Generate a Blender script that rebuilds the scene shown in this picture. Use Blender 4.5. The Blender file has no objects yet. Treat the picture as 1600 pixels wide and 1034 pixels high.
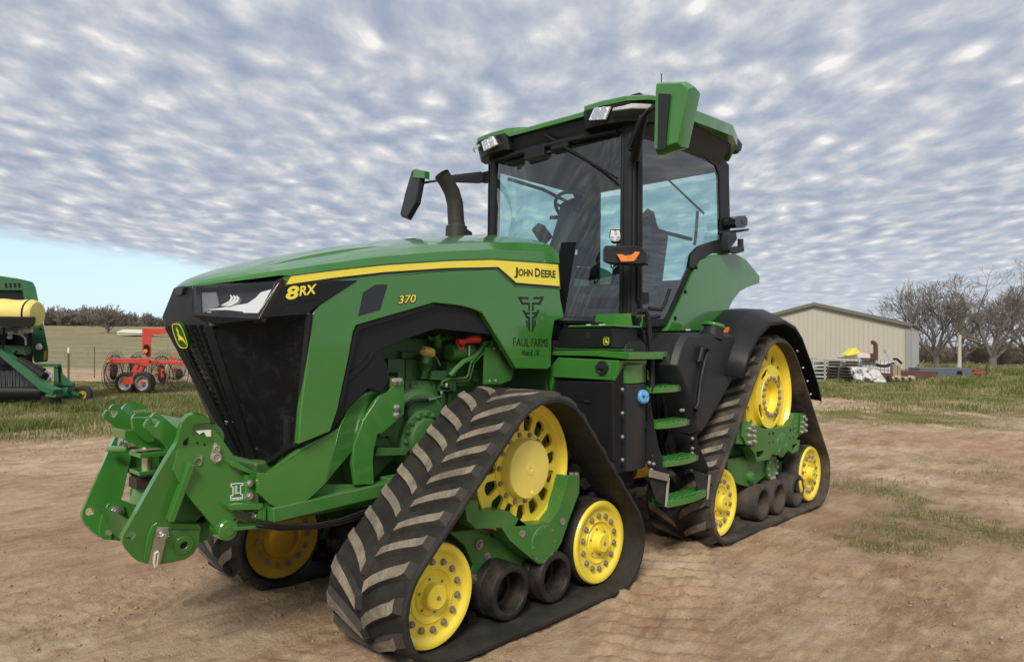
import bpy, math, random
import numpy as np
from mathutils import Vector, Matrix
from mathutils.geometry import tessellate_polygon
SC = bpy.context.scene
COL = SC.collection
R = math.radians
rng = np.random.default_rng(7)
random.seed(7)

# ---------------------------------------------------------------- camera
CAM = np.array([3.0883, 3.7801, 1.5992])
YAW, PITCH, ROLL, FPX = -2.3828, 0.0217, 0.0108, 1103.28
_d = np.array([math.cos(YAW)*math.cos(PITCH), math.sin(YAW)*math.cos(PITCH), math.sin(PITCH)])
_r = np.array([math.sin(YAW), -math.cos(YAW), 0.0])
_u = np.cross(_r, _d)
RT = math.cos(ROLL)*_r + math.sin(ROLL)*_u
UP = -math.sin(ROLL)*_r + math.cos(ROLL)*_u
FW = _d
cam = bpy.data.cameras.new('camera')
camo = bpy.data.objects.new('camera', cam)
COL.objects.link(camo)
camo.matrix_world = Matrix(((RT[0], UP[0], -FW[0], CAM[0]), (RT[1], UP[1], -FW[1], CAM[1]),
                            (RT[2], UP[2], -FW[2], CAM[2]), (0, 0, 0, 1)))
cam.sensor_fit = 'HORIZONTAL'
cam.sensor_width = 36.0
cam.lens = FPX*36.0/1600.0
cam.clip_start, cam.clip_end = 0.05, 4000
SC.camera = camo
FH = np.array([FW[0], FW[1], 0.0]); FH /= np.linalg.norm(FH)      # horizontal view axis
RH = np.array([-FH[1], FH[0], 0.0]); RH = -RH if RH @ RT < 0 else RH

def ray(u, v):
    return FW*FPX + RT*(u-800.0) - UP*(v-517.0)
def px(u, v, x=None, y=None, z=None, n=None, d=None):
    """point of the place seen at a spot of the survey photo, on a given plane"""
    q = ray(u, v)
    if x is not None: t = (x-CAM[0])/q[0]
    elif y is not None: t = (y-CAM[1])/q[1]
    elif z is not None: t = (z-CAM[2])/q[2]
    else: t = (d-np.dot(n, CAM))/np.dot(n, q)
    return CAM + q*t
def far(s, d, z=0.0):
    """ground coordinates: s metres to the right, d metres away from where the photographer stood"""
    p = CAM + RH*s + FH*d
    return np.array([p[0], p[1], z])
def farpx(u, v, d):
    q = ray(u, v)/FPX
    return CAM + q*(d/np.dot(q, FH))

# ---------------------------------------------------------------- light
SUN_EL, SUN_DIR = R(42), np.array([0.78, 0.50])
SUN_DIR = SUN_DIR/np.linalg.norm(SUN_DIR)
sun = bpy.data.lights.new('sun', 'SUN')
sun.energy = 1.5
sun.angle = R(18)
sun.color = (1.0, 0.92, 0.80)
suno = bpy.data.objects.new('sun', sun)
COL.objects.link(suno)
sv = Vector((SUN_DIR[0]*math.cos(SUN_EL), SUN_DIR[1]*math.cos(SUN_EL), math.sin(SUN_EL)))
suno.rotation_euler = sv.to_track_quat('Z', 'Y').to_euler()
SC.view_settings.view_transform = 'Standard'
SC.view_settings.look = 'None'
SC.view_settings.gamma = 1.0
SC.view_settings.exposure = 1.10
SC.view_settings.use_curve_mapping = False
SC.render.engine = 'CYCLES'
SC.cycles.max_bounces = 10
SC.cycles.transparent_max_bounces = 16
SC.cycles.use_denoising = True

class NT:
    """tiny helper to write node trees"""
    def __init__(s, tree): s.t = tree; s.n = tree.nodes; s.l = tree.links
    def add(s, typ, ins=None, **props):
        nd = s.n.new(typ)
        for k, v in props.items(): setattr(nd, k, v)
        for k, v in (ins or {}).items(): s.put(nd, k, v)
        return nd
    def put(s, nd, k, v):
        sock = nd.inputs[k]
        if isinstance(v, bpy.types.NodeSocket): s.l.new(v, sock)
        elif isinstance(v, bpy.types.Node): s.l.new(v.outputs[0], sock)
        else: sock.default_value = v
    def math(s, op, a, b=0.0, c=None, clamp=False):
        nd = s.add('ShaderNodeMath', {0: a, 1: b}, operation=op, use_clamp=clamp)
        if c is not None: s.put(nd, 2, c)
        return nd.outputs[0]
    def vmath(s, op, a, b=(0, 0, 0)):
        nd = s.add('ShaderNodeVectorMath', {0: a, 1: b}, operation=op)
        return nd.outputs['Value'] if op in ('DOT_PRODUCT', 'LENGTH') else nd.outputs[0]
    def noise(s, vec, scale, detail=4, rough=0.55, dist=0.0):
        return s.add('ShaderNodeTexNoise', {'Vector': vec, 'Scale': scale, 'Detail': detail, 'Roughness': rough, 'Distortion': dist}).outputs[0]
    def ramp(s, fac, stops, interp='LINEAR'):
        nd = s.add('ShaderNodeValToRGB', {0: fac}); cr = nd.color_ramp; cr.interpolation = interp
        while len(cr.elements) < len(stops): cr.elements.new(0.5)
        for e, (p, c) in zip(cr.elements, stops):
            e.position = p; e.color = tuple(c)+(1,) if len(c) == 3 else c
        return nd.outputs[0]
    def fit(s, v, a, b, c=0.0, d=1.0):
        return s.add('ShaderNodeMapRange', {0: v, 1: a, 2: b, 3: c, 4: d}, clamp=True).outputs[0]
    def mix(s, f, a, b, blend='MIX'):
        nd = s.add('ShaderNodeMix', data_type='RGBA', blend_type=blend)
        s.put(nd, 0, f)
        for i, v in ((6, a), (7, b)):
            if isinstance(v, (tuple, list)) and len(v) == 3: v = tuple(v)+(1,)
            s.put(nd, i, v)
        return nd.outputs[2]
    def scale(s, vec, sc):
        return s.vmath('MULTIPLY', vec, sc)

# ---------------------------------------------------------------- sky
SKYK = 0.08
W = bpy.data.worlds.new('World'); SC.world = W; W.use_nodes = True
N = NT(W.node_tree); N.n.clear()
geo = N.add('ShaderNodeTexCoord').outputs['Generated']
sep = N.add('ShaderNodeSeparateXYZ', {0: geo})
zz = N.math('ADD', N.math('MAXIMUM', sep.outputs[2], 0.0), 0.085)
# coordinates on a flat cloud deck, one unit = height of the deck; first axis to the right, second away
dr_ = N.math('DIVIDE', N.vmath('DOT_PRODUCT', geo, tuple(RH)), zz)
df_ = N.math('DIVIDE', N.vmath('DOT_PRODUCT', geo, tuple(FH)), zz)
deck = N.add('ShaderNodeCombineXYZ', {0: dr_, 1: df_, 2: 0.0}).outputs[0]
wob = N.add('ShaderNodeTexNoise', {'Vector': deck, 'Scale': 1.1, 'Detail': 3.0}).outputs[1]
deck2 = N.vmath('ADD', deck, N.scale(N.vmath('SUBTRACT', wob, (0.5, 0.5, 0.5)), (0.22, 0.40, 0)))
rot = N.add('ShaderNodeMapping', {'Vector': deck2, 'Rotation': (0, 0, R(-13)), 'Scale': (5.2, 3.3, 1)}).outputs[0]
vor = N.add('ShaderNodeTexVoronoi', {'Vector': rot, 'Scale': 1.5, 'Smoothness': 1.0, 'Randomness': 0.9}, feature='SMOOTH_F1', voronoi_dimensions='2D').outputs[0]
puff = N.fit(vor, 0.05, 0.62, 1.0, 0.0)
soft = N.noise(rot, 1.9, 3.0, 0.45, 0.0)
tex = N.noise(rot, 5.0, 6.0, 0.62, 0.0)
rows = N.add('ShaderNodeTexWave', {'Vector': N.add('ShaderNodeMapping', {'Vector': deck2, 'Rotation': (0, 0, R(-70))}).outputs[0],
             'Scale': 1.5, 'Distortion': 2.2, 'Detail': 2.0, 'Detail Scale': 1.2}, wave_profile='SIN').outputs[1]
rows2 = N.add('ShaderNodeTexWave', {'Vector': N.add('ShaderNodeMapping', {'Vector': deck2, 'Rotation': (0, 0, R(22))}).outputs[0], 'Scale': 1.9, 'Distortion': 2.5, 'Detail': 2.0, 'Detail Scale': 1.2}, wave_profile='SIN').outputs[1]
big = N.noise(deck, 0.5, 4.0, 0.55)
dens = N.math('ADD', N.math('MULTIPLY', puff, 0.24), N.math('MULTIPLY', soft, 0.62))
dens = N.math('ADD', dens, N.math('MULTIPLY', N.math('MULTIPLY', rows, rows2), 0.09))
dens = N.math('ADD', dens, N.math('MULTIPLY', big, 0.17))
dens = N.math('ADD', dens, N.math('MULTIPLY', tex, 0.26))
dn = N.fit(dens, 0.39, 0.90)
cloud = N.ramp(dn, [(0.0, (0.152, 0.182, 0.240)), (0.25, (0.184, 0.210, 0.260)), (0.45, (0.222, 0.242, 0.282)), (0.60, (0.258, 0.271, 0.300)), (0.74, (0.302, 0.308, 0.325)), (0.88, (0.358, 0.355, 0.359)), (1.0, (0.435, 0.425, 0.418))])
hz = N.fit(sep.outputs[2], 0.0, 0.16)
cloud = N.mix(N.fit(sep.outputs[2], 0.0, 0.15, 0.85, 0.0), cloud, (0.27, 0.30, 0.345))
# the deck ends towards the far left: open pale blue sky below its edge
edge = N.math('ADD', N.math('MULTIPLY', dr_, -0.80), N.math('MULTIPLY', df_, 0.45))
edge = N.math('ADD', edge, N.math('MULTIPLY', N.math('SUBTRACT', N.noise(deck, 1.1, 5.0, 0.65), 0.5), 0.9))
open_ = N.fit(edge, 3.72, 4.15)
sky = N.add('ShaderNodeTexSky', sky_type='NISHITA')
sky.sun_disc = False
sky.sun_elevation = SUN_EL
sky.sun_rotation = math.atan2(SUN_DIR[0], SUN_DIR[1])
sky.air_density, sky.dust_density, sky.ozone_density = 1.0, 1.2, 1.5
bg0 = N.add('ShaderNodeBackground', {0: sky.outputs[0], 1: SKYK})
pale = N.add('ShaderNodeBackground', {0: (0.335, 0.445, 0.505, 1), 1: 1.0})
bg1 = N.add('ShaderNodeMixShader', {0: N.fit(sep.outputs[2], 0.0, 0.15, 0.95, 0.25), 1: bg0.outputs[0], 2: pale.outputs[0]})
bg2 = N.add('ShaderNodeBackground', {0: cloud, 1: 1.0})
mx = N.add('ShaderNodeMixShader', {0: open_, 1: bg2.outputs[0], 2: bg1.outputs[0]})
N.add('ShaderNodeOutputWorld', {0: mx.outputs[0]})

# ---------------------------------------------------------------- materials
MATS = {}
def mat(name, col, rough=0.5, metal=0.0, coat=0.0, dust=0.0, dustcol=(0.30, 0.22, 0.15), dscale=9.0, dup=0.0,
        bump=0.0, bscale=60.0, var=0.06, vscale=4.0, spec=0.5, rvar=0.0, emit=None):
    if name in MATS: return MATS[name]
    m = bpy.data.materials.new(name); m.use_nodes = True
    n = NT(m.node_tree); n.n.clear()
    tc = n.add('ShaderNodeTexCoord').outputs['Object']
    c0 = tuple(max(0, min(1, c*(1-var))) for c in col)+(1,)
    c1 = tuple(max(0, min(1, c*(1+var))) for c in col)+(1,)
    base = n.mix(n.noise(tc, vscale, 5.0, 0.6), c0, c1)
    rgh = rough
    if dust > 0 or dup > 0:
        f = n.fit(n.noise(tc, dscale, 7.0, 0.65, 0.3), 0.42, 0.78, 0.0, 1.0)
        f = n.math('MULTIPLY', f, dust)
        if dup > 0:
            nz = n.add('ShaderNodeSeparateXYZ', {0: n.add('ShaderNodeNewGeometry').outputs['Normal']}).outputs[2]
            f2 = n.math('MULTIPLY', n.fit(nz, 0.35, 0.95), n.fit(n.noise(tc, dscale*2.1, 6.0, 0.7), 0.3, 0.7, 0.25, 1.0))
            f = n.math('ADD', f, n.math('MULTIPLY', f2, dup), clamp=True)
        base = n.mix(f, base, dustcol)
        rgh = n.math('ADD', n.math('MULTIPLY', f, 0.95-rough), rough)
    elif rvar > 0:
        rgh = n.fit(n.noise(tc, dscale, 6.0, 0.65), 0.3, 0.7, max(0.02, rough-rvar), rough+rvar)
    b = n.add('ShaderNodeBsdfPrincipled', {'Base Color': base, 'Roughness': rgh, 'Metallic': metal,
                                           'Coat Weight': coat, 'Coat Roughness': 0.06, 'Specular IOR Level': spec})
    if emit:
        n.put(b, 'Emission Color', tuple(emit[:3])+(1,)); n.put(b, 'Emission Strength', emit[3])
    if bump > 0:
        bp = n.add('ShaderNodeBump', {'Height': n.noise(tc, bscale, 5.0, 0.6), 'Strength': bump, 'Distance': 0.02})
        n.put(b, 'Normal', bp.outputs[0])
    n.add('ShaderNodeOutputMaterial', {0: b.outputs[0]})
    MATS[name] = m
    return m
DUST = (0.30, 0.225, 0.15)
green = mat('green paint', (0.040, 0.185, 0.026), 0.24, coat=0.8, dust=0.05, dustcol=(0.22, 0.24, 0.15), dscale=3.0, bump=0.012, bscale=700)
green2 = mat('green cast paint', (0.036, 0.165, 0.025), 0.42, coat=0.15, dust=0.16, dustcol=DUST, dscale=8, dup=0.12, bump=0.10, bscale=90)
greend = mat('green engine paint', (0.045, 0.140, 0.034), 0.5, dust=0.20, dustcol=(0.16, 0.16, 0.10), dscale=7, dup=0.25, bump=0.15, bscale=60)
yellow = mat('yellow paint', (0.90, 0.71, 0.055), 0.34, coat=0.3, dust=0.10, dustcol=(0.60, 0.46, 0.18), dscale=6, bump=0.03, bscale=120)
yellowd = mat('dirty yellow paint', (0.55, 0.34, 0.02), 0.5, dust=0.4, dustcol=(0.20, 0.14, 0.07), dscale=7)
ydecal = mat('yellow decal', (0.92, 0.78, 0.06), 0.3, coat=0.4, var=0.02)
black = mat('black plastic', (0.011, 0.012, 0.014), 0.45, spec=0.28, dust=0.06, dustcol=(0.075, 0.075, 0.075), dscale=5, bump=0.08, bscale=500)
blackd = mat('matt black', (0.008, 0.008, 0.009), 0.6, spec=0.25, dust=0.06, dustcol=(0.08, 0.07, 0.06))
blackg = mat('gloss black', (0.010, 0.010, 0.011), 0.16, coat=0.3)
greyp = mat('dark grey plastic', (0.020, 0.0215, 0.025), 0.45, spec=0.30, dust=0.07, dustcol=(0.12, 0.12, 0.12), bump=0.06, bscale=400)
rubber = mat('rubber belt', (0.016, 0.0155, 0.015), 0.66, spec=0.3, dust=0.34, dustcol=(0.10, 0.085, 0.068), dscale=5.5, dup=0.10, bump=0.30, bscale=70)
rubberr = mat('dusty rubber belt', (0.028, 0.026, 0.024), 0.75, dust=0.85, dustcol=(0.17, 0.13, 0.09), dscale=4.5, bump=0.35, bscale=50)
lugm = mat('dusty lug', (0.030, 0.028, 0.025), 0.85, dust=0.25, dustcol=(0.16, 0.13, 0.095), dscale=9, bump=0.4, bscale=60)
lugtop = mat('worn lug face', (0.165, 0.142, 0.108), 0.9, dust=0.9, dustcol=(0.43, 0.37, 0.27), dscale=6, bump=0.8, bscale=55, var=0.55, vscale=26)
roller = mat('roller rubber', (0.014, 0.013, 0.012), 0.5, spec=0.35, dust=0.35, dustcol=(0.14, 0.095, 0.065), dscale=7, bump=0.25, bscale=40)
rollerr = mat('muddy roller rubber', (0.035, 0.030, 0.026), 0.7, dust=0.9, dustcol=(0.13, 0.085, 0.058), dscale=5, bump=0.3, bscale=40)
steel = mat('zinc steel', (0.52, 0.50, 0.46), 0.35, metal=0.9, rvar=0.12)
gold = mat('zinc chromate steel', (0.60, 0.55, 0.36), 0.35, metal=0.75, rvar=0.12)
bolt = mat('rusty bolt', (0.30, 0.255, 0.215), 0.5, metal=0.4, var=0.4, vscale=30)
bolts = mat('plated bolt', (0.42, 0.40, 0.34), 0.45, metal=0.6, var=0.2, vscale=30)
whitep = mat('white print', (0.78, 0.78, 0.76), 0.5, var=0.03)
blackp = mat('black print', (0.008, 0.008, 0.008), 0.35, var=0.0)
greenp = mat('green print', (0.015, 0.10, 0.012), 0.35)
chrome = mat('reflector chrome', (0.80, 0.80, 0.80), 0.12, metal=1.0, rvar=0.05)
lampw = mat('lamp reflector', (0.86, 0.86, 0.84), 0.28, metal=0.35)
amber = mat('amber lens', (0.78, 0.24, 0.03), 0.18, coat=0.5, var=0.25, vscale=60)
red = mat('red paint', (0.50, 0.035, 0.025), 0.4, dust=0.15, dustcol=(0.40, 0.20, 0.14))
redp = mat('red rubber cap', (0.62, 0.035, 0.030), 0.45)
bluep = mat('blue cap plastic', (0.12, 0.36, 0.68), 0.4, var=0.2, vscale=40)
ochre = mat('ochre cap', (0.62, 0.42, 0.10), 0.5)
trim = mat('cab trim', (0.040, 0.041, 0.040), 0.75, bump=0.1, bscale=200)
trimd = mat('dark cab trim', (0.016, 0.0165, 0.017), 0.8)
hose = mat('black hose', (0.012, 0.012, 0.012), 0.45, bump=0.1, bscale=150)
mesh_m = mat('grille mesh', (0.007, 0.0075, 0.0085), 0.5, spec=0.3, bump=0.7, bscale=420, dust=0.10, dustcol=(0.05, 0.045, 0.04), dscale=14, rvar=0.1)

def glassmat(name, tint, k=1.0):
    m = bpy.data.materials.new(name); m.use_nodes = True
    n = NT(m.node_tree); n.n.clear()
    tc = n.add('ShaderNodeTexCoord').outputs['Object']
    bp = n.add('ShaderNodeBump', {'Height': n.noise(tc, 1.6, 2.0, 0.4), 'Strength': 0.05, 'Distance': 0.05})
    lw = n.add('ShaderNodeLayerWeight', {'Blend': 0.5, 'Normal': bp.outputs[0]})
    f = n.math('ADD', 0.055*k, n.math('MULTIPLY', n.math('POWER', lw.outputs['Facing'], 4.0), 0.85), clamp=True)
    tr = n.add('ShaderNodeBsdfTransparent', {0: tuple(tint)+(1,)})
    gl = n.add('ShaderNodeBsdfGlossy', {'Color': (1, 1, 1, 1), 'Roughness': 0.0, 'Normal': bp.outputs[0]})
    s = n.add('ShaderNodeMixShader', {0: f, 1: tr.outputs[0], 2: gl.outputs[0]})
    n.add('ShaderNodeOutputMaterial', {0: s.outputs[0]})
    return m
glass = glassmat('tinted cab glass', (0.66, 0.89, 0.865), 1.8)
lens = glassmat('clear lamp lens', (0.93, 0.95, 0.95))

# ---------------------------------------------------------------- mesh builder
class MB:
    def __init__(s): s.v = []; s.f = []; s.mi = []; s.cur = 0
    def add(s, vs, fs):
        o = len(s.v); s.v += [tuple(map(float, q)) for q in vs]
        s.f += [tuple(i+o for i in f) for f in fs]; s.mi += [s.cur]*len(fs); return s
    def box(s, c, size, ax=None):
        c = np.array(c, float); h = np.array(size, float)/2
        A = np.eye(3) if ax is None else np.array(ax, float)
        vs = [c + A[0]*h[0]*i + A[1]*h[1]*j + A[2]*h[2]*k for i in (-1, 1) for j in (-1, 1) for k in (-1, 1)]
        return s.add(vs, [(0, 1, 3, 2), (4, 6, 7, 5), (0, 4, 5, 1), (2, 3, 7, 6), (0, 2, 6, 4), (1, 5, 7, 3)])
    def bar(s, a, b, w, h, up=(0, 0, 1)):
        a = np.array(a, float); b = np.array(b, float); x = b-a; L = np.linalg.norm(x); x /= L
        y = np.cross(up, x); y /= np.linalg.norm(y); z = np.cross(x, y)
        return s.box((a+b)/2, (L, w, h), (x, y, z))
    def prism(s, poly, ext, holes=()):
        """flat polygon (3-D points) pushed along ext, holes allowed"""
        loops = [[np.array(q, float) for q in poly]]+[[np.array(q, float) for q in h] for h in holes]
        ext = np.array(ext, float)
        # make the front face look along -ext
        nn = np.zeros(3); P = loops[0]
        for i in range(len(P)): nn += np.cross(P[i]-P[0], P[(i+1) % len(P)]-P[0])
        if nn @ ext > 0: loops[0] = loops[0][::-1]; nn = -nn
        for k in range(1, len(loops)):
            m = np.zeros(3); P = loops[k]
            for i in range(len(P)): m += np.cross(P[i]-P[0], P[(i+1) % len(P)]-P[0])
            if m @ nn > 0: loops[k] = loops[k][::-1]
        flat = [q for l in loops for q in l]; n = len(flat)
        vs = flat+[q+ext for q in flat]; fs = []
        if len(loops) == 1 and n <= 4: fs = [tuple(range(n)), tuple(range(2*n-1, n-1, -1))]
        else:
            for t in tessellate_polygon([[Vector(q) for q in l] for l in loops]):
                a, b, c = (flat[i] for i in t)
                if np.cross(b-a, c-a) @ nn < 0: t = t[::-1]
                fs += [tuple(t), tuple(i+n for i in reversed(t))]
        o = 0
        for l in loops:
            k = len(l)
            for i in range(k):
                a, b = o+i, o+(i+1) % k
                fs.append((b, a, a+n, b+n))
            o += k
        return s.add(vs, fs)
    def tube(s, pts, r, seg=10, cap=True):
        pts = [np.array(q, float) for q in pts]; n = len(pts)
        rs = [r]*n if np.isscalar(r) else list(r)
        vs = []; prev = None
        for i, q in enumerate(pts):
            t = (pts[min(i+1, n-1)]-pts[max(i-1, 0)]); t /= np.linalg.norm(t)+1e-12
            if prev is None:
                a = np.cross(t, (0, 0, 1));
                if np.linalg.norm(a) < 1e-3: a = np.cross(t, (0, 1, 0))
            else: a = prev - t*(prev @ t)
            a /= np.linalg.norm(a)+1e-12; b = np.cross(t, a); prev = a
            for k in range(seg):
                th = 2*math.pi*k/seg; vs.append(q+rs[i]*(a*math.cos(th)+b*math.sin(th)))
        fs = []
        for i in range(n-1):
            for k in range(seg):
                k2 = (k+1) % seg
                fs.append((i*seg+k, (i)*seg+k2, (i+1)*seg+k2, (i+1)*seg+k))
        if cap: fs += [tuple(range(seg-1, -1, -1)), tuple((n-1)*seg+k for k in range(seg))]
        return s.add(vs, fs)
    def cyl(s, a, b, r, seg=20): return s.tube([a, b], r, seg)
    def lathe(s, c, axis, prof, seg=40, closed=False, cap=True):
        """prof: (along axis, radius)"""
        c = np.array(c, float); w = np.array(axis, float); w /= np.linalg.norm(w)
        a = np.cross(w, (0, 0, 1))
        if np.linalg.norm(a) < 1e-3: a = np.array([1.0, 0, 0])
        a /= np.linalg.norm(a); b = np.cross(w, a); vs = []
        for h, r in prof:
            for k in range(seg):
                th = 2*math.pi*k/seg; vs.append(c+w*h+r*(a*math.cos(th)+b*math.sin(th)))
        n = len(prof); fs = []
        for i in range(n if closed else n-1):
            j = (i+1) % n
            for k in range(seg):
                k2 = (k+1) % seg; fs.append((i*seg+k, j*seg+k, j*seg+k2, i*seg+k2)[::-1])
        if not closed and cap:
            if prof[0][1] > 1e-6: fs.append(tuple(range(seg))[::-1])
            if prof[-1][1] > 1e-6: fs.append(tuple((n-1)*seg+k for k in range(seg)))
        return s.add(vs, fs)
    def loft(s, secs, cap=True, closed=False):
        """sections with equal point counts; closed = each section is a ring"""
        n = len(secs[0]); vs = [q for c in secs for q in c]; fs = []
        for i in range(len(secs)-1):
            for k in range(n if closed else n-1):
                k2 = (k+1) % n
                fs.append((i*n+k, i*n+k2, (i+1)*n+k2, (i+1)*n+k))
        if cap and closed: fs += [tuple(range(n-1, -1, -1)), tuple((len(secs)-1)*n+k for k in range(n))]
        return s.add(vs, fs)
    def ball(s, c, r, seg=16):
        r = np.array([r]*3 if np.isscalar(r) else r, float); c = np.array(c, float)
        vs = []; m = seg//2
        for i in range(1, m):
            ph = math.pi*i/m
            for k in range(seg):
                th = 2*math.pi*k/seg; vs.append(c+r*np.array([math.sin(ph)*math.cos(th), math.sin(ph)*math.sin(th), math.cos(ph)]))
        vs += [c+r*np.array([0, 0, 1]), c-r*np.array([0, 0, 1])]; T = len(vs)-2; fs = []
        for i in range(m-2):
            for k in range(seg):
                k2 = (k+1) % seg; fs.append((i*seg+k, (i+1)*seg+k, (i+1)*seg+k2, i*seg+k2))
        for k in range(seg):
            k2 = (k+1) % seg
            fs += [(T, k, k2), (T+1, (m-2)*seg+k2, (m-2)*seg+k)]
        return s.add(vs, fs)
    def mirror(s, keep=True):
        n = len(s.v); mv = [(x, -y, z) for x, y, z in s.v]
        if keep:
            fs = list(s.f); mi = list(s.mi)
            s.v += mv; s.f += [tuple(i+n for i in reversed(f)) for f in fs]; s.mi += mi
        else: s.v = mv; s.f = [tuple(reversed(f)) for f in s.f]
        return s
    def build(s, name, m, parent=None, bevel=0.0, seg=2, sharp=32, flip=False):
        me = bpy.data.meshes.new(name)
        me.from_pydata(s.v, [], s.f)
        for k in (m if isinstance(m, (list, tuple)) else [m]): me.materials.append(k)
        if any(s.mi): me.polygons.foreach_set('material_index', s.mi)
        me.polygons.foreach_set('use_smooth', [True]*len(s.f))
        if flip: me.flip_normals()
        me.update(); me.set_sharp_from_angle(angle=R(sharp))
        o = bpy.data.objects.new(name, me); COL.objects.link(o)
        if bevel > 0:
            b = o.modifiers.new('edge', 'BEVEL'); b.width = bevel; b.segments = seg; b.limit_method = 'ANGLE'
            b.angle_limit = R(35); b.harden_normals = True; b.use_clamp_overlap = True
        adopt(o, parent)
        return o
def adopt(o, parent):
    if parent is None: return
    o.parent = parent
    if parent.type == 'EMPTY' and parent.parent is None:
        o.matrix_parent_inverse = Matrix.Translation(-parent.location)
def thing(name, label, cat, loc=(0, 0, 0), group=None):
    o = bpy.data.objects.new(name, None); COL.objects.link(o); o.location = loc; o.empty_display_size = 0.3
    return tag(o, label, cat, group)
def tag(o, label=None, cat=None, group=None, kind=None):
    if label: o['label'] = label
    if cat: o['category'] = cat
    if group: o['group'] = group
    if kind: o['kind'] = kind
    return o
def circle(c, r, n, ax=(1, 0, 0), ay=(0, 0, 1), ph=0.0):
    c = np.array(c, float); ax = np.array(ax, float); ay = np.array(ay, float)
    return [c+r*(math.cos(ph+2*math.pi*k/n)*ax+math.sin(ph+2*math.pi*k/n)*ay) for k in range(n)]
def hexbolt(mb, c, axis, r, h):
    axis = np.array(axis, float); mb.lathe(c, axis, [(-0.004, r*1.25), (h*0.35, r*1.25)], 12)
    mb.lathe(c, axis, [(0, r), (h*0.9, r), (h, r*0.8)], 6)
def text(name, body, m, parent, origin, right, up, size, depth=0.002, bold=0.0, sx=1.0, shear=0.0, space=1.0, align='LEFT'):
    cu = bpy.data.curves.new('lettering', 'FONT'); cu.body = body; cu.size = 1.0; cu.extrude = depth/size; cu.offset = bold
    cu.shear = shear; cu.space_character = space; cu.align_x = align; cu.resolution_u = 3
    t = bpy.data.objects.new('t', cu); COL.objects.link(t)
    bpy.context.view_layer.update()
    me = bpy.data.meshes.new_from_object(t.evaluated_get(bpy.context.evaluated_depsgraph_get()))
    bpy.data.objects.remove(t)
    me.name = name; me.materials.clear(); me.materials.append(m)
    r = np.array(right, float); r /= np.linalg.norm(r); w = np.array(up, float); w = w-r*(w @ r); w /= np.linalg.norm(w); n = np.cross(r, w)
    M = Matrix(((r[0]*size*sx, w[0]*size, n[0]*size, origin[0]), (r[1]*size*sx, w[1]*size, n[1]*size, origin[1]),
                (r[2]*size*sx, w[2]*size, n[2]*size, origin[2]), (0, 0, 0, 1)))
    me.transform(M)
    o = bpy.data.objects.new(name, me); COL.objects.link(o); adopt(o, parent)
    return o
# ================================================================ ground
def hash2(ix, iy, seed):
    h = (ix*374761393+iy*668265263+seed*144665) & 0xffffffff
    h = ((h ^ (h >> 13))*1274126177) & 0xffffffff
    return ((h ^ (h >> 16)) & 0xffff)/65535.0
def vnoise(x, y, seed=0):
    ix = np.floor(x).astype(np.int64); iy = np.floor(y).astype(np.int64); fx = x-ix; fy = y-iy
    fx = fx*fx*(3-2*fx); fy = fy*fy*(3-2*fy)
    a = hash2(ix, iy, seed); b = hash2(ix+1, iy, seed); c = hash2(ix, iy+1, seed); d = hash2(ix+1, iy+1, seed)
    return (a*(1-fx)+b*fx)*(1-fy)+(c*(1-fx)+d*fx)*fy
def fbm(x, y, sc, oct_=4, seed=0, gain=0.5):
    v = 0; a = 1; t = 0; x = np.asarray(x, float)/sc; y = np.asarray(y, float)/sc
    for i in range(oct_):
        v = v+a*vnoise(x+17.3*i, y-9.1*i, seed+i*13); t += a; a *= gain; x = x*2.03; y = y*2.03
    return v/t
def sstep(a, b, x): t = np.clip((x-a)/(b-a), 0, 1); return t*t*(3-2*t)
def sd(x, y):
    dx = x-CAM[0]; dy = y-CAM[1]
    return dx*RH[0]+dy*RH[1], dx*FH[0]+dy*FH[1]
def base_h(x, y):
    s, d = sd(x, y); a = s/np.maximum(d, 1.0)
    h = 0.05*sstep(0.0, -3.0, x)*(1-sstep(14, 24, d))
    hill = 5.6*sstep(38, 190, d)*(1-sstep(-0.12, 0.25, a))
    return h+np.where(d > 0, hill, 0)+0.25*(fbm(x, y, 14.0, 3, 5)-0.5)*sstep(16, 40, d)
def grass_mask(x, y):
    s, d = sd(x, y); a = s/np.maximum(d, 0.5)
    line = np.interp(a, [-1.6, -0.70, -0.47, -0.2, 0.2, 0.444, 0.58, 0.725, 1.5], [9.0, 11.4, 13.2, 17, 22, 23.0, 22.0, 20.5, 17])
    g = sstep(-0.9, 1.1, d-line+3.2*(fbm(x, y, 1.6, 4, 3)-0.5))
    g = np.where(d < 1, sstep(10, 12, np.hypot(s, d)), g)
    # bare red strip beyond the left fence
    strip = sstep(27.3, 29.0, d)*(1-sstep(38, 44, d))*(1-sstep(-0.15, 0.0, a))
    g = g*(1-0.85*strip)
    # thin patches on the worn yard to the right
    pt = 0
    for (u, v, r, k) in ((1370, 855, 0.55, .8), (1430, 835, .6, .75), (1500, 815, .75, 1.0), (1580, 835, .8, .8), (1340, 760, .6, .5), (1420, 765, .8, .5), (1560, 735, 1.2, .6), (1400, 648, 2.6, .9), (1550, 640, 3.0, .9), (1320, 655, 1.8, .7), (1480, 662, 1.6, .6), (1320, 762, .5, .6), (1380, 770, .5, .7), (1450, 790, .45, .8)):
        q = px(u, v, z=0.03); rr = np.hypot((x-q[0]), (y-q[1]))/r
        pt = np.maximum(pt, k*np.exp(-rr**2))
    n_ = fbm(x, y, 0.5, 4, 21)
    g2 = np.clip(pt*1.25, 0, 1)*sstep(0.30, 0.56, n_+0.12*pt)
    return np.clip(np.maximum(g, g2), 0, 1)
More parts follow.
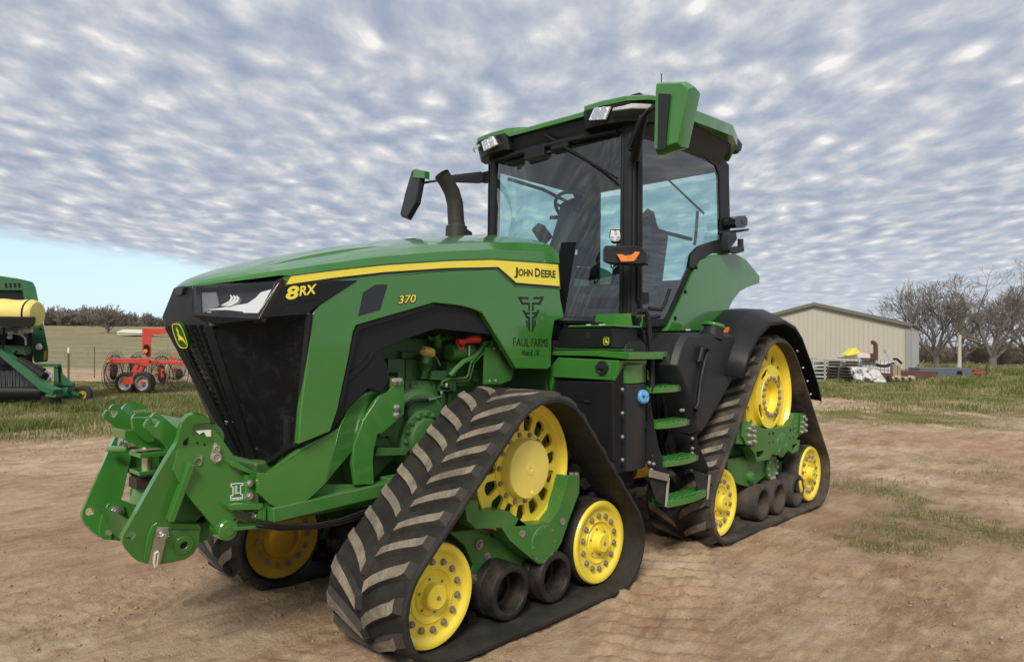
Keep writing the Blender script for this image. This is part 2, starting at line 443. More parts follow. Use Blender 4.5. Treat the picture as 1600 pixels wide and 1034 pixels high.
def lug_print(x, y, p0, p1, wid, pitch, ang, amp):
    """prints of a chevron belt along the line p0-p1"""
    p0 = np.array(p0[:2]); p1 = np.array(p1[:2]); L = np.linalg.norm(p1-p0); u = (p1-p0)/L; w = np.array([-u[1], u[0]])
    t = (x-p0[0])*u[0]+(y-p0[1])*u[1]; c = (x-p0[0])*w[0]+(y-p0[1])*w[1]
    inside = sstep(0, .3, t)*(1-sstep(L-.3, L, t))*(1-sstep(wid/2-.05, wid/2+.03, np.abs(c)))
    ph = (t+np.abs(c)*math.tan(ang)+0.05*(fbm(x, y, .3, 2, 8)-.5))/pitch
    tri = np.abs((ph % 1)-.5)*2
    k = sstep(.25, .62, fbm(x, y, .7, 3, 44))
    return amp*inside*(sstep(.25, .7, tri)-.5)*(.35+.65*k)
PR = [((-2.3, .58), (1.1, 2.46), .64, .168, R(9), .058), ((3.6, 0.3), (0.9, 0.75), .60, .148, R(42), .016), ((3.4, -1.2), (1.0, -0.9), .60, .148, R(42), .014),
      (px(1270, 664, z=.04), px(1640, 692, z=.04), .62, .16, R(40), .020), (px(1270, 702, z=.04), px(1600, 726, z=.04), .62, .16, R(40), .020), (px(1330, 870, z=.04), px(1700, 960, z=.04), .5, .15, R(40), .008)]
def detail_h(x, y):
    s, d = sd(x, y); r = np.hypot(s, d)
    near = 1-sstep(14, 26, r)
    # scraped streaks roughly along the drive direction
    ca, sa = math.cos(0.35), math.sin(0.35); xs = x*ca+y*sa; ys = -x*sa+y*ca
    st = fbm(xs/2.6, ys, .22, 4, 61)-.5
    n1 = fbm(x, y, .9, 4, 31)-.5; n2 = fbm(x, y, .14, 3, 37)-.5
    rough = sstep(.40, .62, fbm(x, y, 1.3, 3, 71))
    sw = fbm(xs/.55, ys, .075, 3, 63)-.5; h = .055*n1+.034*st+.036*n2*(.25+.75*rough)+.016*sw
    cl = fbm(x, y, .055, 2, 91); h = h+.022*np.maximum(cl-.60, 0)/.4*(.25+.75*rough)
    for q in PR: h = h+lug_print(x, y, *q)
    # wheel ruts
    rut = np.exp(-((y-2.15+.1*np.sin(x))/.18)**2)*.02*sstep(-.2, .5, x)
    return (h-rut)*near
def ground_h(x, y): return base_h(x, y)+detail_h(x, y)

NA_F, NA_B = 940, 100
half = R(56)
ang = np.concatenate([np.linspace(-half, half, NA_F, endpoint=False), np.linspace(half, 2*math.pi-half, NA_B, endpoint=False)])
rad = np.concatenate([[0.02, .4, .8, 1.1, 1.4], np.geomspace(1.65, 30, 560), np.geomspace(30.8, 950, 80)])
A_, Rr = np.meshgrid(ang, rad)
gx = CAM[0]+Rr*(np.cos(A_)*FH[0]+np.sin(A_)*RH[0]); gy = CAM[1]+Rr*(np.cos(A_)*FH[1]+np.sin(A_)*RH[1])
gz = ground_h(gx.ravel(), gy.ravel())
nA, nR_ = len(ang), len(rad)
idx = np.arange(nA*nR_).reshape(nR_, nA); nx_ = np.roll(idx, -1, axis=1)
quads = np.stack([idx[:-1], idx[1:], nx_[1:], nx_[:-1]], -1).reshape(-1, 4)
def np_mesh(name, verts, faces, m, attrs=None, smooth=True):
    verts = np.asarray(verts, np.float32); faces = np.asarray(faces, np.int32); k = faces.shape[1]
    me = bpy.data.meshes.new(name); me.vertices.add(len(verts)); me.vertices.foreach_set('co', verts.ravel())
    me.loops.add(faces.size); me.loops.foreach_set('vertex_index', faces.ravel())
    me.polygons.add(len(faces)); me.polygons.foreach_set('loop_start', np.arange(0, faces.size, k, dtype=np.int32))
    if smooth: me.polygons.foreach_set('use_smooth', np.ones(len(faces), bool))
    me.materials.append(m); me.update(calc_edges=True)
    for nm, v in (attrs or {}).items():
        a = me.attributes.new(nm, 'FLOAT', 'POINT'); a.data.foreach_set('value', np.asarray(v, np.float32).ravel())
    o = bpy.data.objects.new(name, me); COL.objects.link(o); return o
gmat = bpy.data.materials.new('dirt yard'); gmat.use_nodes = True
n = NT(gmat.node_tree); n.n.clear()
P_ = n.add('ShaderNodeTexCoord').outputs['Object']
ga = n.add('ShaderNodeAttribute', attribute_name='grass').outputs['Fac']; ra = n.add('ShaderNodeAttribute', attribute_name='field').outputs['Fac']
strk = n.add('ShaderNodeMapping', {'Vector': P_, 'Rotation': (0, 0, R(-20)), 'Scale': (0.45, 1.6, 1)}).outputs[0]
b1 = n.noise(P_, 0.55, 6, .6); b2 = n.noise(strk, 2.4, 7, .65, .4); b3 = n.noise(P_, 24.0, 6, .7); b4 = n.noise(P_, 3.0, 6, .65)
mixv = n.math('ADD', n.math('MULTIPLY', b1, .34), n.math('ADD', n.math('MULTIPLY', b2, .36), n.math('MULTIPLY', b4, .30)))
dirt = n.ramp(n.fit(mixv, .36, .62), [(0.0, (.25, .152, .085)), (.26, (.365, .238, .140)), (.5, (.485, .340, .212)), (.74, (.61, .455, .295)), (1.0, (.72, .565, .385))])
dirt = n.mix(n.fit(b3, .35, .75, 0, .45), dirt, n.mix(n.fit(n.noise(P_, 95, 4, .75), .38, .62), (.15, .095, .06), (.60, .47, .34)))
fs = n.noise(n.add('ShaderNodeMapping', {'Vector': P_, 'Rotation': (0, 0, R(-20)), 'Scale': (.55, 2.4, 1)}).outputs[0], 7.0, 7, .7, .3)
dirt = n.mix(n.fit(fs, .50, .72, 0, .55), dirt, (.66, .53, .38)); dirt = n.mix(n.fit(fs, .47, .30, 0, .4), dirt, (.20, .125, .072))
dirt = n.mix(n.fit(n.noise(P_, 0.22, 3, .5), .50, .66, 0, .45), dirt, (.33, .195, .112))
gr = n.ramp(n.noise(P_, 1.9, 6, .7), [(0.25, (.085, .105, .030)), (.5, (.14, .15, .055)), (.7, (.24, .21, .105)), (.85, (.33, .27, .16))])
gr = n.mix(n.fit(n.noise(P_, 30, 5, .7), .4, .7, 0, .5), gr, (.10, .095, .042))
fld = n.ramp(n.noise(n.add('ShaderNodeMapping', {'Vector': P_, 'Rotation': (0, 0, R(44)), 'Scale': (.22, 1.0, 1)}).outputs[0], .10, 7, .66), [(.34, (.095, .120, .045)), (.45, (.175, .185, .085)), (.55, (.115, .142, .052)), (.68, (.25, .21, .115))])
fld = n.mix(n.fit(n.noise(P_, 1.5, 4, .7), .4, .7, 0, .4), fld, (.115, .12, .05))
gcol = n.mix(ra, gr, fld)
thin = n.math('MULTIPLY', n.math('POWER', ga, 1.6), n.fit(n.noise(P_, 14, 6, .75), .30, .60, .05, 1.0), clamp=True)
col = n.mix(thin, dirt, gcol)
bp = n.add('ShaderNodeBump', {'Height': n.math('ADD', n.math('MULTIPLY', n.noise(P_, 48, 7, .72), 1.0), n.math('ADD', n.math('MULTIPLY', n.noise(P_, 150, 4, .7), .35), n.math('MULTIPLY', n.noise(strk, 9, 6, .7), .8))), 'Strength': .9, 'Distance': .028})
pb = n.add('ShaderNodeBsdfPrincipled', {'Base Color': col, 'Roughness': .95, 'Specular IOR Level': .15, 'Normal': bp.outputs[0]})
n.add('ShaderNodeOutputMaterial', {0: pb.outputs[0]})
gm_ = grass_mask(gx.ravel(), gy.ravel()); S_, D_ = sd(gx.ravel(), gy.ravel())
G = np_mesh('ground', np.stack([gx.ravel(), gy.ravel(), gz], -1), quads[:, ::-1], gmat, {'grass': gm_, 'field': sstep(26, 34, D_)})
G['kind'] = 'structure'
def gz1(x, y): return float(ground_h(np.array([x]), np.array([y]))[0])

# ---- grass blades, straw and clods
def blades(name, x, y, h, w, m, lean=.5, tip=None):
    nB = len(x); z = ground_h(x, y)-.004; th = rng.uniform(0, 2*math.pi, nB); ln = rng.uniform(.1, 1, nB)*lean*h; la = rng.uniform(0, 2*math.pi, nB)
    bx, by = np.cos(th)*w/2, np.sin(th)*w/2
    V = np.stack([np.stack([x-bx, y-by, z], -1), np.stack([x+bx, y+by, z], -1), np.stack([x+np.cos(la)*ln*.4+bx*.7, y+np.sin(la)*ln*.4+by*.7, z+h*.6], -1), np.stack([x+np.cos(la)*ln, y+np.sin(la)*ln, z+h], -1)], 1)
    F = np.array([[0, 1, 2], [0, 2, 3]])[None]+4*np.arange(nB)[:, None, None]
    rnd = np.repeat(np.clip(fbm(x, y, .9, 3, 12)*.7+rng.uniform(0, 1, nB)*.5-.1, 0, 1), 4)
    o = np_mesh(name, V.reshape(-1, 3), F.reshape(-1, 3), m, {'tone': rnd}, smooth=False); o['kind'] = 'stuff'; return o
bm_ = bpy.data.materials.new('grass blade'); bm_.use_nodes = True; n = NT(bm_.node_tree); n.n.clear()
tn = n.add('ShaderNodeAttribute', attribute_name='tone').outputs['Fac']
cc = n.ramp(tn, [(.0, (.085, .120, .028)), (.3, (.145, .180, .052)), (.55, (.24, .25, .10)), (.75, (.40, .345, .19)), (1.0, (.55, .46, .29))])
d_ = n.add('ShaderNodeBsdfDiffuse', {0: cc}); t_ = n.add('ShaderNodeBsdfTranslucent', {0: cc}); ms = n.add('ShaderNodeMixShader', {0: .3, 1: d_.outputs[0], 2: t_.outputs[0]})
n.add('ShaderNodeOutputMaterial', {0: ms.outputs[0]})
def scatter(a0, a1, d0, d1, cnt, thr):
    a = rng.uniform(a0, a1, cnt); d = np.sqrt(rng.uniform(d0*d0, d1*d1, cnt)); s = a*d
    x = CAM[0]+RH[0]*s+FH[0]*d; y = CAM[1]+RH[1]*s+FH[1]*d
    k = grass_mask(x, y)*sstep(.22, .5, fbm(x, y, .45, 3, 77)) > rng.uniform(thr, 1.0, cnt); return x[k], y[k], d[k]
X1, Y1, D1 = scatter(-.80, -.10, 9.5, 28, 190000, .15)
X2, Y2, D2 = scatter(.36, .80, 18, 64, 150000, .15)
X3, Y3, D3 = scatter(.24, .80, 4.2, 18, 210000, .35)
tall = lambda x, y: .5+1.1*sstep(.45, .7, fbm(x, y, 2.2, 3, 55))
H1 = rng.uniform(.05, .15, len(X1))*tall(X1, Y1); H2 = rng.uniform(.07, .22, len(X2))*tall(X2, Y2)*np.interp(D2, [20, 30, 60], [.6, 1.0, 1.8]); H3 = rng.uniform(.018, .06, len(X3))
blades('grass', np.concatenate([X1, X2, X3]), np.concatenate([Y1, Y2, Y3]), np.concatenate([H1, H2, H3]), np.concatenate([.006+.0006*D1, .006+.0010*D2, np.full(len(X3), .006)]), bm_)
# straw and dead stalks lying on the yard
k = 2600; a = rng.uniform(-.75, .8, k); d = np.sqrt(rng.uniform(3.0**2, 14**2, k)); x = CAM[0]+RH[0]*a*d+FH[0]*d; y = CAM[1]+RH[1]*a*d+FH[1]*d
kk = (fbm(x, y, 1.1, 3, 15) > .5) & (a > .15) | (rng.uniform(0, 1, k) > .86); x, y = x[kk], y[kk]
th = rng.uniform(0, 2*math.pi, len(x)); L = rng.uniform(.02, .09, len(x)); dx, dy = np.cos(th)*L, np.sin(th)*L; z0 = ground_h(x, y)+.004; z1 = ground_h(x+dx, y+dy)+rng.uniform(.004, .03, len(x)); wx_, wy_ = -np.sin(th)*.0022, np.cos(th)*.0022
V = np.stack([np.stack([x-wx_, y-wy_, z0], -1), np.stack([x+wx_, y+wy_, z0], -1), np.stack([x+dx, y+dy, z1], -1)], 1)
o = np_mesh('straw', V.reshape(-1, 3), np.arange(3*len(x)).reshape(-1, 3), mat('straw', (.52, .43, .28), .9, var=.3, vscale=3), smooth=False); o['kind'] = 'stuff'
k = 16000; a = rng.uniform(-.85, .8, k); d = np.sqrt(rng.uniform(2.2**2, 11**2, k)); x = CAM[0]+RH[0]*a*d+FH[0]*d; y = CAM[1]+RH[1]*a*d+FH[1]*d
kk = fbm(x, y, 1.3, 3, 71) > rng.uniform(.38, .62, k); x, y = x[kk], y[kk]; r_ = rng.gamma(1.3, .0032, len(x))+.002; r_ = np.minimum(r_, .017); z = ground_h(x, y)
oc = np.array([[1, 0, 0], [0, 1, 0], [-1, 0, 0], [0, -1, 0], [0, 0, .8], [0, 0, -.8]], float); of = np.array([[0, 1, 4], [1, 2, 4], [2, 3, 4], [3, 0, 4], [1, 0, 5], [2, 1, 5], [3, 2, 5], [0, 3, 5]])
jit = rng.uniform(.6, 1.35, (len(x), 6, 1)); th = rng.uniform(0, 6.28, len(x)); cs, sn = np.cos(th)[:, None], np.sin(th)[:, None]
q = oc[None]*jit; q = np.stack([q[..., 0]*cs-q[..., 1]*sn, q[..., 0]*sn+q[..., 1]*cs, q[..., 2]], -1)*r_[:, None, None]+np.stack([x, y, z+r_*.25], -1)[:, None]
o = np_mesh('dirt_clods', q.reshape(-1, 3), (of[None]+6*np.arange(len(x))[:, None, None]).reshape(-1, 3), mat('clod', (.34, .235, .155), .95, var=.45, vscale=9), smooth=False); o['kind'] = 'stuff'
# ================================================================ surroundings
BX, BY, BZ = -FH, RH, np.array([0, 0, 1.0])                       # towards the viewer, to the right, up
def fbox(mb, u0, v0, u1, v1, d, dep):
    """box with its front face filling u0..u1, v0..v1 at distance d"""
    a, b = farpx(u0, v0, d), farpx(u1, v1, d); w = abs((b-a) @ RH); h = abs(a[2]-b[2]); c = (a+b)/2+FH*dep/2
    return mb.box(c, (dep, w, h), (FH, RH, BZ))
def fpoly(mb, pts, d, dep): return mb.prism([farpx(u, v, d) for u, v in pts], FH*dep)
def ground_at(u, d): q = farpx(u, 540, d); return np.array([q[0], q[1], float(base_h(np.array([q[0]]), np.array([q[1]]))[0])])

# ---- metal shed
bare = mat('tan metal siding', (.50, .475, .395), .5, dust=.15, dustcol=(.38, .34, .27), dscale=.8, var=.05, vscale=.5)
greys = mat('grey metal siding', (.36, .37, .38), .5, var=.05)
brown = mat('brown metal trim', (.165, .145, .125), .5)
K = ground_at(1420, 52.5); gdir = (-RH*.85+FH*.53); gdir /= np.linalg.norm(gdir); sdir = (RH*.535+FH*.845); sdir /= np.linalg.norm(sdir); K[2] = -.05
sh = thing('metal_shed', 'long tan ribbed metal shed with a low brown gable roof behind the scrap pile', 'shed', tuple(K))
W2, EH, RH_ = 6.5, 3.62, 5.28
def gp(t, z): return K+gdir*t+np.array([0, 0, z])
m = MB(); m.prism([gp(0, 0), gp(2*W2, 0), gp(2*W2, EH), gp(W2, RH_), gp(0, EH)], sdir*.15); m.build('gable_wall', bare, sh)
m = MB()
gn = -sdir
for i in range(1, 40):
    t = i*.333; zt_ = EH+(RH_-EH)*(1-abs(t-W2)/W2)-.06
    m.prism([gp(t-.028, .05)+gn*.002, gp(t+.028, .05)+gn*.002, gp(t+.028, zt_)+gn*.002, gp(t-.028, zt_)+gn*.002], gn*.035)
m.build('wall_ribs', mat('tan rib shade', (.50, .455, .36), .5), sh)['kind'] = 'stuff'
m = MB(); m.prism([gp(-.01, 0), gp(-.01, EH), gp(-.01, EH)+sdir*12, gp(-.01, 0)+sdir*12], -gdir*.12)
for i in range(36): m.prism([gp(0, .05)+sdir*(i*.333), gp(0, EH-.05)+sdir*(i*.333), gp(0, EH-.05)+sdir*(i*.333+.05), gp(0, .05)+sdir*(i*.333+.05)], -gdir*.17)
m.build('side_wall', greys, sh)
m = MB()
for sg in (1, -1):
    q = [gp(W2, RH_+.10), gp(W2-sg*(W2+.25), EH+.04)]
    m.prism([q[0]+gn*.25, q[1]+gn*.25, q[1]+sdir*12.4, q[0]+sdir*12.4], np.array([0, 0, -.12]))
    m.prism([q[0]+gn*.26, q[1]+gn*.26, q[1]+gn*.26-np.array([0, 0, .26]), q[0]+gn*.26-np.array([0, 0, .26])], gn*.05)
m.build('roof', brown, sh)
m = MB(); m.prism([gp(-.14, 0)+gn*.02, gp(.22, 0)+gn*.02, gp(.22, EH-.05)+gn*.02, gp(-.14, EH-.05)+gn*.02], gn*.05); m.prism([gp(-.14, 0)+gn*.02, gp(-.14, EH-.05)+gn*.02, gp(-.14, EH-.05)+sdir*.2, gp(-.14, 0)+sdir*.2], -gdir*.06); m.build('corner_trim', mat('grey corner trim', (.30, .30, .30), .5), sh)

# ---- scrap pile in front of the shed
wood = mat('weathered wood', (.22, .195, .165), .85, var=.3, vscale=3); woodd = mat('dark wood', (.085, .075, .066), .85, var=.3, vscale=3)
galv = mat('galvanised', (.42, .43, .43), .5, var=.25, vscale=3); rust = mat('rusty steel', (.105, .052, .035), .85, var=.3, vscale=4); sheet = mat('white plastic sheet', (.62, .61, .59), .6, var=.05)
def pallet(label, u0, v0, u1, v1, d, m_, dep=1.0, name='pallet', cat='pallet', group='pallets stacked in the scrap pile'):
    a, b = farpx(u0, v0, d), farpx(u1, v1, d); c = (a+b)/2+FH*dep/2; w = abs((b-a) @ RH); h = abs(a[2]-b[2]); c[2] = min(a[2], b[2])
    o = thing(name, label, cat, tuple(c), group); ax = (FH, RH, BZ); c = np.array(c)
    m = MB()
    for i in range(5): m.box(c+FH*dep*((i+.5)/5-.5)+BZ*h*.9, (dep*.15, w, h*.2), ax)
    m.build('deck_boards', m_, o)['kind'] = 'stuff'
    m = MB()
    for j in (-.48, 0, .48): m.box(c+RH*w*j+BZ*h*.42, (dep, .06, h*.74), ax)
    m.build('stringers', m_, o)['kind'] = 'stuff'
    m = MB()
    for i in (-.4, .4): m.box(c+FH*dep*i+BZ*h*.06, (dep*.15, w, h*.12), ax)
    m.build('base_boards', m_, o)['kind'] = 'stuff'
    return o
nm = ['lowest', 'second', 'third', 'fourth', 'fifth']
for i in range(5):
    v1 = 596.5-i*4.6
    pallet('dark grey pallet, %s from the ground in the pallet stack left of the white sheet' % nm[i], 1288+i*1.4, v1-4.5, 1331-i*.5, v1, 35.0, woodd, 1.2)
for i, l in enumerate(('lower', 'upper')):
    v1 = 572.5-i*4.6; pallet('%s pale weathered pallet on top of the dark pallet stack' % l, 1285, v1-4.4, 1343, v1, 35.1, wood, 1.3)
def simple(name, label, cat, mb, m_, group=None, bevel=0): o = mb.build(name, m_, None, bevel=bevel); return tag(o, label, cat, group)
# metal gates lying in a heap
o = thing('metal_rack', 'galvanised metal rack half hidden behind the black fender flap', 'rack', tuple(farpx(1280, 596, 34.6)))
for j in range(6):
    m = MB(); fbox(m, 1268, 563+j*6, 1292, 565.5+j*6, 34.6, .9); m.build('rail', galv, o)
for u in (1270, 1288):
    m = MB(); fbox(m, u, 560, u+2, 597, 34.6, .06); m.build('upright', galv, o)
m = MB(); fbox(m, 1274, 561.5, 1344, 563, 36.2, 1.2); fbox(m, 1276, 559.5, 1315, 561, 36.4, .8); simple('roofing_sheet', 'grey metal roofing sheets lying flat on the pallet heap', 'sheet', m, galv)
def tote(label, u0, v0, u1, v1, d):
    o = thing('tote_tank', label, 'tank', tuple(farpx((u0+u1)/2, v1, d)), 'white caged tote tanks')
    m = MB(); fbox(m, u0+.7, v0+.7, u1-.7, v1-3, d+.05, .95); m.build('plastic_tank', sheet, o, bevel=.05)
    m = MB(); nn = max(3, round((u1-u0)/6))
    for i in range(nn+1): fbox(m, u0+(u1-u0)*i/nn-.2, v0, u0+(u1-u0)*i/nn+.2, v1, d, .03)
    for i in range(5): fbox(m, u0, v0+(v1-v0)*i/4-.2, u1, v0+(v1-v0)*i/4+.2, d-.01, .03)
    m.build('cage', mat('cage steel', (.20, .205, .21), .5), o)['kind'] = 'stuff'
    m = MB(); fbox(m, u0, v1-2.4, u1, v1, d+.05, .95); m.build('tote_pallet', wood, o)
tote('white caged tote tank behind the top of the pallet stack', 1316, 560, 1348, 588, 37.5); tote('white caged tote tank behind the white plastic sheet', 1347, 561, 1372, 590, 37.2); tote('white caged tote tank left of the upright wooden blocks', 1370, 562, 1400, 592, 37.4)
# bulk bag / plastic sheet
nb_, hgt = 54, 30; m = MB(); rows = []
for j in range(hgt+1):
    f = j/hgt; row = []
    for i in range(nb_+1):
        g = i/nb_; u = 1331+(1385-1331)*g; topv = np.interp(u, [1331, 1338, 1352, 1368, 1374, 1385], [574, 573, 574, 573.5, 580, 595]); v = 597.5+(topv-597.5)*f
        uu = u+(3.5*(1-f) if g < .3 else 0); w = 1.5*(fbm(np.array([uu*.09+v*.05]), np.array([v*.11-uu*.05]), 1, 4, 9, .5)[0]-.5)+.9*f**1.5
        row.append(farpx(uu, v, 33.9+w+.5*abs(g-.45)))
    rows.append(row)
m.loft(rows, cap=False); o = simple('plastic_sheet', 'crumpled white plastic sheet slumped beside the pallet stack', 'sheet', m, sheet)
s_ = o.modifiers.new('thick', 'SOLIDIFY'); s_.thickness = .02
# yellow tarp, white hull, stack pipe
m = MB(); fpoly(m, [(1322, 555), (1331, 548), (1334, 544), (1338, 543.5), (1345, 550), (1340, 553.5), (1327, 556)], 38, .7); simple('yellow_tarp', 'bright yellow folded tarp on top of the scrap pile', 'tarp', m, mat('yellow tarp', (.80, .68, .08), .6, var=.1), bevel=.04)
m = MB(); fpoly(m, [(1322, 557.5), (1335, 554), (1347, 551.2), (1355, 552), (1360, 555), (1362, 560.5), (1324, 560.5)], 38.4, 1.2); simple('white_hull', 'upturned white shell lying under the yellow tarp', 'hull', m, mat('off white shell', (.62, .58, .48), .5), bevel=.05)
o = thing('rusty_pipe', 'tall rusty stack pipe with a bent top standing in the scrap pile', 'pipe', tuple(farpx(1368, 562, 37)))
m = MB(); m.tube([farpx(u, v, 37) for u, v in ((1368, 563), (1368.3, 545), (1368, 538), (1366, 535.3), (1362, 534.3))], .105, 12); m.build('bent_stack', rust, o)
m = MB(); m.tube([farpx(1364, 563, 37.1), farpx(1364.3, 552, 37.1)], .13, 12); m.build('lower_sleeve', rust, o); m = MB(); fbox(m, 1349, 559, 1372, 562, 36.9, .3); m.build('base_beam', rust, o)
o = thing('sprinkler_stand', 'grey tubular stand with a clamped head behind the tote tanks', 'stand', tuple(farpx(1385, 562, 37.8)))
m = MB()
for a, b in (((1374.5, 562), (1385, 553)), ((1385, 553), (1391.5, 561.5)), ((1386, 553), (1386.5, 546))): m.cyl(farpx(*a, 37.8), farpx(*b, 37.8), .03, 8)
m.build('tripod', galv, o); m = MB(); fbox(m, 1384, 546, 1391, 550, 37.8, .2); fbox(m, 1385, 550, 1389, 556, 37.8, .15); m.build('head', galv, o)
m = MB(); m.tube([farpx(u, v, 36) for u, v in ((1369, 569.5), (1376, 571.5), (1384, 571.8), (1391, 569.5), (1397, 568))], .08, 10); m.tube([farpx(u, v, 36) for u, v in ((1396, 561), (1401, 560.5), (1405, 564), (1409, 568))], .06, 8); simple('rubber_hose', 'black rubber hose drooping in front of the tote tanks', 'hose', m, hose)
for i, (u0, u1, v0, l) in enumerate(((1395.5, 1402.5, 569, 'taller pale wooden block standing right of the tote tanks'), (1403, 1408, 571, 'narrower pale wooden block standing right of the taller block'))):
    m = MB(); fbox(m, u0, v0, u1, 588, 35.4, .3); simple('wooden_block', l, 'block', m, mat('pale timber', (.30, .235, .165), .85, var=.2), bevel=.02)
m = MB(); fbox(m, 1378, 583, 1394, 596, 35.5, .8); simple('steel_bin', 'dark rusty bin between the white sheet and the wooden blocks', 'bin', m, rust, bevel=.02)
for i in range(4):
    u = 1393+i*10.5; o = thing('concrete_post', ['leftmost', 'second', 'third', 'rightmost'][i]+' pale broken post in the row lying on the grass', 'post', tuple(farpx(u, 594, 33.8)), 'pale posts lying on the grass'); m = MB()
    m.tube([farpx(u-4.5, 591-(i % 2), 33.9), farpx(u+4.5, 591.5, 33.7)], .10+.02*(i % 2), 9); m.build('shaft', mat('pale stone', (.42, .36, .29), .9, var=.35, vscale=5), o); m = MB(); m.tube([farpx(u-3, 589, 33.7), farpx(u-1.5, 595.5, 33.7)], .05, 6); m.build('cleat', rust, o)
m = MB(); m.tube([farpx(1387, 592, 33.8), farpx(1392, 591, 33.8)], .13, 12); simple('drain_pipe', 'dark open drain pipe beside the row of pale posts', 'pipe', m, blackd)
m = MB(); fbox(m, 1407, 579.5, 1466, 591, 37.5, .6); o = simple('rusty_trough', 'long low rusty steel trough in front of the grey box culvert', 'trough', m, rust, bevel=.02)
o = thing('grey_tank', 'long grey steel box tank with a dark round opening on the grass', 'tank', tuple(farpx(1478, 592, 41)))
m = MB(); fbox(m, 1437, 574.5, 1519, 591, 41, 1.2); m.build('tank_body', mat('slate grey paint', (.105, .12, .145), .5, var=.08), o, bevel=.03)
m = MB(); q = [farpx(u, v, 40.97) for u, v in ((1495, 590), (1495, 582), (1496.5, 579.5), (1501, 579), (1503.5, 581), (1504, 590))]; m.prism(q, FH*.02); m.build('round_opening', blackd, o)
m = MB(); m.cyl(farpx(1432, 580, 46), farpx(1444, 563, 46), .035, 8); simple('leaning_pole', 'thin pale pole leaning by the shed corner', 'pole', m, wood)
o = thing('utility_pole', 'pale utility pole with a grey base box behind the long grey tank', 'pole', tuple(farpx(1499, 576, 50))); m = MB(); m.tube([farpx(1499.2, 576, 50), farpx(1499.2, 545, 50), farpx(1499.5, 523, 50)], [.13, .12, .10], 12); m.build('mast', mat('pale pole', (.50, .46, .38), .8), o); m = MB(); fbox(m, 1496, 569.5, 1501, 573.5, 49.8, .3); m.build('base_box', galv, o)
m = MB(); m.tube([farpx(u, v, 43) for u, v in ((1518, 585), (1523, 582.5), (1530, 584), (1534, 582), (1540, 584))], .06, 8); m.tube([farpx(u, v, 43.2) for u, v in ((1519, 581), (1526, 586), (1533, 585.5))], .05, 8); fbox(m, 1524, 578, 1531, 585, 43.2, .4); simple('red_implement', 'small red implement lying in the tall grass by the dark post', 'implement', m, mat('faded red', (.30, .05, .035), .7))
for i, (u, v0, v1, w, d, l) in enumerate(((1542, 569, 585, 1.8, 44, 'dark wooden fence post right of the red implement'), (1590, 568, 579, .9, 60, 'distant pale fence post at the right edge under the bare trees'))):
    m = MB(); m.tube([farpx(u, v1+2, d), farpx(u, v0, d)], w/1103*d*.9, 10); simple('fence_post', l, 'fence post', m, woodd if i == 0 else wood)

# ---- left: farm machine, hay rake, fence
gb = mat('green machine paint', (.018, .115, .045), .42, dust=.25, dustcol=(.16, .17, .11), dscale=3, var=.1)
ty = mat('tank yellow', (.74, .64, .17), .5, dust=.15, dustcol=(.5, .42, .2), dscale=3)
k3_ = 4.7; DB = 18.0
BE = ray(30, 535)*np.array([1, 1, 0]); BE /= np.linalg.norm(BE)
def Bq(a, b, d=DB): return farpx(a/k3_, 420+b/k3_, d)
def bpoly(mb, pts, d, dep): return mb.prism([Bq(a, b, d) for a, b in pts], BE*dep)
bl_ = thing('round_baler', 'green round hay baler with a yellow tank, cut off by the left edge', 'baler', tuple(Bq(60, 960)))
m = MB(); bpoly(m, [(-560, 60), (-40, 45), (130, 70), (240, 95), (262, 135), (355, 590), (352, 680), (255, 690), (235, 560), (180, 245), (165, 160), (-560, 160)], DB, 1.6); m.build('baler_shell', gb, bl_, bevel=.03)
m = MB(); bpoly(m, [(-560, 160), (170, 160), (190, 300), (240, 560), (240, 700), (-560, 700)], DB+.45, 1.1); m.build('baler_core', blackd, bl_)
for i in range(4):
    m = MB(); bpoly(m, [(33+i*33, 105), (50+i*33, 105), (52+i*33, 138), (35+i*33, 138)], DB-.01, .03); m.build('vent_slot', blackd, bl_)
m = MB(); bpoly(m, [(-560, 165), (165, 165), (182, 245), (-560, 245)], DB+.30, .05); m.build('recess_shade', mat('dark panel', (.03, .034, .04), .25), bl_)  # dark sheet set back here, standing in for the shade of the recess
m = MB(); a, b = Bq(-240, 318, DB-.9), Bq(268, 330, DB-.9); ax_ = (b-a)/np.linalg.norm(b-a); L_ = np.linalg.norm(b-a); m.lathe(a, ax_, [(-.02, .2), (0, .30), (.04, .335)]+[(t, .335+.012*math.sin(t*9)) for t in np.linspace(.1, L_-.1, 24)]+[(L_-.03, .325), (L_+.03, .28), (L_+.05, .15), (L_+.05, 0)], 28); m.lathe(Bq(95, 245, DB-.9), (0, 0, 1), [(-.1, .18), (.04, .17), (.05, .12), (.05, 0)], 20); tk_ = m.build('yellow_tank', ty, bl_)
for t in (.05, .93):
    m = MB(); c = a+ax_*L_*t; m.lathe(c-ax_*.03, ax_, [(0, .30), (0, .347), (.05, .347), (.05, .30)], 28); m.build('tank_strap', blackd, tk_)
m = MB(); bpoly(m, [(-300, 345), (262, 352), (262, 395), (240, 425), (-300, 420)], DB-1.32, .6); m.build('tank_cradle', blackd, bl_, bevel=.02)
m = MB()
for a_, b_, c_, d__ in ((20, 430, 38, 600), (205, 470, 235, 565), (-120, 430, -90, 600)): bpoly(m, [(a_, b_), (c_, b_), (c_, d__), (a_, d__)], DB-.5, .2)
bpoly(m, [(0, 480), (110, 470), (190, 520), (180, 560), (0, 560)], DB-.3, .3); m.build('cradle_frame', blackd, bl_)
m = MB()
for a_, b_, r_2 in ((145, 455, .07), (190, 450, .07), (65, 470, .05), (60, 500, .05), (212, 450, .06)): m.cyl(Bq(a_, b_, DB-.8), Bq(a_+22, b_+2, DB-.8), r_2, 10)
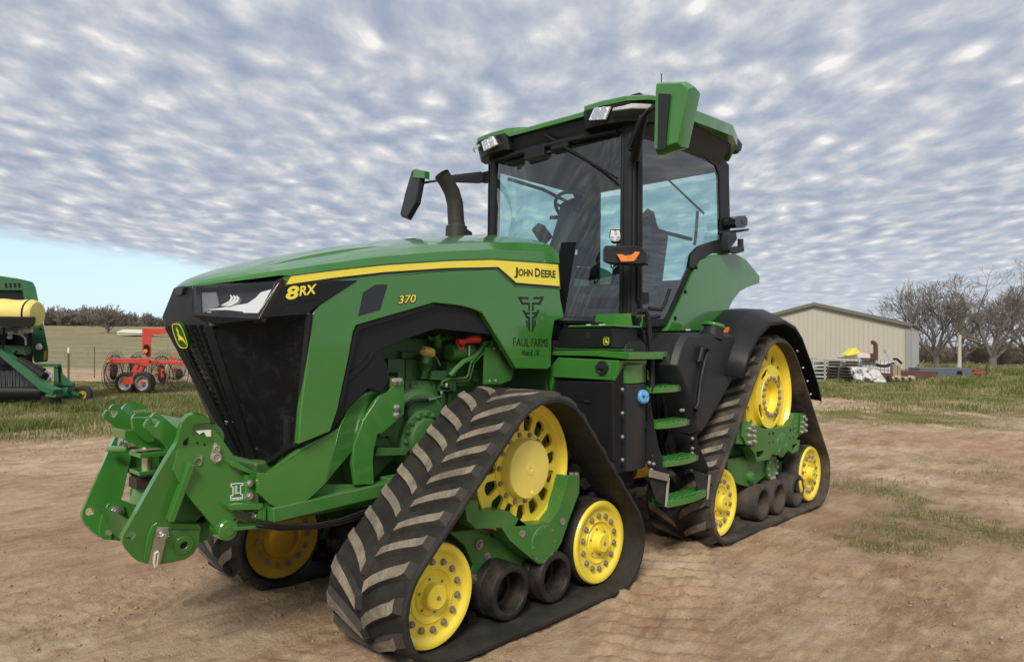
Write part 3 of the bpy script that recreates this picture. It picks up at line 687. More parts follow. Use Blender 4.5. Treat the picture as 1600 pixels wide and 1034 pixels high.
m.tube([Bq(100, 475, DB-.7), Bq(150, 480, DB-.75), Bq(185, 510, DB-.75), Bq(190, 560, DB-.7)], .02, 6); m.build('pump_fittings', galv, bl_)['kind'] = 'stuff'
m = MB(); m.bar(Bq(60, 590, DB-.4), Bq(200, 600, DB-.4), .3, .2); m.bar(Bq(20, 610, DB-.6), Bq(345, 880, DB-1.4), .16, .17); m.bar(Bq(330, 870, DB-1.4), Bq(425, 905, DB-1.5), .25, .14); bpoly(m, [(35, 570), (175, 575), (190, 640), (120, 600), (80, 640), (85, 700), (40, 620)], DB-.6, .2); m.build('drawbar', gb, bl_, bevel=.01)
m = MB(); bpoly(m, [(80, 640), (110, 605), (180, 600), (200, 690), (140, 700)], DB-.45, .3); m.build('gearbox_guard', blackd, bl_)
m = MB(); m.tube([Bq(150, 670, DB-.8), Bq(260, 740, DB-1.0), Bq(330, 790, DB-1.2)], .09, 12); m.tube([Bq(150, 660, DB-.8), Bq(330, 740, DB-1.1)], .035, 8); m.tube([Bq(180, 690, DB-.7), Bq(300, 760, DB-.8), Bq(330, 810, DB-1.0)], .05, 8); m.build('drive_shaft', hose, bl_)
m = MB()
for z in range(6): m.tube([Bq(340+z*6, 745, DB-.9), Bq(325+z*12, 790, DB-.95), Bq(350+z*5, 830, DB-1), Bq(385, 790-z*6, DB-.95), Bq(370-z*4, 745, DB-.9)], .011, 5)
m.build('hydraulic_lines', galv, bl_)['kind'] = 'stuff'
m = MB(); m.cyl(Bq(-560, 900, DB-.9), Bq(318, 900, DB-.9), .12, 20); m.build('pickup_roller', mat('dark roller', (.018, .018, .02), .4), bl_)
m = MB(); bpoly(m, [(-560, 700), (300, 700), (300, 960), (-560, 960)], DB+.1, .6); m.build('pickup_housing', blackd, bl_)
m = MB()
for i in range(60):
    u = -300+i*10; m.cyl(Bq(u, 745+rng.uniform(-10, 10), DB-.2), Bq(u+rng.uniform(-5, 5), 880, DB-.5), .014, 4)
m.build('pickup_tines', mat('tine steel', (.05, .055, .05), .5), bl_)['kind'] = 'stuff'
m = MB(); bpoly(m, [(305, 935), (400, 925), (450, 945), (462, 1012), (300, 1005)], DB-1.3, .04); m.build('rubber_flap', hose, bl_); m = MB(); m.bar(Bq(365, 925, DB-1.45), Bq(440, 930, DB-1.45), .3, .06); m.bar(Bq(395, 935, DB-1.4), Bq(400, 900, DB-1.4), .2, .2); m.build('hitch_tongue', mat('worn green', (.07, .10, .05), .7), bl_)
m = MB(); m.bar(Bq(265, 707, DB-.5), Bq(440, 707, DB-.5), .1, .07); bpoly(m, [(425, 705), (450, 700), (462, 770), (530, 835), (530, 870), (430, 870)], DB-.4, .12); m.bar(Bq(425, 850, DB-.6), Bq(545, 845, DB-.6), .1, .07); bpoly(m, [(395, 720), (425, 720), (425, 900), (395, 900)], DB-.5, .1); m.cyl(Bq(425, 895, DB-.45), Bq(528, 895, DB-.45), .19, 20); m.bar(Bq(500, 900, DB-.4), Bq(590, 925, DB-.55), .08, .08); m.build('side_frame', gb, bl_, bevel=.01)
wc = Bq(597, 920, DB-.5); wa = RH*-.05+BX*1.0
gw = MB(); wa /= np.linalg.norm(wa); gw.lathe(wc-wa*.08, wa, [(-.07, .12), (-.08, .17), (-.05, .215), (.05, .215), (.08, .17), (.07, .12)], 24, cap=False); w_ = gw.build('gauge_wheel', mat('tyre rubber', (.022, .022, .022), .8, dust=.3, dustcol=(.09, .08, .06)), bl_)
m = MB(); m.lathe(wc-wa*.08, wa, [(-.03, .12), (.04, .12), (.02, .06), (.06, .04), (.06, 0)], 16); m.build('wheel_rim', yellowd, w_)
m = MB(); m.lathe(Bq(287, 572, DB-.03), BX, [(0, .085), (.03, .07), (.04, 0)], 16); m.build('round_lamp', whitep, bl_); m = MB(); bpoly(m, [(323, 602), (344, 600), (340, 668), (320, 670)], DB-.02, .03); m.build('reflector', mat('amber reflector', (.62, .36, .03), .3), bl_)
m = MB(); bpoly(m, [(283, 435), (306, 433), (308, 447), (286, 449)], DB-.02, .03); bpoly(m, [(300, 552), (318, 550), (320, 562), (302, 564)], DB-.02, .03); m.build('panel_catch', blackd, bl_); m = MB(); bpoly(m, [(281, 365), (294, 355), (298, 380), (282, 382)], DB-.02, .02); m.build('white_decal', whitep, bl_)

# hay rake
kr = 6.461; DR = 22.0
def Rq(a, b, d=DR): return farpx(60+a/kr, 470+b/kr, d)
RE = ray(205, 535)*np.array([1, 1, 0]); RE /= np.linalg.norm(RE)
def rpoly(mb, pts, d, dep): return mb.prism([Rq(a, b, d) for a, b in pts], RE*dep)
rk = thing('hay_rake', 'red wheel hay rake on twin black tyres standing by the fence', 'hay rake', tuple(Rq(1000, 930)))
redp_ = mat('rake red', (.56, .060, .042), .42, dust=.2, dustcol=(.45, .25, .18), dscale=3)
m = MB(); rpoly(m, [(682, 580), (1030, 582), (1030, 632), (682, 632)], DR, .2); rpoly(m, [(1118, 595), (1620, 610), (1620, 655), (1118, 632)], DR, .2); m.build('tool_bar', redp_, rk, bevel=.02)
m = MB(); rpoly(m, [(1030, 575), (1112, 572), (1120, 590), (1120, 640), (1105, 662), (1030, 655)], DR-.1, .4); m.build('center_block', redp_, rk, bevel=.02)
m = MB(); rpoly(m, [(1048, 280), (1062, 274), (1420, 276), (1420, 336), (1180, 334), (1152, 345), (1140, 375), (1138, 570), (1095, 572), (1088, 545), (1048, 500)], DR+.1, .35); m.build('arch_frame', redp_, rk, bevel=.02)
m = MB(); rpoly(m, [(1062, 455), (1075, 442), (1108, 440), (1110, 535), (1062, 535)], DR, .12); tl = m.build('tail_lamp', blackd, rk); m = MB(); m.lathe(Rq(1082, 508, DR-.01), BX, [(0, .07), (.02, .065), (.03, 0)], 16); m.build('lamp_lens', amber, tl)
m = MB(); rpoly(m, [(684, 597), (742, 597), (742, 618), (684, 618)], DR-.01, .02); m.build('reflector', mat('orange reflector', (.80, .42, .03), .3), rk)
m = MB(); m.bar(Rq(1000, 655), Rq(960, 720), .12, .12); m.bar(Rq(1065, 650), Rq(1025, 725), .12, .12); rpoly(m, [(850, 790), (870, 775), (955, 765), (960, 835), (850, 850)], DR-.5, .12); m.bar(Rq(1000, 690), Rq(960, 800), .1, .1); m.build('axle_bracket', redp_, rk, bevel=.01)
wax = RH*-.10+BX*1.0; wax /= np.linalg.norm(wax)
for a_, b_, dd_, r_2, l in ((893, 828, DR+.25, .345, 0), (1062, 828, DR-.1, .36, 1)):
    c = Rq(a_, b_, dd_); m = MB(); m.lathe(c, wax, [(-.10, r_2*.62), (-.12, r_2*.8), (-.09, r_2*.97), (-.04, r_2), (.04, r_2), (.09, r_2*.97), (.12, r_2*.8), (.10, r_2*.62)], 36, cap=False); w_ = m.build('rake_wheel', mat('tyre rubber', (0, 0, 0)), rk)
    m = MB(); m.lathe(c, wax, [(.02, r_2*.62), (.10, r_2*.62), (.09, r_2*.56), (.0, r_2*.5), (.0, r_2*.22), (.06, r_2*.16), (.06, 0)], 28, cap=False); m.build('wheel_rim', mat('grey rim', (.42, .41, .40), .45, metal=.3), w_)
    m = MB(); m.lathe(c, wax, [(.02, .07), (.09, .06), (.09, 0)], 14); m.build('wheel_hub', redp_, w_)
def tine_wheel(a_, b_, d, r_2, axis, col_=None):
    axis = np.array(axis, float); axis /= np.linalg.norm(axis); c = Rq(a_, b_, d); e1 = np.cross(axis, BZ); e1 /= np.linalg.norm(e1); e2 = np.cross(axis, e1)
    m = MB(); m.tube([c+r_2*.78*(math.cos(t)*e1+math.sin(t)*e2) for t in np.linspace(0, 2*math.pi, 33)], .014, 6, cap=False); m.tube([c+r_2*.25*(math.cos(t)*e1+math.sin(t)*e2) for t in np.linspace(0, 2*math.pi, 17)], .02, 6, cap=False); o = m.build('rake_ring', mat('rake steel', (.045, .04, .036), .5), rk)
    m = MB()
    for i in range(40):
        t = 2*math.pi*i/40; p0_ = c+r_2*.25*(math.cos(t)*e1+math.sin(t)*e2); p1_ = c+r_2*.95*(math.cos(t+.10)*e1+math.sin(t+.10)*e2); p2_ = c+r_2*1.08*(math.cos(t+.26)*e1+math.sin(t+.26)*e2)+axis*.03; m.tube([p0_, p1_, p2_], .007, 4, cap=False)
    m.build('tines', mat('rake steel', (0, 0, 0)), o)['kind'] = 'stuff'
    m = MB(); m.lathe(c-axis*.05, axis, [(0, r_2*.2), (.05, r_2*.22), (.1, r_2*.12), (.1, 0)], 14); m.build('tine_hub', rust, o)
for a_, b_, d, r_2, ax_ in ((757, 745, DR+.1, .58, (RH*.95+BX*.06)), (940, 735, DR+1.2, .56, (RH*.98-BX*.25)), (1250, 770, DR+.2, .62, (RH*.92+BX*.25)), (1010, 700, DR+2.4, .62, (RH*.95+BX*.06)), (770, 690, DR+2.6, .62, (RH*.95+BX*.06)), (1240, 700, DR+2.2, .62, (RH*.92+BX*.2)), (1420, 740, DR+1, .6, (RH*.92+BX*.2))): tine_wheel(a_, b_, d, r_2, ax_)
m = MB()
for a_, b_, a2, b2 in ((735, 640, 760, 745), (720, 700, 750, 680), (965, 650, 1000, 700), (1220, 650, 1250, 770), (1180, 760, 1260, 690), (1330, 560, 1380, 590)): m.bar(Rq(a_, b_, DR+.15), Rq(a2, b2, DR+.15), .08, .08)
m.build('rake_arms', redp_, rk)
wax = RH*.4+BX*.9; wax /= np.linalg.norm(wax); m = MB(); c = Rq(1385, 695, DR+2); m.lathe(c, wax, [(-.05, .20), (-.06, .28), (0, .335), (.06, .28), (.05, .2)], 24); w_ = m.build('rear_wheel', mat('pale tyre', (.48, .42, .28), .7), rk); m = MB(); m.lathe(c, wax, [(-.02, .21), (.0, .2), (.01, .1), (.06, .07), (.06, 0)], 18); m.build('wheel_hub', redp_, w_)

# wire fence: near run with one strong post, far posts behind
fc = thing('wire_fence', 'wire stock fence with a brown steel post running behind the hay rake', 'fence', tuple(farpx(108, 597, 27.6)))
wirem = mat('fence wire', (.40, .39, .35), .6, metal=.2)
for i, v in enumerate((541, 548.5, 556.5, 563.5, 570.5, 577, 584, 591.5)):
    m = MB(); m.tube([farpx(u, v+(u-160)*.012+.5*math.sin(u*.05+i), 27.6) for u in (-60, 0, 60, 108, 160, 220, 300, 380)], .010, 4); m.build('wire', wirem, fc)
m = MB()
for u in np.arange(-60, 330, 5.2): m.tube([farpx(u, 541, 27.65), farpx(u, 592, 27.65)], .003, 3)
m.build('wire_stays', wirem, fc)['kind'] = 'stuff'
m = MB(); m.cyl(farpx(107, 600, 27.55), farpx(107, 551, 27.55), .036, 8); p_ = m.build('post', mat('post rust', (.16, .085, .055), .8), fc); m = MB(); m.cyl(farpx(107, 551.5, 27.55), farpx(107, 543, 27.55), .037, 8); m.build('white_tip', whitep, p_)
for u, v0, v1 in ((147.5, 541, 590), (-30, 543, 600)):
    m = MB(); m.cyl(farpx(u, v1, 27.6), farpx(u, v0, 27.6), .018, 6); m.build('post', mat('post rust', (0, 0, 0)), fc)
m = MB(); m.tube([farpx(u, v, 26.9) for u, v in ((189, 600), (189, 550), (192, 545), (198, 543.5), (300, 545), (380, 547))], .012, 6); g_ = m.build('gate_tube', wirem, fc)
for v in (556, 566, 577, 589): m = MB(); m.tube([farpx(189, v, 26.9), farpx(380, v+3, 26.9)], .012, 5); m.build('gate_rail', wirem, g_)
for i, (u, v0, v1, d, l) in enumerate(((101, 550, 562, 60, 'short pale stake in the field left of the steel fence post'), (137.5, 551, 560, 62, 'short pale stake in the field right of the steel fence post'), (262, 539, 552, 55, 'pale stake in the field right of the red arch of the rake'))):
    m = MB(); m.cyl(farpx(u, v1, d), farpx(u, v0, d), .035, 6); simple('field_stake', l, 'stake', m, wood)
m = MB(); m.cyl(farpx(67.5, 517, 95), farpx(67.5, 474, 95), .075, 8); simple('white_pole', 'tall thin white pole standing in the field behind the green baler', 'pole', m, whitep)
o = thing('white_building', 'long low white building far off below the wooded ridge', 'building', tuple(ground_at(215, 108))); m = MB(); fpoly(m, [(183, 519), (262, 522), (262, 525), (183, 522.5)], 108, 8); m.build('white_wall', mat('far white', (.62, .60, .54), .7), o); m = MB(); fpoly(m, [(182, 518.5), (192, 514.5), (212, 514.5), (262, 519), (262, 522.5), (183, 519.5)], 107.8, 8); m.build('white_roof', mat('far white roof', (.70, .70, .67), .5), o)

# ---- bare trees
def branch_tree(seed, height, spread, levels, nlimb, trunk_r, twig=1.0, lo=.12, minr=.011):
    rg = random.Random(seed); segs = []
    def grow(p, dirv, length, r, lev):
        n_ = 3 if lev < 3 else 2; q = np.array(p)
        for i in range(n_):
            d2 = dirv+np.array([rg.gauss(0, .16), rg.gauss(0, .16), rg.gauss(.03, .10)]); d2 /= np.linalg.norm(d2); q2 = q+d2*length/n_; r2 = max(r*(1-.22*(i+1)/n_), minr); segs.append((q, q2, max(r*(1-.22*i/n_), minr), r2)); q = q2; dirv = d2
            if lev < levels and (lev > 0 or i > 0) and i < n_-1 and rg.random() < .85*twig: side_branch(q, dirv, length*.62, r2*.55, lev+1)
        if lev < levels:
            for _ in range(2 if rg.random() < .8 else 3): side_branch(q, dirv, length*rg.uniform(.62, .82), r2*rg.uniform(.6, .78), lev+1, .5)
    def side_branch(q, dirv, L, r, lev, k=.75):
        v = np.array([rg.gauss(0, 1), rg.gauss(0, 1), rg.gauss(0, .7)]); v -= dirv*(v @ dirv); v /= np.linalg.norm(v)+1e-9
        d2 = dirv*(1-.25*k)+v*k*spread+np.array([0, 0, .08]); d2 /= np.linalg.norm(d2); grow(q, d2, L, r, lev)
    base = np.array([0, 0, -.1]); top = np.array([rg.uniform(-.1, .1), rg.uniform(-.1, .1), height*lo]); segs.append((base, top, trunk_r*1.25, trunk_r))
    for i in range(nlimb):
        a = 2*math.pi*i/nlimb+rg.uniform(-.4, .4); t = rg.uniform(.25, .95)*spread; d2 = np.array([math.cos(a)*t, math.sin(a)*t, 1.0 if i else 1.6]); d2 /= np.linalg.norm(d2)
        grow(top-np.array([0, 0, rg.uniform(0, height*lo*.4)]), d2, height*rg.uniform(.28, .36), trunk_r*rg.uniform(.45, .62), 1)
    return segs
def seg_mesh(segs, k=3):
    P0 = np.array([s[0] for s in segs]); P1 = np.array([s[1] for s in segs]); R0 = np.array([s[2] for s in segs]); R1 = np.array([s[3] for s in segs])
    t = P1-P0; t /= np.linalg.norm(t, axis=1)[:, None]+1e-9; a = np.cross(t, np.array([.3, .5, .81])); a /= np.linalg.norm(a, axis=1)[:, None]+1e-9; b = np.cross(t, a); V = []
    for P, r in ((P0, R0), (P1, R1)):
        for i in range(k): th = 2*math.pi*i/k; V.append(P+r[:, None]*(a*math.cos(th)+b*math.sin(th)))
    V = np.stack(V, 1); F = np.array([[i, (i+1) % k, k+(i+1) % k, k+i] for i in range(k)])[None]+2*k*np.arange(len(segs))[:, None, None]
    return V.reshape(-1, 3), F.reshape(-1, 4)
bark = mat('grey bark', (.15, .132, .115), .9, var=.35, vscale=2.5); barkd = mat('brown twigs', (.215, .185, .160), .9, var=.3, vscale=1.5)
def bare_tree(name, label, u, d, h, seed, group=None, **kw):
    g = ground_at(u, d); t = thing(name, label, 'tree', tuple(g), group); sg = branch_tree(seed, h, **kw)
    big = [s for s in sg if s[2] > .045]; sm = [s for s in sg if s[2] <= .045]
    for nm_, ss, k in (('trunk', big, 6), ('crown', sm, 3)):
        if not ss: continue
        V, F = seg_mesh(ss, k); o = np_mesh(nm_, V+g, F, bark if nm_ == 'trunk' else barkd); adopt(o, t)
    return t
kw7 = dict(levels=7, twig=.62, minr=.013)
bare_tree('bare_tree', 'bare vase-shaped oak rising behind the right corner of the shed', 1464, 76, 8.4, 4, spread=.80, nlimb=7, trunk_r=.30, **kw7)
bare_tree('bare_tree', 'smaller bare tree between the two big bare oaks, behind the utility pole', 1500, 84, 7.6, 11, spread=1.0, nlimb=6, trunk_r=.22, **kw7)
bare_tree('bare_tree', 'largest bare oak with a thick trunk near the right edge', 1550, 72, 8.6, 21, spread=1.05, nlimb=8, trunk_r=.36, **kw7)
bare_tree('bare_tree', 'bare tree partly cut off by the right edge', 1612, 78, 8.2, 35, spread=1.0, nlimb=7, trunk_r=.26, **kw7)
bare_tree('bare_bush', 'rounded leafless bush standing alone in the left field', 168, 120, 5.0, 5, spread=1.0, levels=5, nlimb=9, trunk_r=.14, lo=.05, minr=.03)
# wooded ridge and thickets, too far off to count
def wood_mass(name, us, ds, hs, m_, minr=.05, levels=4):
    Vs, Fs, o_ = [], [], 0; protos = [seg_mesh(branch_tree(100+i, 1.0, .95, levels, 8, .022, lo=.04, minr=minr/6.0), 3) for i in range(7)]
    for i, (u, d, h) in enumerate(zip(us, ds, hs)):
        V, F = protos[i % 7]; g = ground_at(u, d); th = rng.uniform(0, 6.28); c, s = math.cos(th), math.sin(th); w = rng.uniform(.8, 1.25)
        V2 = np.stack([(V[:, 0]*c-V[:, 1]*s)*h*w, (V[:, 0]*s+V[:, 1]*c)*h*w, V[:, 2]*h*1.1-.12*h], -1)+g; Vs.append(V2); Fs.append(F+o_); o_ += len(V2)
    o = np_mesh(name, np.concatenate(Vs), np.concatenate(Fs), m_); o['kind'] = 'stuff'
nT = 230; us = np.concatenate([np.linspace(-260, 300, 180), np.linspace(310, 1150, 50)])+rng.uniform(-4, 4, nT); hh = np.interp(us, [-260, 60, 120, 175, 215, 260, 500], [5, 5.4, 6.6, 5.6, 4.2, 3.6, 4])*rng.uniform(.55, 1.1, nT)
wood_mass('ridge_woods', us, rng.uniform(184, 215, nT), hh, mat('far brush', (.235, .21, .185), .95, var=.35, vscale=.15), minr=.05, levels=5)
nT = 70; us = rng.uniform(1385, 1680, nT); wood_mass('brush_thicket', us, rng.uniform(84, 120, nT), rng.uniform(1.8, 3.8, nT), mat('brown thicket', (.20, .165, .125), .95, var=.35, vscale=.3), minr=.045)
"""end"""
# ================================================================ tractor
T = thing('tractor', 'large green four-track farm tractor with yellow wheels, black grille and front hitch', 'tractor', (-1.2, 0, 0))
YAX = np.array([0.0, 1.0, 0.0])

class Loop:
    """closed belt line round a front idler, a drive wheel and a rear idler"""
    def __init__(s, fi, dr, ri):
        C = [np.array(fi[:2]), np.array(dr[:2]), np.array(ri[:2])]; rad = [fi[2], dr[2], ri[2]]
        ang = []
        for i in range(3):
            j = (i+1) % 3; D = C[j]-C[i]; L = np.linalg.norm(D); u = D/L; k = (rad[i]-rad[j])/L
            perp = np.array([u[1], -u[0]]); n = k*u+math.sqrt(1-k*k)*perp
            ang.append(math.atan2(n[1], n[0]))
        s.seg = []; tot = 0
        for i in range(3):
            a0 = ang[i-1]; a1 = ang[i]
            while a1 < a0: a1 += 2*math.pi
            s.seg.append(('arc', C[i], rad[i], a0, a1, tot)); tot += rad[i]*(a1-a0)
            j = (i+1) % 3; n = np.array([math.cos(ang[i]), math.sin(ang[i])])
            p0 = C[i]+n*rad[i]; p1 = C[j]+n*rad[j]
            s.seg.append(('line', p0, p1, n, None, tot)); tot += np.linalg.norm(p1-p0)
        s.L = tot
    def at(s, t):
        t = t % s.L
        for k in range(5, -1, -1):
            g = s.seg[k]
            if t >= g[5]-1e-9: break
        d = t-g[5]
        if g[0] == 'arc':
            a = g[3]+d/g[2]; n = np.array([math.cos(a), math.sin(a)]); return g[1]+n*g[2], n
        u = (g[2]-g[1]); u /= np.linalg.norm(u); return g[1]+u*d, g[3]
    def p(s, t, off, y):
        q, n = s.at(t); q = q+n*off; return (q[0], y, q[1])

def make_idler(par, x, z, yb, side, ymat=yellow, tyre=rubber, r=0.28):
    """road wheel: rubber tyre, pressed yellow disc, hub and bolts; yb = plane of the bolts"""
    ax = YAX*side; c = np.array([x, yb*side, z])
    w = MB(); w.lathe(c, ax, [(-0.17, 0.2), (-0.17, r-0.012), (-0.155, r), (-0.022, r), (-0.005, r-0.012), (-0.030, 0.23), (-0.05, 0.0)], 56)
    w.lathe(c, ax, [(-0.42, 0.0), (-0.43, 0.23), (-0.46, r-0.012), (-0.445, r), (-0.31, r), (-0.295, r-0.012), (-0.295, 0.10)], 40)
    tyre_o = w.build('road_wheel', tyre, par)
    d = MB(); d.lathe(c, ax, [(-0.02, r-0.012), (0.000, r-0.012), (0.012, r-0.020), (0.014, r-0.036), (0.006, r-0.056), (-0.006, r-0.066), (-0.010, 0.205), (-0.008, 0.142), (-0.003, 0.139),
                              (-0.003, 0.134), (-0.014, 0.128), (-0.020, 0.105), (-0.010, 0.098), (-0.008, 0.075), (-0.004, 0.070), (0.034, 0.064), (0.042, 0.055), (0.042, 0)], 64)
    d.build('wheel_disc', ymat, tyre_o)
    d = MB(); d.lathe(c-ax*0.445, -ax, [(-0.02, r-0.014), (0.0, r-0.014), (0.010, r-0.024), (0.010, r-0.040), (-0.006, r-0.066), (-0.006, 0.14), (-0.016, 0.128), (-0.016, 0.085), (0.03, 0.075), (0.035, 0.06), (0.035, 0)], 48)
    for k in range(14):
        a = 2*math.pi*k/14; d.cur = 1; d.lathe(c-ax*0.4545+[0.175*math.cos(a), 0, 0.175*math.sin(a)], -ax, [(0, 0.021), (0.004, 0.020), (0.004, 0)], 10)
    d.build('inner_wheel_disc', [yellowd, bolt], tyre_o)
    b = MB()
    for k in range(14):
        a = 2*math.pi*(k+0.45)/14; hexbolt(b, c+[0.1719*math.cos(a), -0.009*side, 0.1719*math.sin(a)], ax, 0.0145, 0.019)
    for k in range(6):
        a = 2*math.pi*(k+0.3)/6; hexbolt(b, c+[0.088*math.cos(a), -0.012*side, 0.088*math.sin(a)], ax, 0.006, 0.010)
    hexbolt(b, c+[0, 0.041*side, 0], ax, 0.009, 0.010)
    b.build('wheel_bolts', bolt, tyre_o)['kind'] = 'stuff'

def make_roller(par, x, z, y, r, side, m, wid=0.25):
    ax = YAX*side; c = np.array([x, y*side, z]); w = MB()
    for o in (0, -0.34):
        w.lathe(c+ax*o, ax, [(-wid, r*0.6), (-wid, r-0.012), (-wid+0.012, r), (-wid*0.42, r), (-wid*0.40, r-0.004), (-0.030, r-0.002), (-0.008, r-0.012), (0, r-0.032), (-0.004, r-0.046), (-0.012, r-0.050), (-wid*0.45, r-0.056), (-wid*0.47, r-0.075), (-wid*0.6, r-0.075), (-wid*0.62, 0.04), (-wid*0.5, 0.035), (-wid*0.5, 0.0)], 40)
    w.build('mid_roller', m, par, sharp=40)

def slot_disc(c, axis, r_out, r_in, nslot, a0, a1, hw, th, mb, ph=0.0, taper=1.0):
    """disc with radial slots: a0..a1 radii, hw half width (angle*radius kept roughly straight)"""
    c = np.array(c, float); axis = np.array(axis, float)
    ex = np.array([1.0, 0, 0]); ez = np.array([0, 0, 1.0])
    P = lambda r, a: c+r*(math.cos(a)*ex+math.sin(a)*ez)
    outer = [P(r_out, 2*math.pi*k/72) for k in range(72)]; holes = []
    if r_in > 0: holes.append([P(r_in, 2*math.pi*k/48) for k in range(48)])
    for k in range(nslot):
        a = ph+2*math.pi*k/nslot; er = math.cos(a)*ex+math.sin(a)*ez; et = -math.sin(a)*ex+math.cos(a)*ez
        hi, ho = hw*taper, hw; L = []
        for (rr, w_) in ((a0+hi*0.5, hi), (a1-ho*0.55, ho)):
            pass
        L += [c+er*(a0+0.0)+et*(-hi*0.5), c+er*(a0+hi*0.4)+et*(-hi), c+er*(a1-ho*0.7)+et*(-ho), c+er*(a1-ho*0.2)+et*(-ho*0.75), c+er*a1+et*(-ho*0.3),
              c+er*a1+et*(ho*0.3), c+er*(a1-ho*0.2)+et*(ho*0.75), c+er*(a1-ho*0.7)+et*ho, c+er*(a0+hi*0.4)+et*hi, c+er*(a0+0.0)+et*(hi*0.5)]
        holes.append(L)
    mb.prism(outer, -axis*th, holes)

def make_track(par, fi, dr, ri, y0, y1, side, single, bm, t=0.030, lugh=0.035):
    """rubber belt with its chevron lugs; fi/dr/ri = (x, z, inner radius)"""
    lp = Loop(fi, dr, ri); n = 132; m = MB(); secs = []
    prof = [(y0, 0), (y0+0.01, -0.004), (y1-0.01, -0.004), (y1, 0), (y1, t*0.55), (y1-0.012, t), (y0+0.012, t), (y0, t*0.55)]
    for i in range(n+1):
        secs.append([lp.p(lp.L*i/n, o, yy*side) for yy, o in prof])
    m.loft(secs, cap=False, closed=True)
    belt = m.build('track_belt', bm, par, flip=(side > 0), sharp=40)
    yc = (y0+y1)/2; cnt = round(lp.L/0.148); pitch = lp.L/cnt
    gl = MB()                                                     # drive lugs on the inner face
    for i in range(cnt):
        s0 = pitch*(i+0.3); pts = []
        lo = [lp.p(s0+ds, -0.003, (yc+dy)*side) for ds in (-0.04, 0.04) for dy in (-0.045, 0.045)]
        hi = [lp.p(s0+ds, -0.060, (yc+dy)*side) for ds in (-0.02, 0.02) for dy in (-0.03, 0.03)]
        gl.add(lo+hi, [(4, 5, 7, 6), (0, 4, 6, 2), (1, 3, 7, 5), (0, 1, 5, 4), (2, 6, 7, 3)])
    tag(gl.build('guide_lugs', bm, belt), kind='stuff')
    allm = MB()
    for i in range(cnt):
        for row in (1, -1):
            mm = MB() if single else allm
            s0 = pitch*(i+(0.5 if row > 0 else 0.0)); K = 5; vs = []
            yi, yo = (yc+0.012, y1-0.018) if row > 0 else (yc-0.012, y0+0.018)
            for k in range(K+1):
                f = k/K; yy = yi+(yo-yi)*f; sc = s0+0.128*f+0.012*math.sin(math.pi*f)
                wt, wb = 0.024+0.002*f, 0.036+0.002*f; e = 0.030 if k == K else (0.012 if k == 0 else 0.0)
                yt = yy-(e if yo > yi else -e)*(1 if k == K else -1)
                h = lugh
                for ds, off, y_ in ((-wb, t-0.002, yy), (-wt, t+h, yt), (wt, t+h, yt), (wb, t-0.002, yy)):
                    vs.append(lp.p(sc+ds*1.0, off, y_*side))
            fs = []; fm = []
            for k in range(K):
                a = 4*k
                for j in range(3):
                    fs.append((a+j, a+j+1, a+4+j+1, a+4+j)); fm.append(1 if j == 1 else 0)
            fs += [(3, 2, 1, 0), (4*K, 4*K+1, 4*K+2, 4*K+3)]; fm += [0, 0]
            if (row*side) > 0: fs = [tuple(reversed(f)) for f in fs]
            o = len(mm.mi); mm.add(vs, fs); mm.mi[o:] = fm
            if single: mm.build('lug', [lugm, lugtop], belt, sharp=50)
    if not single: tag(allm.build('lugs', [lugm, lugtop], belt, sharp=50), kind='stuff')
    return belt, lp

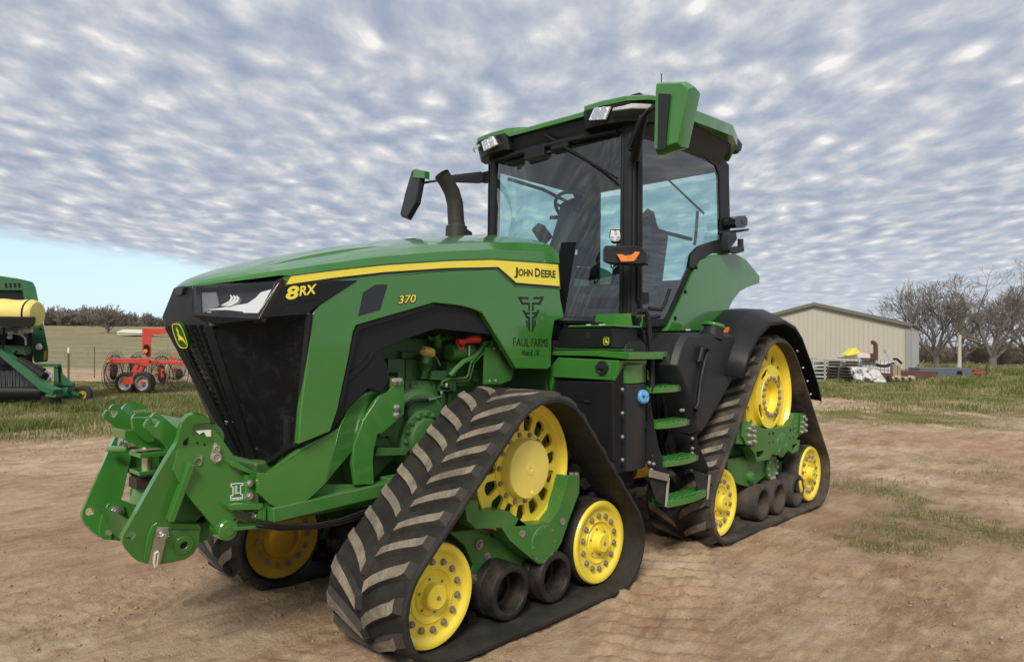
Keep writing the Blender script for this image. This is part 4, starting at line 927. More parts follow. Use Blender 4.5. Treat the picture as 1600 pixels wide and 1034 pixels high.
# ---- front track units
FZ, FX, FD = 0.3187, 0.7114, (-0.037, 0.874)
RZ, RX0, RX1, RD = 0.3712, -2.1798, -4.046, (-3.122, 1.173)
def front_track(side, single):
    par = T
    make_track(par, (FX, FZ, 0.282), (FD[0], FD[1], 0.405), (-FX, FZ, 0.282), 0.50, 1.15, side, single, rubber)
    make_idler(par, FX, FZ, 0.99, side); make_idler(par, -FX, FZ, 0.99, side)
    for (x, rr) in ((0.155, 0.162), (-0.24, 0.158)):
        make_roller(par, x, 0.043+rr, 1.02, rr, side, roller)
    c = np.array([FD[0], 0, FD[1]]); ax = YAX*side
    d = MB()
    d.lathe(c+YAX*0.94*side, ax, [(-0.30, 0.385), (-0.30, 0.402), (-0.004, 0.402), (0.0, 0.396), (-0.004, 0.384), (-0.028, 0.372), (-0.034, 0.352), (-0.05, 0.352), (-0.06, 0.372)], 96, cap=False)
    slot_disc(c+YAX*0.905*side, ax, 0.356, 0.0, 15, 0.218, 0.318, 0.042, 0.022, d, 0.1, 0.66)
    d.lathe(c+YAX*0.905*side, ax, [(0.0, 0.222), (0.006, 0.220), (0.006, 0.178)], 64, cap=False)
    wh = d.build('drive_wheel', yellow, par, sharp=35)
    h = MB(); h.lathe(c+YAX*0.905*side, ax, [(0.0, 0.180), (0.062, 0.176), (0.072, 0.170), (0.074, 0.162), (0.076, 0.034), (0.080, 0.033), (0.080, 0.012), (0.074, 0.010), (0.074, 0.0)], 64)
    h.lathe(c+YAX*0.98*side+np.array([-0.02*1, 0, -0.142]), ax, [(-0.01, 0.014), (0.006, 0.013), (0.006, 0)], 14)
    h.build('hub_cap', mat('pale yellow paint', (.90, .74, .15), .42, coat=.2, dust=.10, dustcol=(.62, .48, .2), dscale=7, bump=.05, bscale=90), wh)
    b = MB()
    for k in range(14):
        a = 2*math.pi*(k+0.2)/14; hexbolt(b, c+[0.200*math.cos(a), 0.909*side, 0.200*math.sin(a)], ax, 0.013, 0.016)
    b.build('wheel_bolts', bolt, wh)['kind'] = 'stuff'
    bk = MB(); bk.lathe(c+YAX*0.60*side, ax, [(-0.20, 0.2), (0.10, 0.26), (0.15, 0.30), (0.28, 0.12)], 40)
    bk.build('final_drive', green2, par)
    # cast yoke that carries the drive wheel
    o = (480, 580); k = 2.278
    yoke = [(560, 458), (606, 458), (612, 498), (700, 492), (722, 500), (782, 546), (862, 538), (893, 498), (915, 425), (928, 372), (970, 372), (968, 432), (935, 520), (905, 608), (872, 668), (838, 684), (800, 668), (722, 602), (692, 556), (602, 560), (568, 530)]
    P = [px(o[0]+a/k, o[1]+b_/k, y=1.00) for a, b_ in yoke]
    m = MB(); m.prism([(q[0], q[1]*side, q[2]) for q in P], (0, -0.13*side, 0))
    pc = px(o[0]+840/k, o[1]+614/k, y=1.00); pc[1] *= side
    m.lathe(pc, ax, [(-0.02, 0.118), (0.006, 0.116), (0.010, 0.110), (0.010, 0.0)], 36)
    yk = m.build('track_yoke', green2, par, bevel=0.012, seg=2)
    m = MB()
    for kk in range(8):
        a = 2*math.pi*kk/8; hexbolt(m, pc+[0.100*math.cos(a), 0.009*side, 0.100*math.sin(a)], ax, 0.005, 0.005)
    for (a, b_) in ((765, 577), (908, 533)):
        q = px(o[0]+a/k, o[1]+b_/k, y=1.00); m.lathe((q[0], q[1]*side, q[2]), ax, [(-0.01, 0.022), (0.006, 0.022), (0.004, 0.012), (0.0045, 0)], 14)
    for (a, b_) in ((940, 366), (958, 366), (572, 452)):
        q = px(o[0]+a/k, o[1]+b_/k, y=0.94); hexbolt(m, (q[0], q[1]*side, q[2]-0.01), (0, 0, 1), 0.016, 0.022)
    m.build('yoke_bolts', bolt, yk)['kind'] = 'stuff'
    m = MB()                                                     # swing beam behind
    o2 = [(500, 570), (600, 560), (700, 600), (800, 680), (700, 720), (640, 760), (560, 790), (590, 690), (560, 620)]
    m.prism([((q := px(o[0]+a/k, o[1]+b_/k, y=0.86))[0], q[1]*side, q[2]) for a, b_ in o2], (0, -0.22*side, 0))
    m.box((0, 0.74*side, 0.30), (0.72, 0.14, 0.14))
    sb = m.build('swing_beam', green2, par, bevel=0.012)
    m = MB()
    for (a, b_, r) in ((612, 615, 0.020), (592, 737, 0.018), (640, 655, 0.014)):
        q = px(o[0]+a/k, o[1]+b_/k, y=0.865); q[1] *= side; m.lathe(q, ax, [(-0.01, r*1.5), (0.006, r*1.5), (0.006, r*0.8), (0.018, r*0.7), (0.018, 0)], 16)
    m.build('pivot_pins', bolt, sb)['kind'] = 'stuff'
front_track(1, True)
front_track(-1, False)

# ---- rear track units
def rear_track(side, single):
    par = T; ax = YAX*side
    make_track(par, (RX0, RZ, 0.282), (RD[0], RD[1], 0.490), (RX1, RZ, 0.282), 0.60, 1.195, side, single, rubberr if side > 0 else rubber)
    make_idler(par, RX0, RZ, 1.10, side, tyre=rubberr); make_idler(par, RX1, RZ, 1.10, side, tyre=rubberr)
    for u, v in ((1193.6, 800.4), (1218.8, 789.4), (1248.2, 778.3)):
        q = px(u, v, y=1.12); make_roller(par, q[0], 0.093+0.160, 1.12, 0.160, side, rollerr, 0.26)
    c = np.array([RD[0], 0, RD[1]]); d = MB()
    d.lathe(c+YAX*1.095*side, ax, [(-0.30, 0.47), (-0.30, 0.487), (-0.004, 0.487), (0.0, 0.482), (-0.004, 0.468), (-0.035, 0.452), (-0.042, 0.43), (-0.06, 0.43), (-0.07, 0.45)], 96, cap=False)
    slot_disc(c+YAX*1.045*side, ax, 0.436, 0.0, 16, 0.325, 0.405, 0.036, 0.02, d, 0.1, 0.85)
    wh = d.build('drive_wheel', yellow, par, sharp=35)
    h = MB()
    h.lathe(c+YAX*0.93*side, ax, [(0, 0.285), (0.165, 0.276)], 64, cap=False)
    hole = [[c+YAX*1.10*side+0.232*np.array([math.cos(a), 0, math.sin(a)])+s_*np.array([-math.sin(a), 0, math.cos(a)])+t_*np.array([math.cos(a), 0, math.sin(a)])
             for s_, t_ in ((-0.072, -0.018), (-0.075, 0.014), (-0.052, 0.027), (0.052, 0.027), (0.075, 0.014), (0.072, -0.018), (0.045, -0.03), (-0.045, -0.03))] for a in (R(58), R(148), R(238), R(328))]
    h.prism(circle(c+YAX*1.10*side, 0.282, 64), -ax*0.018, hole+[circle(c+YAX*1.10*side, 0.142, 40)])
    h.lathe(c+YAX*1.10*side, ax, [(0.0, 0.196), (0.004, 0.194), (0.004, 0.144), (-0.02, 0.142), (-0.075, 0.120), (-0.085, 0.095), (-0.050, 0.080), (-0.045, 0.0)], 56, cap=False)
    h.build('hub', yellow, wh, sharp=35)
    b = MB()
    for k in range(18):
        a = 2*math.pi*k/18+0.1; hexbolt(b, c+[0.1676*math.cos(a), 1.103*side, 0.1676*math.sin(a)], ax, 0.015, 0.022)
    b.build('wheel_bolts', bolt, wh)['kind'] = 'stuff'
    o = (1080, 680); k = 5.44; yy = 1.13
    def Q(a, b_, y=yy, o=o, k=k): q = px(o[0]+a/k, o[1]+b_/k, y=y); return np.array([q[0], q[1]*side, q[2]])
    o5, k5 = (1120, 500), 5.17
    S = lambda a, b_, y=yy: Q(a, b_, y, o5, k5)
    # upper bolted frame
    fr = [S(195, 818), S(262, 820), S(395, 882), S(590, 852), S(625, 750), S(706, 752), S(708, 900), S(668, 930), S(640, 965), Q(930, 40), Q(915, 130), Q(860, 160), Q(830, 130), Q(770, 178), Q(690, 160), Q(675, 205), Q(560, 228), Q(540, 150), Q(490, 95), S(300, 1010), S(160, 1000), S(170, 900)]
    hl = [[Q(556, 142), Q(622, 128), Q(620, 178), Q(560, 192)], [Q(862, 82), Q(905, 72), Q(890, 118), Q(858, 132)]]
    m = MB(); m.prism(fr, -ax*0.10, hl)
    m.prism([S(190, 816), S(262, 820), S(296, 850), S(292, 1008), S(225, 1010), S(190, 940)], ax*0.02)
    m.prism([S(668, 765), S(706, 760), S(708, 900), S(660, 925)], ax*0.02)
    m.lathe(Q(770, 80), ax, [(-0.01, 0.115), (0.004, 0.114), (0.006, 0.108), (0.006, 0)], 36)
    f_ = m.build('track_frame', green2, par, bevel=0.008)
    m = MB()
    for a, b_ in ((268, 850), (244, 876), (278, 892), (238, 930), (280, 936), (240, 988), (282, 978)): hexbolt(m, S(a, b_)+ax*0.02, ax, 0.017, 0.022)
    for a, b_ in ((684, 780), (698, 800), (672, 824), (700, 846), (666, 862), (698, 890), (664, 902)): hexbolt(m, S(a, b_)+ax*0.02, ax, 0.014, 0.020)
    m.build('frame_bolts', bolts, f_)['kind'] = 'stuff'
    m = MB()
    for a, b_, r in ((422, 916, 0.010), (455, 914, 0.016), (422, 988, 0.008), (455, 984, 0.010), (594, 886, 0.016), (620, 880, 0.010), (590, 950, 0.008), (618, 945, 0.010)):
        m.lathe(S(a, b_), ax, [(-0.002, r), (0.0025, r), (0.0025, 0)], 12)
    m.build('frame_holes', blackd, f_)['kind'] = 'stuff'
    # cast gear housing below
    m = MB()
    m.prism([Q(310, 205, 1.02), Q(400, 190, 1.02), Q(560, 150, 1.02), Q(640, 230, 1.02), Q(640, 330, 1.02), Q(600, 370, 1.02), Q(570, 395, 1.02), Q(500, 440, 1.02), Q(400, 415, 1.02), Q(320, 370, 1.02), Q(310, 290, 1.02)], -ax*0.22)
    m.lathe(Q(685, 275, 1.04), ax, [(-0.10, 0.125), (0.0, 0.118), (0.008, 0.110), (0.008, 0.085), (0.002, 0.08), (0.002, 0)], 36)
    m.lathe(Q(490, 350, 1.02), ax, [(-0.02, 0.06), (0.03, 0.05), (0.045, 0.03), (0.045, 0)], 20)
    m.bar((RX0-0.2, 0.86*side, 0.42), (RX1+0.2, 0.86*side, 0.42), 0.14, 0.16)
    m.box((RD[0]+0.1, 0.80*side, 0.72), (0.7, 0.3, 0.4))
    g = m.build('gear_housing', green2, par, bevel=0.018)
    m = MB()
    for kk in range(10):
        a = 2*math.pi*kk/10; q = Q(685, 275, 1.04); hexbolt(m, q+[0.098*math.cos(a), 0.008*side, 0.098*math.sin(a)], ax, 0.012, 0.016)
    tag(m.build('housing_bolts', bolts, g), kind='stuff')
rear_track(1, True)
rear_track(-1, False)
# ---------------------------------------------------------------- chassis, engine, hood
def P2(pts, y, sc=1.0, o=(0, 0)): return [px(o[0]+a/sc, o[1]+b/sc, y=y) for a, b in pts]
def side(name, pts, y, th, m, par=T, bevel=0.0, sc=1.0, o=(0, 0), both=True, holes=()):
    mb = MB(); mb.prism(P2(pts, y, sc, o), (0, -th, 0), [P2(h, y, sc, o) for h in holes])
    ob = mb.build(name, m, par, bevel=bevel)
    if both:
        mb.mirror(keep=False); mb.build(name, m, par, bevel=bevel)
    return ob
def both2(name, mb, m, par=T, bevel=0.0, **kw):
    a = mb.build(name, m, par, bevel=bevel, **kw); mb.mirror(keep=False); return a, mb.build(name, m, par, bevel=bevel, **kw)
# chassis core
m = MB()
m.box((0.1, 0, 0.80), (2.4, 0.44, 0.34)); m.box((-1.9, 0, 0.95), (2.6, 0.62, 0.62)); m.box((-3.1, 0, 1.0), (1.3, 1.0, 0.5))
m.box((0.0, 0, 0.62), (0.42, 1.0, 0.30)); m.box((-1.4, 0, 1.45), (1.2, 0.9, 0.35))
m.build('chassis', greend, T, bevel=0.02)
m = MB(); a, b = px(420, 803, y=0.47), px(600, 762, y=0.47)
m.bar(a, b, 0.09, 0.075); m.bar(b, b+np.array([-1.2, 0, 0.02]), 0.09, 0.12); both2('frame_rail', m, green2, bevel=0.008)
m = MB(); m.box((0.15, 0, 1.25), (1.5, 0.40, 0.80)); m.box((0.15, 0, 1.75), (1.3, 0.34, 0.3)); m.box((0.55, 0, 1.02), (0.5, 0.46, 0.3))
eng = m.build('engine_block', greend, T, bevel=0.015)
o3, k3 = (560, 480), 6.4625
E3 = lambda a, b, y: px(o3[0]+a/k3, o3[1]+b/k3, y=y)
def ebox(mb, a0, b0, a1, b1, y, d):
    mb.prism([E3(a0, b0, y), E3(a1, b0, y), E3(a1, b1, y), E3(a0, b1, y)], (0, -d, 0))
m = MB()
ebox(m, 470, 740, 990, 855, 0.30, 0.2); ebox(m, 300, 520, 470, 760, 0.27, 0.2); ebox(m, 480, 525, 700, 740, 0.26, 0.2); ebox(m, 740, 640, 900, 735, 0.34, 0.2)
ebox(m, 900, 545, 990, 700, 0.31, 0.2); ebox(m, 640, 470, 745, 590, 0.30, 0.2); ebox(m, 760, 280, 850, 400, 0.26, 0.2); ebox(m, 680, 390, 900, 470, 0.22, 0.2)
ebox(m, 900, 470, 1180, 560, 0.24, 0.2); ebox(m, 470, 860, 990, 1030, 0.26, 0.2); ebox(m, 1000, 560, 1160, 800, 0.25, 0.2); ebox(m, 440, 450, 640, 520, 0.24, 0.2)
ebox(m, 1160, 630, 1212, 752, 0.34, 0.015); ebox(m, 290, 640, 430, 740, 0.33, 0.02)
for i in range(9): ebox(m, 478+i*56, 760, 500+i*56, 850, 0.315, 0.03)
for i in range(7): ebox(m, 478+i*72, 865, 520+i*72, 1000, 0.28, 0.04)
for i in range(6): ebox(m, 560+i*18, 540, 570+i*18, 700, 0.27, 0.03)
m.prism([E3(650, 600, 0.31), E3(735, 600, 0.31), E3(690, 725, 0.31), E3(640, 725, 0.31)], (0, -0.1, 0))
m.build('engine_castings', greend, eng, bevel=0.006)['kind'] = 'stuff'
m = MB()
m.tube([E3(688, 455, 0.36), E3(672, 545, 0.36), E3(660, 600, 0.32)], 0.030, 14); m.tube([E3(780, 280, 0.3), E3(800, 330, 0.30), E3(800, 390, 0.28)], 0.028, 12)
m.tube([E3(700, 300, 0.28), E3(760, 325, 0.28), E3(860, 320, 0.28), E3(930, 300, 0.28)], 0.014, 10)
m.tube([E3(910, 455, 0.34), E3(960, 452, 0.34), E3(1128, 452, 0.34)], [0.052, 0.060, 0.060], 22)
m.lathe(E3(640, 1000, 0.30), YAX, [(-0.1, 0.16), (0.0, 0.155), (0.02, 0.13), (0.03, 0.05), (0.03, 0)], 32)
m.build('fuel_filter', green2, eng)
m = MB(); m.tube([E3(925, 690, 0.40), E3(990, 615, 0.41), E3(1060, 550, 0.41), E3(1160, 505, 0.41), E3(1215, 450, 0.41), E3(1285, 345, 0.41)], 0.018, 12)
m.tube([E3(905, 725, 0.38), E3(1085, 712, 0.39), E3(1112, 680, 0.40), E3(1135, 560, 0.42), E3(1300, 352, 0.42), E3(1350, 340, 0.42)], 0.008, 8)
m.tube([E3(842, 790, 0.37), E3(845, 750, 0.37), E3(905, 728, 0.37)], 0.009, 8)
m.tube([E3(900, 745, 0.37), E3(1100, 742, 0.38), E3(1125, 715, 0.39), E3(1165, 560, 0.41), E3(1345, 370, 0.42)], 0.008, 8)
m.tube([E3(840, 840, 0.38), E3(838, 900, 0.38), E3(770, 920, 0.38)], 0.008, 8)
m.tube([E3(760, 480, 0.34), E3(800, 530, 0.36), E3(825, 590, 0.36)], 0.006, 8)
m.build('fuel_pipes', green2, eng)
m = MB(); m.tube([E3(480, 1040, 0.40), E3(500, 985, 0.41), E3(545, 948, 0.41), E3(620, 938, 0.41), E3(705, 934, 0.40)], 0.011, 10)
m.tube([E3(480, 1040, 0.40), E3(478, 1110, 0.40), E3(495, 1160, 0.40)], 0.011, 10)
m.build('engine_hose', hose, eng); m = MB(); m.tube([E3(1215, 322, 0.42), E3(1290, 310, 0.42), E3(1370, 300, 0.40)], 0.022, 12); m.build('battery_cable', hose, eng); m = MB(); m.tube([E3(838, 805, 0.38), E3(866, 812, 0.38), E3(915, 815, 0.38)], 0.013, 10)
m.build('pipe_clamp', hose, eng)
m = MB(); m.tube([E3(700, 935, 0.40), E3(765, 922, 0.39)], 0.013, 10); m.tube([E3(893, 765, 0.38), E3(888, 800, 0.38)], 0.011, 10); m.tube([E3(840, 845, 0.38), E3(840, 870, 0.38)], 0.011, 10)
m.tube([E3(493, 1150, 0.40), E3(510, 1200, 0.40)], 0.013, 10); m.box(E3(1118, 445, 0.405), (0.012, 0.004, 0.075))
m.build('hose_fittings', steel, eng)['kind'] = 'stuff'
m = MB(); m.ball(E3(695, 448, 0.37), (0.058, 0.045, 0.030), 16); m.tube([E3(650, 436, 0.375), E3(745, 462, 0.375)], 0.030, 12); m.build('oil_filler_cap', ochre, eng)
m = MB(); m.tube([E3(1085, 340, 0.43), E3(1130, 322, 0.43), E3(1215, 322, 0.43)], [0.02, 0.026, 0.026], 12)
m.tube([E3(1000, 345, 0.43), E3(1050, 350, 0.43), E3(1090, 338, 0.43)], 0.018, 10)
m.tube([E3(1010, 352, 0.43), E3(1005, 385, 0.43), E3(1030, 420, 0.43), E3(1055, 415, 0.43), E3(1065, 385, 0.43), E3(1055, 355, 0.43)], 0.005, 8); m.build('battery_cable_boot', redp, eng)
side('engine_side_plate', [(1285, 395), (1345, 395), (1362, 270), (1385, 275), (1570, 640), (1545, 735), (1440, 775), (1275, 780)], 0.44, 0.02, green2, eng, 0.003, k3, o3)
m = MB()
for a, b in ((1372, 415), (1430, 416), (1325, 745), (1385, 742)): hexbolt(m, E3(a, b, 0.44), YAX, 0.009, 0.008)
m.build('plate_bolts', bolts, eng)['kind'] = 'stuff'
# hub flange of the front axle, seen through the arch
o5, k5 = (420, 560), 3.977
E5 = lambda a, b, y: px(o5[0]+a/k5, o5[1]+b/k5, y=y)
m = MB(); c = E5(965, 500, 0.42)
m.lathe(c, YAX, [(-0.2, 0.18), (0.0, 0.175), (0.010, 0.168), (0.010, 0.128), (0.035, 0.12), (0.045, 0.09), (0.045, 0)], 40)
for k in range(16): hexbolt(m, c+[0.15*math.cos(k*math.pi/8), 0.010, 0.15*math.sin(k*math.pi/8)], YAX, 0.013, 0.014)
m.prism([E5(690, 330, 0.38), E5(800, 330, 0.38), E5(790, 480, 0.38), E5(690, 485, 0.38)], (0, -0.12, 0))
m.lathe(E5(930, 420, 0.36), YAX, [(-0.1, 0.24), (0.0, 0.23), (0.03, 0.20), (0.03, 0.12)], 40)
m.prism([E5(675, 555, 0.46), E5(880, 560, 0.46), E5(850, 600, 0.46), E5(660, 605, 0.46)], (0, -0.2, 0))
m.prism([E5(520, 590, 0.36), E5(700, 470, 0.36), E5(820, 560, 0.36), E5(700, 700, 0.36), E5(640, 770, 0.36), E5(560, 780, 0.36)], (0, -0.2, 0))
m.build('front_axle', greend, T, bevel=0.006); m = MB(); m.box((0, 0.42, 0.78), (0.30, 0.30, 0.26))
both2('front_axle', m, greend, bevel=0.006)

# green front frame: cover plate and engine support
m = MB()
cov = [((404, 770), .50), ((404, 738), .50), ((420, 738), .50), ((470, 700), .51), ((513, 678), .52), ((530.6, 668), .52), ((508, 756), .52), ((478, 784), .51), ((437.6, 795), .50), ((420, 786), .50)]
m.prism([px(u, v, y=y) for (u, v), y in cov], (0, -0.03, 0))
cv2 = [((530.6, 668), .52), ((542, 643), .50), ((550.7, 630), .49), ((573, 611.5), .46), ((581, 608), .45), ((593.5, 610), .44), ((581, 628), .455), ((561, 660.6), .48), ((553, 701), .485), ((508, 756), .52)]
m.prism([px(u, v, y=y) for (u, v), y in cv2], (0, -0.03, 0))
both2('front_frame_cover', m, green, bevel=0.006)
br = [(690, 225), (735, 210), (758, 185), (757, 120), (835, 118), (843, 150), (842, 345), (710, 462), (678, 470), (655, 560), (648, 640), (655, 780), (540, 785), (520, 650), (530, 540), (590, 380)]
sb = side('engine_support', br, 0.50, 0.03, green, T, 0.004, k5, o5)
m = MB()
for a, b in ((778, 142), (807, 140), (792, 305), (790, 352)): hexbolt(m, E5(a, b, 0.50), YAX, 0.017, 0.018)
m.build('support_bolts', steel, sb)['kind'] = 'stuff'
m = MB()
for a, b in ((762, 97), (791, 98)): m.lathe(E5(a, b, 0.335), YAX, [(0, 0.016), (0.002, 0.016), (0.002, 0)], 14)
m.build('bolt_holes', blackd, sb)['kind'] = 'stuff'
m = MB(); m.prism(P2([(0, 905), (0, 940), (60, 960), (250, 900), (655, 800), (655, 785), (540, 785), (355, 780), (240, 885), (70, 935)], 0.46, k5, o5), (0, -0.05, 0)); m.build('lower_frame', green2, T, bevel=0.003)
# hoses under the frame
m = MB()
for i in range(3):
    m.tube([px(u, v+5*i, y=0.52-0.03*i) for u, v in ((400, 812), (440, 819-i), (490, 819-2*i), (530, 811-i), (570, 797), (610, 780))], 0.0065, 8)
m.build('hydraulic_hoses', hose, T)

# hood top
hz = [(1.605, 1.900), (1.59, 1.918), (1.556, 1.942), (1.45, 1.985), (1.36, 2.020), (1.204, 2.073), (0.798, 2.179), (0.327, 2.284), (-0.184, 2.372), (-0.608, 2.430), (-0.80, 2.440)]
zt = lambda x: float(np.interp(-x, [-a for a, _ in hz], [b for _, b in hz]))
se = [px(u, v, y=0.55) for u, v in ((444, 431), (455, 430), (520, 421.5), (600, 412.5), (700, 406), (770, 404), (872, 411))]
zs = lambda x: float(np.interp(-x, [-q[0] for q in se], [q[2] for q in se]))
secs = []
for x in np.concatenate([np.linspace(-0.80, 1.30, 22), [1.36, 1.395, 1.44, 1.49, 1.54, 1.575, 1.60]]):
    hw = float(np.interp(x, [1.36, 1.395, 1.49, 1.575, 1.60], [0.556, 0.552, 0.34, 0.14, 0.10])); T_ = zt(x)
    zb = zs(x) if x < 1.36 else float(np.interp(x, [1.36, 1.60], [zs(1.36), 1.886]))
    f = hw/0.552; dz = T_-zb
    half = [(hw, zb), (hw-0.012*f, zb+0.30*dz), (hw-0.10*f, zb+0.58*dz), (hw-0.26*f, zb+0.80*dz), (hw-0.42*f, zb+0.955*dz), (0.0, T_)]
    lower = [(hw-0.03, zb), (hw-0.05, zb+0.1*dz)]
    ring = [(x, y, z) for y, z in half]+[(x, -y, z) for y, z in half[-2::-1]]
    secs.append(ring)
m = MB(); m.loft(secs); m.add(secs[-1], [tuple(range(len(secs[-1])))[::-1]]); m.add(secs[0], [tuple(range(len(secs[0])))])
m.build('hood', green, T, flip=True, sharp=14)
# raised rib panels on the hood top
def hoodpt(x, y):
    hw = 0.552; dz = zt(x)-zs(x); ys = [0, hw-0.42, hw-0.26, hw-0.10, hw-0.012, hw]; zz_ = [zt(x), zs(x)+0.955*dz, zs(x)+0.8*dz, zs(x)+0.58*dz, zs(x)+0.3*dz, zs(x)]
    return (x, y, float(np.interp(abs(y), ys, zz_))+0.0)
for sgn in (1, -1):
    m = MB(); secs = []
    for k in range(13):
        f = k/12; x = 1.32-.72*f; yo, yi = .40-.05*f, .27-.13*f; h = .012*math.sin(math.pi*min(f*1.0, 1)) + .001
        secs.append([np.array(hoodpt(x, (yi+(yo-yi)*g)*sgn))+np.array([0, 0, hh]) for g, hh in ((0, -.006), (.06, h), (.5, h*.6), (.94, h), (1, -.006))])
    m.loft(secs, cap=False); m.build('hood_rib', green, T, sharp=20, flip=(sgn < 0))
# side panels
pan = [(488, 490), (498, 477), (559, 437), (640, 429), (700, 423.5), (774, 421), (806, 448), (875, 452), (876, 466), (882, 496), (867, 501), (862.6, 526), (861, 573), (855.6, 577), (807, 576), (772, 519), (753.5, 489), (739.6, 483), (715, 477), (679, 473), (640, 484.5), (557, 508), (552, 520), (545, 560), (528, 640), (516.5, 674), (466, 694.5), (470.5, 640), (480, 560)]
hp = side('hood_side_panel', pan, 0.55, 0.045, green, T, 0.012)
up = [(444, 431), (455, 429.5), (520, 421), (600, 412), (700, 405.5), (770, 403.5), (873, 410.5), (876, 452), (806, 448), (774, 421), (700, 423.5), (640, 429), (559, 438), (447, 447.5), (433, 452)]
side('hood_upper_side', up, 0.549, 0.02, green, T, 0.002)
st = [(455, 431.5), (520, 423.5), (600, 414.8), (700, 408.3), (770, 406.3), (872, 413.5), (874.5, 447), (807, 441.5), (779, 417), (700, 418.5), (600, 425), (520, 434), (448, 444.5)]
side('hood_stripe', st, 0.5525, 0.003, ydecal, T)
ln = [(448, 444.5), (520, 434), (600, 425), (700, 418.5), (779, 417), (807, 441.5), (874.5, 447), (874.7, 450.5), (805.5, 445.5), (777, 420), (700, 422), (600, 428.5), (520, 438), (447, 448)]
side('stripe_edge', ln, 0.5515, 0.003, blackp, T)
bp = [(405, 497.5), (483.5, 490.5), (493, 480), (558.5, 437.8), (520, 438.5), (447, 448.5), (432.5, 453)]
side('nose_side_panel', bp, 0.556, 0.02, black, T, 0.003)
side('nose_crease', [(434, 485), (444, 473), (497, 464), (497, 467), (446, 476), (437, 486)], 0.5585, 0.004, black, T)
vt = [(567.8, 456.8), (586.4, 445), (605.7, 444), (593.8, 484), (560.4, 493.4)]
side('side_vent', vt, 0.5525, 0.006, blackg, T)
# wheel-arch lining
ar = [(557, 507), (640, 484), (679, 472.5), (739.6, 482), (754, 488.5), (774, 519), (774, 523), (681, 513.5), (631, 531), (590, 549), (600, 560), (606, 572), (606, 600), (594, 612), (575, 607), (540, 645), (516, 677), (528, 640), (545, 560), (552, 520)]
side('arch_lining', ar, 0.515, 0.10, black, T, 0.004)
side('arch_rib', [(557, 508), (640, 484.5), (679, 473), (679, 479), (641, 492), (563, 515), (559, 522), (536, 628), (517, 676), (528, 640), (545, 560), (552, 520)], 0.54, 0.04, black, T, 0.004)
side('arch_rib', [(536, 590), (570, 566), (583, 549), (586, 552), (573, 570), (540, 602)], 0.525, 0.03, black, T, 0.003)

# lettering on the left side
XR = lambda a, b, y: px(*b, y=y)-px(*a, y=y)
def sidetext(name, s, m, u0, v0, u1, v1, hpx, y, **kw):
    a = px(u0, v0, y=y); b = px(u1, v1, y=y); h = np.linalg.norm(px(u0, v0-hpx, y=y)-a)
    o = text(name, s, m, T, (0, 0, 0), (1, 0, 0), (0, 1, 0), 1.0, depth=0.001, bold=kw.get('bold', 0), shear=kw.get('shear', 0), space=kw.get('space', 1))
    me = o.data; co = np.array([v.co[:] for v in me.vertices]); mn, mx_ = co.min(0), co.max(0)
    lo = mn[1] if kw.get('desc') else 0.0
    r = b-a; w = np.array([0, 0, 1.0]); out = []
    for q in co: out.append(a+r*(q[0]-mn[0])/(mx_[0]-mn[0])+w*h*(q[1]-lo)/(mx_[1]-lo)+YAX*(0.0006+q[2]))
    me.vertices.foreach_set('co', np.array(out).ravel()); me.update()
    return o
sidetext('lettering', 'J', blackp, 803.4, 429.5, 809, 430.3, 12.5, 0.553, bold=0.02)
sidetext('lettering', 'OHN', blackp, 810, 430.6, 832, 431.6, 10.8, 0.553, bold=0.02)
sidetext('lettering', 'D', blackp, 836, 432.0, 844, 432.4, 13, 0.553, bold=0.02)
sidetext('lettering', 'EERE', blackp, 845.5, 432.6, 868, 434.0, 11.2, 0.553, bold=0.02)
sidetext('lettering', '8', ydecal, 446.5, 467.5, 467, 465.5, 20, 0.557, bold=0.035, shear=0.15)
sidetext('lettering', 'RX', ydecal, 467.5, 462.3, 494.5, 458.2, 15, 0.557, bold=0.025, shear=0.15)
sidetext('lettering', '370', blackp, 621.5, 475.2, 650.5, 472.4, 13.6, 0.5505, bold=0.05, shear=0.15)
sidetext('lettering', '370', ydecal, 622.5, 474.4, 649.6, 471.8, 12.2, 0.552, bold=0.005, shear=0.15)
for w_, a_, b_ in (('FAUL', 802, 827), ('FARMS', 830.5, 856)):
    sidetext('lettering', w_, blackp, a_, 540.5+(a_-802)*0.02, b_, 540.5+(b_-802)*0.02, 13.0, 0.5505, bold=-0.008)
sidetext('lettering', 'Haskell, OK', blackp, 815, 555, 843, 555.5, 9.5, 0.5505, shear=0.4, bold=-0.012)
E2 = [[(905, 30), (954, 33), (954, 43), (921, 41), (929, 57), (960, 57), (960, 95), (953, 95), (953, 67), (922, 67)],
      [(925, 92), (936, 92), (941, 101), (960, 101), (960, 112), (947, 112), (952, 121), (960, 121), (960, 194), (952, 180), (952, 132), (945, 130), (938, 118)], [(943, 136), (949, 138), (949, 174), (943, 162)]]
m = MB()
for poly in E2:
    for f in (lambda a: a, lambda a: 2*965-a):
        m.prism(P2([(f(a), b) for a, b in poly], 0.5512, 2.926, (500, 453)), (0, -0.002, 0))
m.build('farm_emblem', blackp, T)

